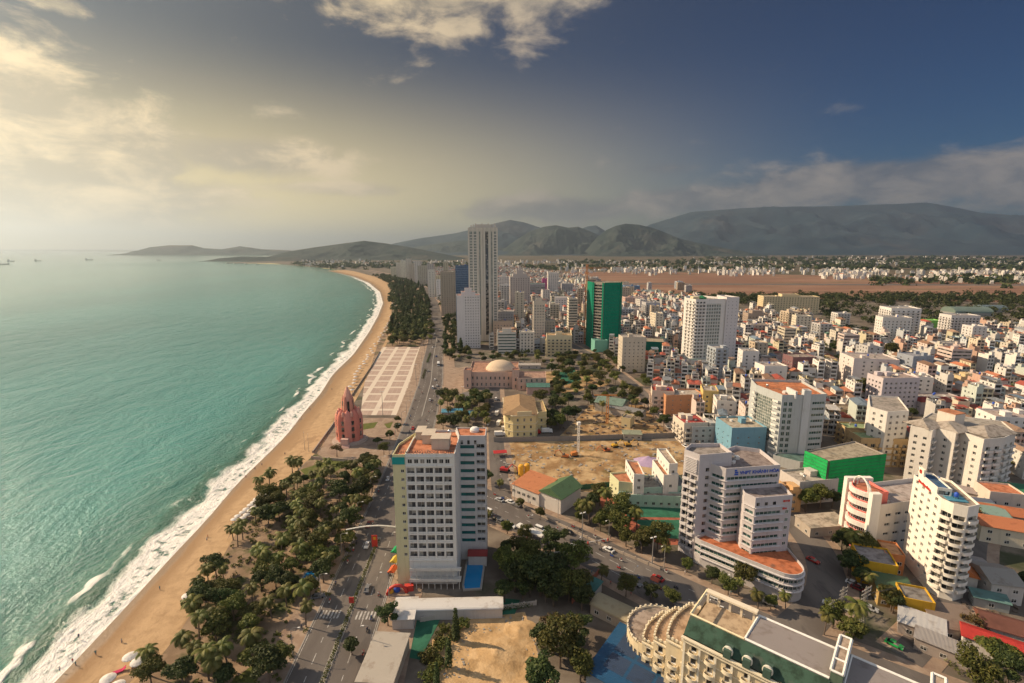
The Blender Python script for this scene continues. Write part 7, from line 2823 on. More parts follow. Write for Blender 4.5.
def grove(kind_weights, poly, spacing, smin, smax, seed, limit=999, keep=1.0, lanes=True):
    r = random.Random(seed)
    xs, ys = [p.x for p in poly], [p.y for p in poly]
    n = int((max(xs) - min(xs)) * (max(ys) - min(ys)) / spacing ** 2 * 3)
    got = []
    for _ in range(n):
        p = Vector((r.uniform(min(xs), max(xs)), r.uniform(min(ys), max(ys))))
        if not inside(p, poly) or (lanes and dist_to_lane(p) < -1) or blocked(p, 1.5):
            continue
        if keep < 1 and mnoise.noise(Vector((p.x / 18, p.y / 18, seed))) > keep - 0.5:
            continue
        if any((p - q).length_squared < spacing ** 2 for q in got):
            continue
        got.append(p)
        if len(got) >= limit:
            break
    for p in got:
        x = r.random() * sum(w for _, w in kind_weights)
        for kd, w in kind_weights:
            x -= w
            if x <= 0:
                break
        plant(kd, p, r.uniform(smin, smax))
    return got


park = [Vector((p.x, p.y)) for p in GP([(140, 690), (172, 650), (192, 622), (222, 560), (236, 535), (262, 505), (300, 486), (330, 474), (372, 464), (381, 474), (366, 514), (347, 560), (322, 612), (300, 640), (275, 690)])]
LAND_T = LAND + [('the park pond', Vector((-55.7, 160.0))), ('the zebra crossing', Vector((-58, 142))), ('the beach parasols', Vector((-122, 214)))]
clear = [Vector(p[:2]) for p in GP([(309, 583), (345, 575), (318, 612), (228, 655), (276, 655), (200, 655), (258, 512), (310, 470)])]
BOXES += [(c.x - 3.5, c.x + 3.5, c.y - 3.5, c.y + 3.5, [(c.x - 3, c.y - 3), (c.x + 3, c.y - 3), (c.x + 3, c.y + 3), (c.x - 3, c.y + 3)]) for c in clear]
grove([('palm_tree', 7), ('broadleaf_tree', 4), ('umbrella_tree', 2)], park, 4.5, 0.74, 1.16, 4, 150, keep=0.64)
# tall single palms on the sand edge and garden
for (u, v, s) in ((293, 478, 1.15), (299, 477, 1.2), (270, 492, 1.1), (262, 497, 1.0), (318, 474, .8), (275, 520, .9), (243, 540, .9), (196, 628, 1.05), (200, 645, .95), (150, 676, .9), (215, 683, 1.0), (190, 660, 1.0)):
    plant('palm_tree', ground_point(u, v), s)
plant('dry_tree', ground_point(337, 457), 1.0, 0, 'leafless looking olive tree beside the pink lotus tower')
for (u, v, s) in ((352, 474, .8), (365, 467, .8), (378, 447, .7), (390, 440, .8), (398, 432, .8), (384, 455, .7), (370, 477, .9), (345, 486, 1.0), (362, 500, 1.1), (340, 505, 1.2), (398, 424, .6)):
    plant('broadleaf_tree', ground_point(u, v), s)
# pines and palms between the beach and the avenue, further round the bay
pine = [Vector(p) for p in ((-143, 600), (-103, 600), (-128, 800), (-176, 1060), (-250, 1420), (-350, 1740), (-400, 1660), (-280, 1210), (-205, 880), (-165, 640))]
grove([('coast_pine', 3), ('broadleaf_tree', 1)], pine, 15, 1.0, 1.5, 9, 150, lanes=False)
front = [Vector(p) for p in ((-150, 590), (-93, 590), (-104, 660), (-126, 780), (-170, 700))]
grove([('palm_tree', 4), ('broadleaf_tree', 3)], front, 8, 0.9, 1.2, 10, 60, lanes=False)
# beside the avenue and round the hall
for poly, kd, sp, n, sd in (
        ([(438, 322), (455, 322), (456, 345), (470, 356), (440, 362)], [('broadleaf_tree', 3), ('coast_pine', 1)], 9, 40, 20),
        ([(440, 402), (500, 398), (490, 432), (440, 432)], [('broadleaf_tree', 2), ('palm_tree', 2)], 6, 40, 21),
        ([(545, 372), (600, 368), (636, 400), (640, 425), (560, 405), (545, 392)], [('broadleaf_tree', 3), ('palm_tree', 3)], 8, 45, 22),
        ([(530, 385), (560, 380), (572, 435), (540, 432)], [('broadleaf_tree', 1)], 8, 12, 23),
        ([(560, 500), (606, 498), (650, 545), (678, 562), (660, 566), (600, 540), (570, 522)], [('broadleaf_tree', 4), ('palm_tree', 1)], 6.0, 34, 24),
        ([(520, 575), (560, 545), (590, 595), (580, 610), (520, 612)], [('broadleaf_tree', 1)], 6.5, 14, 25),
        ([(490, 560), (530, 556), (600, 600), (590, 612), (500, 608)], [('broadleaf_tree', 1)], 5.5, 22, 41),
        ([(806, 566), (846, 548), (900, 600), (925, 632), (900, 622), (850, 592), (815, 600)], [('broadleaf_tree', 3), ('palm_tree', 1)], 5.2, 20, 42),
        ([(530, 640), (575, 625), (600, 700), (540, 700)], [('broadleaf_tree', 1), ('dry_tree', 1)], 5.5, 9, 26),
        ([(762, 620), (800, 612), (866, 640), (850, 664), (806, 640)], [('broadleaf_tree', 2), ('palm_tree', 1)], 4.6, 22, 27),
        ([(808, 590), (845, 560), (862, 572), (850, 600), (820, 612)], [('broadleaf_tree', 2)], 6, 10, 28),
        ([(812, 548), (840, 545), (850, 560), (820, 566)], [('palm_tree', 2), ('broadleaf_tree', 1)], 4.6, 8, 29),
        ([(860, 560), (880, 585), (905, 612), (890, 618), (860, 590)], [('broadleaf_tree', 2)], 5.5, 10, 30),
        ([(938, 668), (985, 648), (1030, 660), (1030, 720), (960, 700)], [('umbrella_tree', 2), ('broadleaf_tree', 2)], 6, 14, 31),
        ([(955, 520), (985, 528), (975, 545), (955, 535)], [('broadleaf_tree', 1)], 5, 7, 32),
        ([(425, 655), (445, 630), (475, 612), (470, 622), (440, 660), (430, 690)], [('bush', 1)], 2.6, 22, 33),
        ([(785, 500), (800, 497), (835, 505), (830, 514), (790, 514)], [('broadleaf_tree', 1)], 6, 8, 34)):
    g = [Vector((p.x, p.y)) for p in GP(poly)]
    grove(kd, g, sp, 0.8, 1.25, sd, n)
for (u, v, s) in ((554, 412, 1.25), (545, 425, 1.2), (560, 430, 1.15), (575, 420, 1.0)):
    plant('broadleaf_tree', ground_point(u, v), s)
for a, lb in (((388, 626, 0.75), 'bushy tree beside the play arch and the corrugated canopy'), ((352, 655, 0.7), None)):
    plant('broadleaf_tree', ground_point(a[0], a[1]), a[2], None, lb)
plant('broadleaf_tree', ground_point(862, 402), 2.3, 1, 'big dome shaped dark tree behind the ochre flats')
plant('broadleaf_tree', ground_point(890, 360), 2.0, 3, 'round dark tree before the slate blue block')
plant('broadleaf_tree', ground_point(560, 668), 1.35, 5, 'large olive tree between the sand lot and the blue roof')
plant('broadleaf_tree', ground_point(540, 596), 1.5, 4, 'largest dark tree behind the sand lot')
plant('broadleaf_tree', ground_point(515, 592), 1.25, 2, 'dark tree beside the hotel pool')
plant('dry_tree', ground_point(971, 634), 0.9, 0, 'russet tree beside the brown tin roof')
plant('cypress', ground_point(456, 641), 0.98, 0, 'tall slim cypress beside the sand lot')
plant('cypress', ground_point(449, 668), 0.9, 1, 'stout cypress nearest the bottom of the sand lot')
plant('cypress', ground_point(437, 690), 0.75, 0, 'short cypress in the planted strip by the shed')
for (u, v) in ((522, 550), (548, 556), (651, 600), (672, 606), (565, 540), (478, 520), (540, 520), (520, 508)):
    plant('broadleaf_tree', ground_point(u, v), 0.6)
# street trees up the long back street
for i in range(22):
    q = BACK[1].lerp(BACK[2], i / 21) if i < 12 else BACK[2].lerp(BACK[3], (i - 12) / 10)
    plant('broadleaf_tree', q + Vector((-8.5 if i % 2 else 8.5, 0)), 0.75 + 0.25 * (i % 3 == 0))
for i in range(30):
    s_ = 54 + 9.3 * (i // 2)
    pts = resample(CROSS, 1.0)
    q, d = pts[int(s_)], (pts[int(s_) + 1] - pts[int(s_)]).normalized()
    p = q + Vector((-d.y, d.x)) * (13.2 if i % 2 else -13.0)
    if not blocked(p, 1.5) and not (i % 2 == 0 and s_ > 150) and all((p - t[1]).length > 4 for t in TREES):
        plant('broadleaf_tree' if i % 3 else 'palm_tree', p, 0.55 + 0.25 * rng.random())
for poly, n, sd in (([(545, 360), (604, 352), (622, 372), (640, 392), (604, 372), (560, 374)], 36, 51), ([(440, 352), (545, 360), (545, 366), (440, 362)], 26, 52), ([(800, 345), (835, 330), (850, 348), (820, 360)], 22, 53),
                    ([(690, 560), (790, 606), (770, 618), (700, 585)], 14, 54), ([(740, 330), (800, 322), (830, 336), (770, 345)], 26, 55)):
    grove([('broadleaf_tree', 4), ('palm_tree', 1)], [Vector((p.x, p.y)) for p in GP(poly)], 6.5, 0.6, 1.1, sd, n)
# gardens among the houses
random.Random(3).shuffle(GAPS)
n_g = 0
for p in GAPS:
    if n_g >= 85:
        break
    if p.length < 520 and not blocked(p, 2) and dist_to_lane(p) > 1:
        plant('broadleaf_tree', p, 0.55 + 0.4 * rng.random())
        n_g += 1
label_by_landmark(TREES, lambda o: o['look'], LAND_T)
for o, _ in TREES:
    del o['look']


# woods too far off to count
def woods(name, spots, size, per, mat, seed):
    r = random.Random(seed)
    V, F, A = [], [], []
    for (x, y, rad, h) in spots:
        lobes = [(x + r.uniform(-.5, .5) * rad, y + r.uniform(-.5, .5) * rad, h * r.uniform(.35, .75), rad * r.uniform(.45, .7), 0.8) for _ in range(4)]
        v, f, a = crown_arrays(r, lobes, per, size * (1 + math.hypot(x, y) / 2500))
        k = len(V)
        V += [tuple(q) for q in v]
        F += [tuple(k + i for i in q) for q in f]
        A += a
    tag(link(name, mesh_of(name, V, F, [mat], attrs={'leaf': ('FACE', A)})), kind='stuff')


r = random.Random(21)
spots = []
for poly, n in zip(WOODS, (140, 270)):
    xs, ys = [p.x for p in poly], [p.y for p in poly]
    while n > 0:
        p = Vector((r.uniform(min(xs), max(xs)), r.uniform(min(ys), max(ys))))
        if inside(p, poly) and not blocked(p, 5):
            rad = r.uniform(6, 11)
            spots.append((p.x, p.y, rad, rad * 1.25))
            n -= 1
for i in range(330):
    u, v = r.uniform(620, 1040), r.gauss(299, 2.2)
    p = ground_point(u, v)
    spots.append((p.x, p.y, r.uniform(6, 12), r.uniform(8, 13)))
woods('distant_woods', spots, 1.5, 60, M['darkleaf'], 1)
spots = []
for i in range(520):
    t = r.random()
    p = Vector((-143, 600)).lerp(Vector((-103, 600)), r.random())
    y = 640 + 1500 * r.random() ** 1.2
    edge = [(q.x, q.y) for q in COAST]
    x = np.interp(y, [q[1] for q in edge], [q[0] for q in edge])
    wdt = 30 + 55 * min(1, (y - 600) / 500)
    p = Vector((x - 14 - wdt * r.random(), y))
    spots.append((p.x, p.y, r.uniform(4, 7), r.uniform(9, 14)))
for i in range(160):
    y = 640 + 1300 * r.random()
    x = np.interp(y, [q.y for q in COAST], [q.x for q in COAST])
    spots.append((x + 14 + 26 * r.random(), y, r.uniform(4, 7), r.uniform(8, 12)))
woods('coastal_woods', spots, 1.1, 90, M['darkleaf'], 2)
spots = []
for (u0, u1, v0, sg, n) in ((420, 1040, 268, 1.5, 380), (560, 1040, 263, 1.2, 300), (290, 460, 266, 1.6, 200), (700, 1040, 259, 1, 160), (870, 1040, 281, 2, 90)):
    for i in range(n):
        u, v = r.uniform(u0, u1), max(257, r.gauss(v0, sg))
        p = ground_point(u, v)
        spots.append((p.x, p.y, r.uniform(12, 30), r.uniform(9, 14)))
d_ = shore_distance(np.array([(s[0], s[1]) for s in spots]))
spots = [s for s, q in zip(spots, d_) if q < -70]
woods('far_woods', spots, 4.0, 26, M['darkleaf'], 3)
spots = []
for p in GAPS[60:1500]:
    if p.length > 330 and not blocked(p, 2):
        spots.append((p.x, p.y, r.uniform(2.6, 4.6), r.uniform(5, 9)))
woods('garden_trees', spots, 0.75, 70, M['leaf'], 4)
# low planting in the park
spots = []
for _ in range(800):
    p = Vector((r.uniform(-125, -60), r.uniform(115, 262)))
    if inside(p, park) and not blocked(p, 1):
        spots.append((p.x, p.y, r.uniform(0.6, 1.5), r.uniform(0.7, 1.4)))
woods('undergrowth', spots, 0.32, 40, M['leaf'], 5)


def hedge(name, label, line, w, h, mat='leaf', seed=1, per=26):
    r = random.Random(seed)
    V, F, A = [], [], []
    for p in resample(line, 0.9):
        v, f, a = crown_arrays(r, [(p.x, p.y, h * 0.55, w * 0.62, h / w * .9)], per, 0.26)
        k = len(V)
        V += [tuple(q) for q in v]
        F += [tuple(k + i for i in q) for q in f]
        A += a
    return tag(link(name, mesh_of(name, V, F, [M[mat]], attrs={'leaf': ('FACE', A)})), label, 'hedge')


hedge('hedge', 'long clipped hedge down the middle of the coast road', [q + Vector((0, 0)) for q in V2((-50, 90), (-51, 117), (-53, 167), (-53.4, 184))], 1.1, 1.0, seed=1)
hedge('hedge', 'dark hedge along the near road edge of the paved square', V2((-79.5, 436), (-82.5, 470)), 2.2, 1.8, 'darkleaf', 2)
hedge('hedge', 'dark hedge along the far road edge of the paved square', V2((-86, 500), (-90, 545)), 2.2, 1.8, 'darkleaf', 3)
hedge('hedge', 'dark hedge along the canopy side of the sand lot', [Vector(p[:2]) for p in GP([(470, 616), (500, 611), (530, 607)])], 1.6, 1.6, 'darkleaf', 4)
hedge('hedge', 'green hedge beside the cafe awnings at the corner', [Vector(p[:2]) for p in GP([(922, 640), (940, 655), (960, 675)])], 1.8, 1.6, 'leaf', 5)


# ------------------------------------------------------------------ vehicles
def wheel_mesh(rad=0.33, w=0.22):
    key = ('wheel', rad)
    if key not in _cache:
        b = MB()
        b.lathe([(rad * .55, -w / 2), (rad, -w / 2 + .03), (rad, w / 2 - .03), (rad * .55, w / 2)], n=12, mi=0)
        b.lathe([(0.0, w / 2 - .02), (rad * .55, w / 2 - .02)][::-1], n=10, mi=1)
        b.v = [(x, z, y) for x, y, z in b.v]
        b.f = [q[::-1] for q in b.f]
        _cache[key] = b.mesh('wheel', [M['rubber'], M['steel']])
    return _cache[key]


def body_prism(b, prof, w0, w1=None, mi=0):
    """side profile [(x, z)] swept across the car, a little narrower at the top"""
    zs = [p[1] for p in prof]
    zm, zM = min(zs), max(zs)
    w1 = w1 or w0
    f = lambda z: w0 / 2 + (w1 - w0) / 2 * (z - zm) / max(zM - zm, 1e-3)
    n = len(prof)
    vs = [(x, -f(z), z) for x, z in prof] + [(x, f(z), z) for x, z in prof]
    b.add(vs, [tuple(range(n)), tuple(range(n, 2 * n))[::-1]] + [(i, n + i, n + (i + 1) % n, (i + 1) % n) for i in range(n)], mi)


def vehicle(kind):
    """[(part name, mesh, place, painted?)]"""
    key = ('vehicle', kind)
    if key in _cache:
        return _cache[key]
    P = []
    if kind in ('car', 'taxi', 'van'):
        L, Wd = (4.5, 1.75) if kind != 'van' else (4.9, 1.85)
        b = MB()
        if kind == 'van':
            body_prism(b, [(-2.4, .35), (2.4, .35), (2.45, .85), (2.2, 1.05), (1.5, 1.2), (-2.35, 1.2), (-2.45, .8)], Wd, Wd * .97)
            up = [(1.55, 1.2), (0.95, 1.85), (-2.2, 1.9), (-2.38, 1.2)]
        else:
            body_prism(b, [(-2.2, .32), (2.2, .32), (2.25, .62), (2.1, .8), (1.05, .92), (-1.5, .95), (-2.2, .9), (-2.26, .6)], Wd, Wd * .95)
            up = [(1.1, .92), (0.35, 1.42), (-1.0, 1.45), (-1.75, .94)]
        P.append(('body', b.mesh('body', [M['paint']]), (0, 0, 0), True))
        g = MB()
        body_prism(g, [(x, z + 0.001) for x, z in up], Wd * .93, Wd * .78)
        P.append(('window', g.mesh('window', [M['glass']]), (0, 0, 0), False))
        t = MB()
        z = max(q[1] for q in up)
        xs = [q[0] for q in up]
        t.prism([(xs[2] - .05, -Wd * .38), (xs[1] + .02, -Wd * .38), (xs[1] + .02, Wd * .38), (xs[2] - .05, Wd * .38)], z - .02, z + 0.06)
        P.append(('roof', t.mesh('roof', [M['paint']]), (0, 0, 0), True))
        wx, rad = 1.38, 0.33
    elif kind == 'bus':
        L, Wd = 10.5, 2.5
        b = MB()
        body_prism(b, [(-5.2, .4), (5.2, .4), (5.25, 1.4), (-5.25, 1.4)], Wd)
        P.append(('body', b.mesh('body', [M['paint']]), (0, 0, 0), True))
        g = MB()
        body_prism(g, [(-5.2, 1.402), (5.2, 1.402), (5.05, 2.55), (-5.15, 2.55)], Wd - .06)
        P.append(('window', g.mesh('window', [M['glass']]), (0, 0, 0), False))
        t = MB()
        body_prism(t, [(-5.2, 2.552), (5.1, 2.552), (5.0, 2.95), (-5.1, 3.0)], Wd, Wd - .2)
        for x in (-2.5, 1.5):
            t.box(x - .9, x + .9, -.7, .7, 2.96, 3.2)
        P.append(('roof', t.mesh('roof', [M['paint']]), (0, 0, 0), True))
        wx, rad = 3.4, 0.48
    elif kind == 'truck':
        L, Wd = 7.0, 2.3
        b = MB()
        body_prism(b, [(1.7, .5), (3.4, .5), (3.45, 1.3), (3.25, 2.4), (1.7, 2.45)], Wd - .15)
        P.append(('cab', b.mesh('cab', [M['paint']]), (0, 0, 0), True))
        g = MB()
        g.box(3.2, 3.47, -.95, .95, 1.4, 2.15)
        P.append(('window', g.mesh('window', [M['glass']]), (0, 0, 0), False))
        t = MB()
        t.box(-3.5, 1.55, -1.15, 1.15, .75, 3.0)
        t.box(-3.4, 1.69, -.5, .5, .5, .749)
        P.append(('cargo_box', t.mesh('cargo_box', [M['white']]), (0, 0, 0), False))
        wx, rad = 2.4, 0.45
    for x in (-wx, wx):
        for s in (-1, 1):
            P.append(('wheel', wheel_mesh(rad), (x, s * (Wd / 2 - .1), rad), False))
    for s in (-1, 1):
        h = MB()
        h.box(-.04, .04, -.16, .16, 0, .16)
        P.append(('headlight', h.mesh('headlight', [M['white']]), ({'car': 2.2, 'taxi': 2.2, 'van': 2.44, 'bus': 5.24, 'truck': 3.44}[kind], s * Wd * .36, .66), False))
    _cache[key] = P
    return P


CARC = {'white': (0.72, 0.70, 0.67), 'silver': (0.42, 0.42, 0.42), 'black': (0.02, 0.02, 0.022), 'red': (0.42, 0.03, 0.025), 'blue': (0.04, 0.10, 0.28), 'green': (0.02, 0.36, 0.08), 'grey': (0.16, 0.16, 0.165), 'yellow': (0.7, 0.42, 0.03), 'maroon': (0.18, 0.02, 0.02)}
CARS = []


def drive(kind, colour, p, rz, label=None, group=None):
    name = {'taxi': 'car'}.get(kind, kind)
    t = thing(name, label, name, (p[0], p[1], 0.165), rz, group or f'{name}s on the streets')
    for nm, me, at, painted in vehicle(kind):
        link(nm, me, t, at, 0, CARC[colour] if painted else None)
    if label is None:
        t['look'] = f'{colour} {name}'
        CARS.append((t, Vector((p[0], p[1]))))
    return t


def along(line, y=None, s=None, off=0.0):
    pts = resample(line, 1.0)
    q = pts[min(len(pts) - 2, int(s))]
    d = (pts[min(len(pts) - 1, int(s) + 1)] - q).normalized()
    n = Vector((-d.y, d.x))
    return q + n * off, math.atan2(d.y, d.x)


r = random.Random(31)
for s, off, c, k in ((94, -3.2, 'grey', 'car'), (120, 3.2, 'white', 'car'), (178, 6.5, 'silver', 'car'), (214, -6.5, 'black', 'car'), (250, 3.0, 'red', 'car'), (312, -3, 'white', 'car'), (346, -3.0, 'white', 'van'), (352, -6.2, 'silver', 'car'), (372, -3.2, 'white', 'car'),
                     (405, 3.4, 'grey', 'car'), (430, -6, 'white', 'bus'), (470, -3, 'blue', 'car'), (520, 3, 'white', 'car'), (560, -3, 'black', 'car'), (610, 3, 'silver', 'van'), (650, -4, 'white', 'car'), (135, 6.2, 'maroon', 'car')):
    p, a = along(COAST, s=s, off=off)
    drive(k, c, p, a if off < 0 else a + math.pi)
for s, off, c, k in ((71, 5.6, 'silver', 'car'), (76, 7.2, 'white', 'car'), (80, 6.9, 'grey', 'car'), (72, -7.2, 'white', 'bus'), (81, -7.8, 'black', 'car'), (84, -8.4, 'grey', 'car'), (89, -8.0, 'white', 'car'), (118, -3.5, 'silver', 'car'), (128, 4.5, 'white', 'car'), (110, 3, 'black', 'car'),
                     (150, 2.5, 'red', 'car'), (60, 3, 'blue', 'car'), (100, -2.6, 'white', 'van'), (168, 6.3, 'white', 'car'), (146, -5.5, 'grey', 'car')):
    p, a = along(CROSS, s=s, off=off)
    drive(k, c, p, a if off < 0 else a + math.pi)
for u, v, c, k, a in ((813, 562, 'red', 'taxi', -58), (846, 610, 'white', 'taxi', -40), (830, 606, 'white', 'car', -40), (722, 612, 'white', 'car', -30), (500, 436, 'white', 'truck', 4), (507, 431, 'grey', 'truck', 4), (523, 434, 'red', 'truck', 2), (535, 434, 'red', 'truck', 2), (547, 433, 'white', 'truck', 2),
                      (497, 415, 'white', 'truck', 85), (499, 425, 'silver', 'truck', 80), (496, 400, 'white', 'van', 85), (664, 422, 'black', 'car', -80), (668, 428, 'silver', 'car', -78), (674, 436, 'blue', 'car', -76), (660, 414, 'white', 'car', -80), (655, 404, 'grey', 'car', -80), (685, 447, 'white', 'car', -75),
                      (310, 590, 'white', 'car', 40), (318, 598, 'grey', 'car', 20), (488, 425, 'silver', 'car', 85), (853, 585, 'white', 'car', -50), (858, 590, 'maroon', 'car', -48), (770, 605, 'grey', 'car', -32), (870, 610, 'silver', 'car', -40), (960, 655, 'white', 'van', -45), (1005, 640, 'blue', 'car', 10), (992, 600, 'white', 'car', -30)):
    drive(k, c, ground_point(u, v), R(a))
drive('car', 'green', ground_point(894, 646), R(-50), 'bright green car on the corner street below the cafe awnings')
label_by_landmark(CARS, lambda o: o['look'], LAND_T)
for o, _ in CARS:
    del o['look']


def person_mesh(pose, shirt, legs):
    """one continuous figure grown from a skeleton"""
    key = ('person', pose, shirt, legs)
    if key in _cache:
        return _cache[key]
    st = 0.22 if pose == 'walk' else 0.06
    sit = pose == 'ride'
    J = [((0, 0, .95), .13), ((0, 0, 1.2), .15), ((0, 0, 1.42), .14), ((0, 0, 1.54), .06), ((0.02, 0, 1.62), .085), ((0.02, 0, 1.74), .08)]
    E = [(0, 1), (1, 2), (2, 3), (3, 4), (4, 5)]
    for s in (-1, 1):
        k = len(J)
        if sit:
            J += [((0.1, s * .1, .9), .09), ((.42, s * .16, .85), .075), ((.36, s * .16, .45), .05), ((.48, s * .16, .4), .045)]
        else:
            J += [((0, s * .1, .88), .09), ((st * s * .5, s * .1, .5), .065), ((st * s * .6 - .04, s * .1, .08), .045), ((st * s * .6 + .1, s * .1, .04), .04)]
        E += [(0, k), (k, k + 1), (k + 1, k + 2), (k + 2, k + 3)]
        k = len(J)
        ax = .4 if sit else -st * s * .5
        J += [((0, s * .21, 1.4), .055), ((ax * .5, s * .26, 1.14), .042), ((ax + .05, s * .24, 1.05 if sit else .86), .035)]
        E += [(2, k), (k, k + 1), (k + 1, k + 2)]
    me = bpy.data.meshes.new('person')
    me.from_pydata([j[0] for j in J], E, [])
    o = bpy.data.objects.new('person', me)
    COL.objects.link(o)
    o.modifiers.new('skin', 'SKIN')
    o.modifiers.new('sub', 'SUBSURF').render_levels = 1
    o.modifiers['sub'].levels = 1
    for i, (_, rr) in enumerate(J):
        me.skin_vertices[0].data[i].radius = (rr, rr)
    me.skin_vertices[0].data[0].use_root = True
    out = bpy.data.meshes.new_from_object(o.evaluated_get(bpy.context.evaluated_depsgraph_get()))
    bpy.data.objects.remove(o)
    out.materials.clear()
    for m in (shirt, legs, 'skin', 'dark'):
        out.materials.append(M[m])
    for p in out.polygons:
        z, y = p.center.z, abs(p.center.y)
        p.material_index = 3 if z > 1.7 else 2 if z > 1.5 or (y > .22 and z < 1.2) or z < .12 else 0 if z > .95 else 1
    out.polygons.foreach_set('use_smooth', np.ones(len(out.polygons), dtype=bool))
    _cache[key] = out
    return out


for nm, c in (('skin', (0.42, 0.25, 0.16)), ('navy', (0.03, 0.05, 0.12)), ('redcloth', (0.4, 0.05, 0.05)), ('whitecloth', (0.6, 0.58, 0.55)), ('tealcloth', (0.05, 0.2, 0.22))):
    M[nm] = plain(nm, c, 0.9)


def scooter(p, rz, label, colour):
    key = ('scooter', colour)
    if key not in _cache:
        b = MB()
        body_prism(b, [(-.75, .45), (-.2, .35), (.3, .3), (.55, .5), (.6, 1.0), (.48, 1.0), (.3, .5), (-.1, .5), (-.3, .75), (-.8, .72)], .34)
        s = MB()
        s.box(-.75, -.05, -.15, .15, .74, .84)
        h = MB()
        h.tube([(.5, -.35, 1.02), (.56, 0, .98), (.5, .35, 1.02)], .03, 5)
        _cache[key] = [('body', b.mesh('body', [M[colour]])), ('seat', s.mesh('seat', [M['dark']])), ('handlebar', h.mesh('handlebar', [M['dark']]))]
    t = thing('scooter', label, 'scooter', (p[0], p[1], 0.165), rz, 'scooters on the roads')
    for nm, me in _cache[key]:
        link(nm, me, t)
    for x in (-.6, .65):
        link('wheel', wheel_mesh(0.27, 0.1), t, (x, 0, .27))
    return t


SC_, PE = [], []
cols = [('red', 'red'), ('dark', 'black'), ('bluepaint', 'blue'), ('white', 'white')]
sh = [('whitecloth', 'navy', 'white shirt'), ('redcloth', 'dark', 'red shirt'), ('tealcloth', 'navy', 'teal shirt'), ('navy', 'dark', 'dark shirt')]
for i in range(78):
    if i < 48:
        s = 68 + 6.1 * i + r.uniform(-2, 2)
        off = r.choice((-8.6, -7.6, -4.4, 4.6, 7.7, 8.5))
        p, a = along(COAST, s=s, off=off)
    else:
        off = r.choice((-6.4, -2.0, 2.2, 8.0))
        p, a = along(CROSS, s=50 + 3.7 * (i - 48) + r.uniform(-1, 1), off=off)
    a = a if off < 0 else a + math.pi
    m, cn = cols[i % 4]
    t = scooter(p, a, None, m)
    t['look'] = f'{cn} scooter'
    SC_.append((t, Vector(p)))
    a_, b_, nm = sh[(i * 3) % 4]
    o = tag(link('person', person_mesh('ride', a_, b_), None, (p[0] - 0.3 * math.cos(a), p[1] - 0.3 * math.sin(a), 0.155), a), None, 'person', 'people riding scooters')
    o['look'] = f'person in {nm} riding a scooter'
    PE.append((o, Vector(p)))
for i, (u, v) in enumerate(((60, 671), (73, 663), (76, 666), (79, 638), (122, 643), (208, 538), (96, 655), (262, 466), (301, 420), (310, 410), (332, 390), (285, 455), (207, 541), (246, 478), (160, 590), (255, 470))):
    a_, b_, nm = sh[i % 4]
    g = ground_point(u, v, -0.4)
    o = tag(link('person', person_mesh('walk' if i % 2 else 'stand', a_, b_), None, (g.x, g.y, -0.55 if i in (0, 3) else -0.45), r.uniform(0, 6)), None, 'person', 'people on the beach')
    o['look'] = f'person in {nm} {"walking" if i % 2 else "standing"} on the sand'
    PE.append((o, Vector((g.x, g.y))))
for i in range(40):
    line, o_ = (COAST, r.choice((-12.5, 12.8))) if i < 24 else (CROSS, r.choice((-11.6, 11.8)))
    q, _ = along(line, s=(68 + 9 * i if i < 24 else 52 + 8 * (i - 24)), off=o_)
    a_, b_, nm = sh[(i * 3 + i // 4) % 4]
    o = tag(link('person', person_mesh('walk' if i % 3 else 'stand', a_, b_), None, (q[0], q[1], 0.11), r.uniform(0, 6)), None, 'person', 'people on the pavements')
    o['look'] = f'person in {nm} {"walking" if i % 3 else "standing"} on the pavement'
    PE.append((o, Vector(q)))
label_by_landmark(SC_, lambda o: o['look'], LAND_T)
label_by_landmark(PE, lambda o: o['look'], LAND_T)
for o, _ in SC_ + PE:
    del o['look']


# ------------------------------------------------------------------ beach things
def parasol(p, label, c=(0.68, 0.63, 0.57), s=1.0):
    t = thing('parasol', label, 'parasol', (p[0], p[1], p[2]), r.uniform(0, 3), 'white parasols on the sand')
    key = 'parasol'
    if key not in _cache:
        b = MB()
        b.tube([(0, 0, -.3), (0, 0, 2.3)], .035, 6)
        q = MB()
        q.lathe([(1.55, 1.75), (1.5, 1.9), (0.9, 2.2), (0.0, 2.45)], n=12)
        q.lathe([(0.0, 2.38), (0.9, 2.14), (1.5, 1.84)], n=12)
        _cache[key] = (b.mesh('pole', [M['dark']]), q.mesh('canopy', [M['cloth']]))
    link('pole', _cache[key][0], t)
    link('canopy', _cache[key][1], t, color=c)
    t.scale = (s, s, s)
    return t


def lounger(p, rz, c, label):
    t = thing('sun_lounger', label, 'sun lounger', (p[0], p[1], p[2]), rz, 'sun loungers under the parasols')
    key = 'lounger'
    if key not in _cache:
        b = MB()
        b.box(-.9, .5, -.32, .32, .28, .36)
        b.add([(.5, -.32, .36), (.5, .32, .36), (1.0, .32, .75), (1.0, -.32, .75), (.5, -.32, .28), (.5, .32, .28), (1.04, .32, .7), (1.04, -.32, .7)], [(0, 3, 2, 1), (4, 5, 6, 7), (0, 4, 7, 3), (1, 2, 6, 5), (3, 7, 6, 2)])
        l = MB()
        l.box(-.04, .04, -.04, .04, 0, .28)
        _cache[key] = (b.mesh('bed', [M['cloth']]), l.mesh('leg', [M['dark']]))
    link('bed', _cache[key][0], t, color=c)
    for x in (-.8, .4):
        for y in (-.27, .27):
            link('leg', _cache[key][1], t, (x, y, 0))
    return t


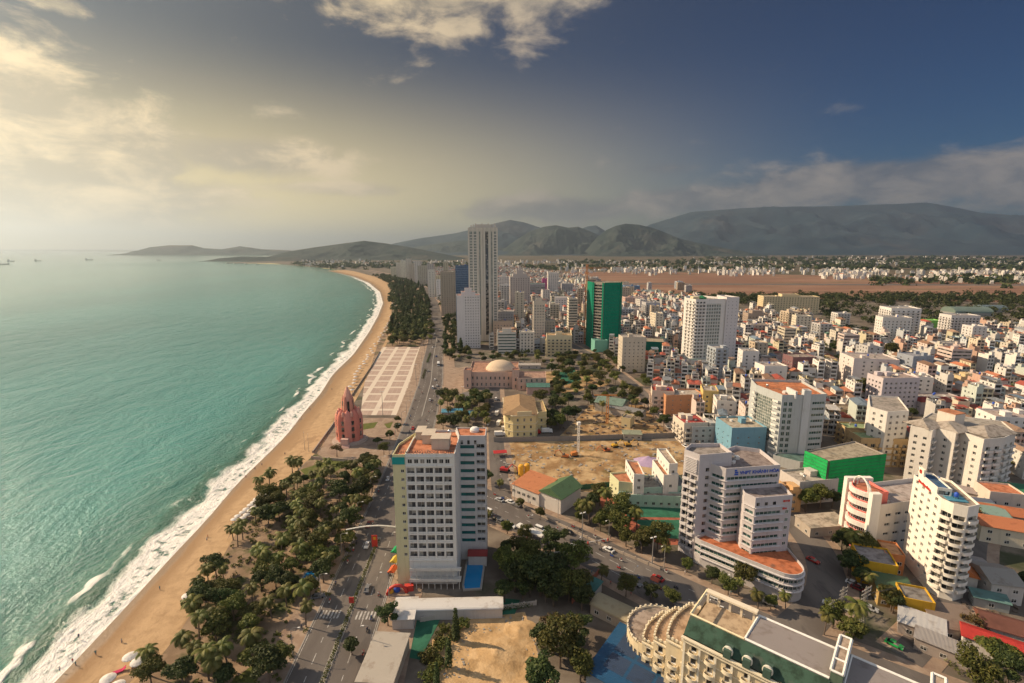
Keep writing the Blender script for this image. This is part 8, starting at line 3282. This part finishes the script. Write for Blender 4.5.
PA, LO = [], []
row = [ground_point(234, 518, 2), ground_point(264, 491, 2)]
for i in range(18):
    q = row[0].lerp(row[1], (i // 2) / 8.2) + Vector((2.9 * (i % 2) + r.uniform(-.3, .3), 1.1 * (i % 2) + r.uniform(-.3, .3), 0))
    t = parasol((q.x, q.y, -0.2), None, s=0.92)
    PA.append((t, Vector((q.x, q.y))))
    for dx in (-.8, .8):
        lo = lounger((q.x + .6, q.y + dx, -0.1), R(200), (0.55, 0.5, 0.45), None)
        LO.append((lo, Vector((q.x + .6, q.y + dx))))
for (u, v) in ((130, 657), (138, 662), (108, 679), (117, 686), (188, 596)):
    q = ground_point(u, v, 2)
    PA.append((parasol((q.x, q.y, -0.1), None, s=1.25), Vector((q.x, q.y))))
for i in range(46):
    t = i / 46
    e = [Vector((p.x, p.y)) for p in GP([(358, 392), (380, 352), (396, 322), (398, 300)])]
    k = min(2, int(t * 3))
    q = e[k].lerp(e[k + 1], t * 3 - k) + Vector((-4 - 8 * r.random(), 0))
    PA.append((parasol((q.x, q.y, -0.2), None, s=1.15), q))
for o, p in PA:
    o['look'] = 'white parasol'
for o, p in LO:
    o['look'] = 'pale sun lounger under a parasol'
label_by_landmark(PA, lambda o: o['look'], LAND_T)
label_by_landmark(LO, lambda o: o['look'], LAND_T)
for o, _ in PA + LO:
    del o['look']
lounger((*ground_point(119, 672)[:2], -0.2), 0.6, (0.5, 0.05, 0.12), 'crimson sun lounger beside the bottom parasols').scale = (1.6, 1.9, 1.6)


def lamp(p, rz, label, h=9.0, arms=1):
    t = thing('street_lamp', label, 'street lamp', (p[0], p[1], 0), rz, 'street lamps')
    key = ('lamp', h, arms)
    if key not in _cache:
        b = MB()
        b.tube([(0, 0, 0), (0, 0, h)], [.14, .08], 6)
        a = MB()
        hd = MB()
        for s in ([1] if arms == 1 else [-1, 1]):
            a.tube([(0, 0, h), (s * .8, 0, h + .45), (s * 2.1, 0, h + .55)], .06, 5)
            hd.box(min(s * 1.9, s * 2.6), max(s * 1.9, s * 2.6), -.15, .15, h + .45, h + .6)
        _cache[key] = (b.mesh('pole', [M['concrete']]), a.mesh('arm', [M['concrete']]), hd.mesh('lamp_head', [M['white']]))
    link('pole', _cache[key][0], t)
    link('lamp_head', _cache[key][2], link('arm', _cache[key][1], t))
    return t


LA = []
for k in range(26):
    s = 66 + 24 * k
    for off in (-11.2, 11.2):
        if s > 300 and off > 0 and k % 2:
            continue
        p, a = along(COAST, s=s, off=off)
        LA.append((lamp(p, a + (R(90) if off < 0 else R(-90)), None), p))
for k in range(6):
    for off in (-10.4, 10.4):
        p, a = along(CROSS, s=52 + 24 * k, off=off)
        LA.append((lamp(p, a + (R(90) if off < 0 else R(-90)), None), p))
for o, p in LA:
    o['look'] = 'grey street lamp'
label_by_landmark(LA, lambda o: o['look'], LAND_T)
for o, _ in LA:
    del o['look']


def floodlight(u, v, label, h=15):
    p = ground_point(u, v)
    t = thing('floodlight_mast', label, 'floodlight', (p.x, p.y, 0), 0.4, 'tall masts on the square and road')
    b = MB()
    b.tube([(0, 0, 0), (0, 0, h)], [.22, .1], 6)
    b.put('pole', [M['concrete']], t)
    for s in (-1, 1):
        b = MB()
        b.obox((s * .8, 0, h), (.9, .4, .35), 0)
        b.put('lamp_head', [M['white']], t)


floodlight(383, 417, 'tall mast near the lotus tower at the square edge', 18)
floodlight(353, 405, 'tall mast on the beach side of the square', 14)
floodlight(416, 380, 'tall mast beside the avenue at the square', 14)
floodlight(652, 565, 'twin lamp mast on the kerb under the lilac grey office tower', 11)
floodlight(582, 541, 'mast beside the bus shelter on the cross street', 12)
floodlight(463, 402, 'mast in the paved yard of the domed hall', 12)
for (u, v, lb) in ((309, 452, 'bare flag pole standing on the sand by the sea wall'), (305, 450, 'thinner flag pole on the sand by the sea wall')):
    p = ground_point(u, v)
    t = thing('flag_pole', lb, 'pole', (p.x, p.y, -0.2))
    b = MB()
    b.tube([(0, 0, 0), (0, 0, 11)], [.12, .05], 6)
    b.put('pole', [M['concrete']], t)
    b = MB()
    b.lathe([(.12, 11), (.16, 11.15), (0, 11.3)], n=8)
    b.put('finial', [M['white']], t)


def gantry(line, off0, off1, s, label):
    p, a = along(line, s=s, off=0)
    t = thing('sign_gantry', label, 'gantry', (p[0], p[1], 0), a)
    for o in (off0, off1):
        b = MB()
        b.tube([(0, o, 0), (0, o, 6.4)], .18, 6)
        b.put('post', [M['concrete']], t)
    b = MB()
    n = 14
    b.tube([(0, off0 + (off1 - off0) * i / n, 6.2 + 1.5 * math.sin(math.pi * i / n)) for i in range(n + 1)], .3, 6)
    b.put('arch', [M['white']], t)
    return t


gantry(COAST, -11.5, 11.5, 122, 'thin arched gantry over the coast road by the hotel')
b = MB()
b.box(-.12, .12, -1.1, 1.1, 0.3, 5.2)
b.box(-.14, .14, -.5, .5, 3.4, 4.6, 1)
p, a = along(COAST, s=119, off=0)
t = thing('banner_post', 'red banner standing in the road median under the gantry', 'banner', (p[0], p[1], .2), a)
b.put('banner', [M['red'], M['yellow']], t)
b = MB()
b.tube([(0, 0, 0), (0, 0, 5.5)], .08, 5)
b.put('pole', [M['concrete']], t)
p, a = along(COAST, s=86, off=0)
t = thing('banner_post', 'small red banner in the road median before the zebra crossing', 'banner', (p[0], p[1], .2), a)
b = MB()
b.box(-.1, .1, -.8, .8, 1.3, 3.4)
b.put('banner', [M['red']], t)
b = MB()
b.tube([(0, 0, 0), (0, 0, 3.6)], .07, 5)
b.put('pole', [M['concrete']], t)


def pylon(u, v, label, h=12, s=1.0):
    p = ground_point(u, v)
    t = thing('power_pole', label, 'power pole', (p.x, p.y, 0), 0.5, 'power poles on the corner street')
    b = MB()
    for x in (-.35, .35):
        for y in (-.35, .35):
            b.tube([(x * 1.6, y * 1.6, 0), (x * .6, y * .6, h)], .09, 4)
    for k in range(6):
        z = h * (k + .5) / 6.5
        b.box(-.5, .5, -.05, .05, z, z + .12)
        b.box(-.05, .05, -.5, .5, z + .2, z + .32)
    b.put('mast', [M['concrete']], t)
    for k in range(3):
        b = MB()
        b.box(-2.2 * s, 2.2 * s, -.1, .1, h - 1 - 1.3 * k, h - .8 - 1.3 * k)
        for x in (-2, -1, 1, 2):
            b.lathe([(.1, 0), (.13, .15), (.08, .35)], (x * s, 0, h - .8 - 1.3 * k), 6)
        b.put('crossarm', [M['concrete']], t)
    return t


pylon(862, 624, 'tall lattice power mast in the corner street', 13, 1.2)
pylon(830, 626, 'double cross arm power pole in front of the bushy trees', 9)
pylon(841, 612, 'slimmer power pole behind the bushy trees', 9)
for i, line in enumerate([((862, 624), (830, 626)), ((862, 624), (940, 590)), ((862, 624), (905, 683))]):
    a, c = ground_point(*line[0]), ground_point(*line[1])
    b = MB()
    for o in (-1, 0, 1):
        b.tube([a.lerp(c, k / 8) + Vector((o * .8, 0, 10.5 - 2.2 * math.sin(math.pi * k / 8))) for k in range(9)], .035, 3)
    tag(b.put('power_line', [M['dark']]), ['sagging power lines between the lattice mast and the near poles', 'sagging power lines from the lattice mast towards the yellow shops', 'sagging power lines from the lattice mast past the green car'][i], 'cable')


# ------------------------------------------------------------------ the building site and the hotel court
def drill_rig():
    p = ground_point(578, 456)
    t = thing('drilling_rig', 'pale tall drilling rig on the building site', 'drilling rig', (p.x, p.y, 0), 0.2)
    mark('the drilling rig', p)
    b = MB()
    for x in (-.5, .5):
        for y in (-.5, .5):
            b.tube([(x, y, 1), (x, y, 19)], .12, 4)
    for k in range(12):
        b.box(-.55, .55, -.6, -.45, 1.5 * k + 1, 1.5 * k + 1.15)
        b.tube([(-.5, -.5, 1.5 * k + 1), (.5, -.5, 1.5 * k + 2.5)], .07, 4)
    b.box(-.9, .9, -.9, .9, 18.5, 20)
    b.put('mast', [M['white']], t)
    b = MB()
    body_prism(b, [(-4, .9), (-.6, .9), (-.6, 2.8), (-1.4, 3.0), (-4, 2.4)], 2.4)
    b.put('cab', [M['paint']], t, color=(0.5, 0.18, 0.05))
    for s in (-1, 1):
        b = MB()
        body_prism(b, [(-4, .1), (-.2, .1), (.2, .5), (-.2, .9), (-4, .9), (-4.4, .5)], .6)
        b.put('track', [M['rubber']], t, (0, s * 1.1, 0))


def excavator(u, v, rz, c, label, s=1.0):
    p = ground_point(u, v)
    t = thing('excavator', label, 'excavator', (p.x, p.y, 0.05), R(rz))
    for y in (-1.1, 1.1):
        b = MB()
        body_prism(b, [(-1.8, .05), (1.8, .05), (2.1, .45), (1.8, .85), (-1.8, .85), (-2.1, .45)], .55)
        b.put('track', [M['rubber']], t, (0, y, 0))
    b = MB()
    body_prism(b, [(-2.0, .95), (1.4, .95), (1.4, 1.7), (-.6, 2.0), (-2.0, 1.9)], 2.3)
    b.put('body', [M['paint']], t, color=c)
    b = MB()
    body_prism(b, [(0, 1.7), (1.4, 1.7), (1.2, 2.9), (0, 2.95)], 1.0)
    b.put('cab', [M['glass']], t, (0, .6, 0))
    b = MB()
    b.tube([(1.2, -.4, 1.6), (3.4, -.4, 4.2), (5.4, -.4, 3.2)], [.28, .26, .2], 5)
    b.tube([(5.4, -.4, 3.3), (6.0, -.4, 1.2)], [.2, .14], 5)
    o = b.put('arm', [M['paint']], t, color=c)
    b = MB()
    body_prism(b, [(5.7, .2), (6.4, .3), (6.3, 1.2), (5.8, 1.2)], .9)
    b.put('bucket', [M['dark']], o, (0, -.4, 0))
    t.scale = (s, s, s)


def silo(u, v, label):
    p = ground_point(u, v)
    t = thing('cement_silo', label, 'silo', (p.x, p.y, 0))
    b = MB()
    b.lathe([(.3, 1.5), (1.35, 3), (1.4, 7.6), (1.0, 8.2), (0, 8.4)], n=14)
    b.put('tank', [M['yellow']], t, smooth=False)
    b = MB()
    for x in (-1, 1):
        for y in (-1, 1):
            b.box(x - .1, x + .1, y - .1, y + .1, 0, 3.4)
    b.put('legs', [M['dark']], t)
    b = MB()
    b.box(-.5, .5, 1.35, 1.5, 0, 8)
    b.put('ladder', [M['dark']], t)


drill_rig()
silo(521, 480, 'yellow cement silo nearer the hotel wing on the site')
silo(527, 479, 'yellow cement silo nearer the market hall on the site')
excavator(565, 458, 160, (0.55, 0.16, 0.04), 'orange excavator reaching beside the drilling rig')
excavator(615, 447, 20, (0.6, 0.34, 0.03), 'yellow excavator by the back wall of the site')
excavator(606, 452, 200, (0.5, 0.14, 0.05), 'rust orange excavator between the rig and the yellow one')
excavator(505, 472, -20, (0.45, 0.03, 0.03), 'red machine beside the cement silos', 1.2)
excavator(628, 446, 10, (0.55, 0.3, 0.05), 'ochre excavator at the end of the site wall')
p = ground_point(607, 424)
t = thing('tower_crane', 'rusty small crane mast behind the site wall', 'crane', (p.x, p.y, 0))
b = MB()
for x in (-.6, .6):
    for y in (-.6, .6):
        b.box(x - .12, x + .12, y - .12, y + .12, 0, 20)
for k in range(11):
    b.tube([(-.6, -.6, 1.8 * k), (.6, -.6, 1.8 * k + 1.8)], .08, 4)
b.put('mast', [M['crane']], t)
b = MB()
b.box(-9, 6, -.3, .3, 19.6, 20.1)
b.put('jib', [M['crane']], t)

def rubble(name, poly, n, lo, hi, mat, seed):
    q = random.Random(seed)
    poly = [Vector((p.x, p.y)) for p in GP(poly)]
    xs, ys = [p.x for p in poly], [p.y for p in poly]
    b = MB()
    while n:
        p = Vector((q.uniform(min(xs), max(xs)), q.uniform(min(ys), max(ys))))
        if inside(p, poly):
            a = q.uniform(lo, hi)
            b.obox((p.x, p.y, 0.02), (a, a * q.uniform(.3, 1), a * q.uniform(.15, .5)), q.uniform(0, 3))
            n -= 1
    tag(b.put(name, [M[mat]]), kind='stuff')


rubble('rubble', [(497, 445), (680, 443), (700, 455), (640, 478), (590, 488), (500, 484)], 420, .3, 1.5, 'concrete', 1)
rubble('debris', [(560, 408), (650, 408), (670, 434), (560, 434)], 260, .4, 2.4, 'bark', 2)
rubble('debris', [(436, 683), (440, 640), (474, 620), (525, 614), (545, 660)], 120, .2, .7, 'concrete', 3)
rubble('rubble', [(940, 610), (1000, 590), (1024, 610), (990, 640)], 90, .3, 1.4, 'bark', 4)

# lilac tarpaulin over a heap
me = heap('tarpaulin', 'lilac tarpaulin spread over a heap at the site edge', 'tarpaulin', 649, 462, 7.5, 3.2, plain('lilac_sheet', (0.40, 0.29, 0.42), 0.7), 14, 1.3)


def play_arch():
    p = ground_point(397, 594)
    t = thing('inflatable_arch', 'red and yellow inflatable play arch in the hotel court', 'play arch', (p.x, p.y, 0), 0.2)
    b = MB()
    b.tube([(-3.2 * math.cos(math.pi * i / 12), 0, 3.2 * math.sin(math.pi * i / 12)) for i in range(13)], .55, 8)
    b.put('arch', [M['red']], t, smooth=True)
    b = MB()
    b.lathe([(1.0, 0), (1.3, .8), (1.0, 1.8), (0, 2.3)], (0, 1.5, 0), 10)
    b.put('ball', [M['bluepaint']], t, smooth=True)
    b = MB()
    b.lathe([(.9, 0), (1.1, .7), (.9, 1.4), (0, 1.9)], (-2, 1.2, 0), 10)
    b.put('turret', [M['yellow']], t, smooth=True)
    b = MB()
    b.box(2.5, 5.5, .2, 3.2, 0, 1.2)
    b.box(2.5, 5.5, .2, .6, 1.2, 2.2)
    b.put('bouncing_floor', [M['red']], t)


play_arch()


def awning(u, v, c, rz, label, w=5, d=3):
    p = ground_point(u, v)
    t = thing('awning', label, 'awning', (p.x, p.y, 0), R(rz), 'small coloured awnings')
    b = MB()
    b.gable(-w / 2, w / 2, -d / 2, d / 2, 2.6, .9, over=.2, th=.08)
    b.put('roof', [M['cloth']], t, color=c)
    for x in (-w / 2 + .1, w / 2 - .1):
        for y in (-d / 2 + .1, d / 2 - .1):
            b = MB()
            b.tube([(x, y, 0), (x, y, 2.6)], .05, 5)
            b.put('post', [M['dark']], t)


awning(396, 556, (0.03, 0.3, 0.12), 80, 'green awning by the hotel door on the coast road', 3.4, 2.2)
awning(395, 566, (0.6, 0.42, 0.08), 80, 'yellow awning between the hotel and the play arch', 3.4, 2.2)
awning(393, 576, (0.55, 0.12, 0.05), 80, 'orange red awning just behind the play arch', 3.4, 2.2)
awning(500, 456, (0.5, 0.05, 0.05), 10, 'dark red awning at the gate of the building site', 7, 4)
awning(655, 586, (0.4, 0.1, 0.06), -40, 'rust red awning on the cross street island', 2.5, 2)
awning(925, 634, (0.05, 0.3, 0.15), -45, 'green awning at the roadside in front of the cafe', 6, 3)
awning(978, 638, (0.5, 0.5, 0.6), 10, 'pale blue market umbrella beside the red roofed house', 3, 3)
awning(832, 531, (0.5, 0.04, 0.03), 8, 'scarlet awning along the front of the red awning market', 15, 3)

# bus shelter with long white roof on the cross street
p, a = along(CROSS, s=100, off=-9.5)
t = thing('bus_shelter', 'long white roofed shelter beside the cross street', 'shelter', (p[0], p[1], 0), a)
b = MB()
b.box(-6.5, 6.5, -1.4, 1.4, 3.6, 3.9)
b.box(-6.7, 6.7, -1.5, -1.41, 3.4, 4.0)
b.put('roof', [M['white']], t)
for x in (-6, -2, 2, 6):
    b = MB()
    b.tube([(x, -1, 0), (x, -1, 3.6)], .09, 6)
    b.put('post', [M['steel']], t)
b = MB()
b.box(-5, 5, -1.1, -.6, .4, .5)
for x in (-4.5, 0, 4.5):
    b.box(x - .1, x + .1, -1, -.7, 0, .4)
b.put('bench', [M['concrete']], t)
p, a = along(CROSS, s=122, off=6)
t = thing('road_barrier', 'slanting white barrier arm across the cross street', 'barrier', (p[0], p[1], .1), a + R(62))
b = MB()
b.box(-4.5, 4.5, -.08, .08, .9, 1.1)
b.put('arm', [M['white']], t)
for x in (-4.3, 4.3):
    b = MB()
    b.box(x - .2, x + .2, -.2, .2, 0, 1.2)
    b.put('post', [M['red']], t)


# ships out on the bay
def ship(u, v, s, label, mast=True):
    p = ground_point(u, v, SEA_Z)
    t = thing('ship', label, 'ship', (p.x, p.y, SEA_Z), r.uniform(-.4, .4))
    b = MB()
    b.add([(-30, -5, 5), (26, -5, 5), (36, 0, 7), (26, 5, 5), (-30, 5, 5), (-28, -4, -1), (24, -4, -1), (30, 0, -1), (24, 4, -1), (-28, 4, -1)],
          [(0, 1, 2, 3, 4), (5, 6, 1, 0), (6, 7, 2, 1), (7, 8, 3, 2), (8, 9, 4, 3), (9, 5, 0, 4)])
    b.put('hull', [M['concrete']], t)
    b = MB()
    b.box(-28, -16, -4, 4, 5, 14)
    b.box(-26, -18, -3, 3, 14, 18)
    b.put('deckhouse', [M['white']], t)
    if mast:
        b = MB()
        b.tube([(6, 0, 5), (6, 0, 26)], .8, 5)
        b.tube([(6, 0, 24), (24, 0, 12)], .5, 4)
        b.put('mast', [M['concrete']], t)
    t.scale = (s, s, s)


ship(11, 261.5, 1.1, 'dark crane ship far out on the bay')
ship(38, 261.0, 1.0, 'low freighter far out between the crane ship and the open bay', False)
ship(3, 264.5, 1.2, 'small low boat at the very edge of the bay', False)
ship(89, 260.0, 1.0, 'ship with upright mast alone on the horizon')
ship(159, 260.5, 0.8, 'small masted boat off the island tip')
for i, (u, v) in enumerate(((235, 264.2), (246, 264.6), (258, 264.4), (228, 263.8))):
    ship(u, v, 0.5, ['small dark boat', 'longer dark boat', 'low boat', 'outermost dark boat'][i] + ' moored at the harbour point below the low hills', False)
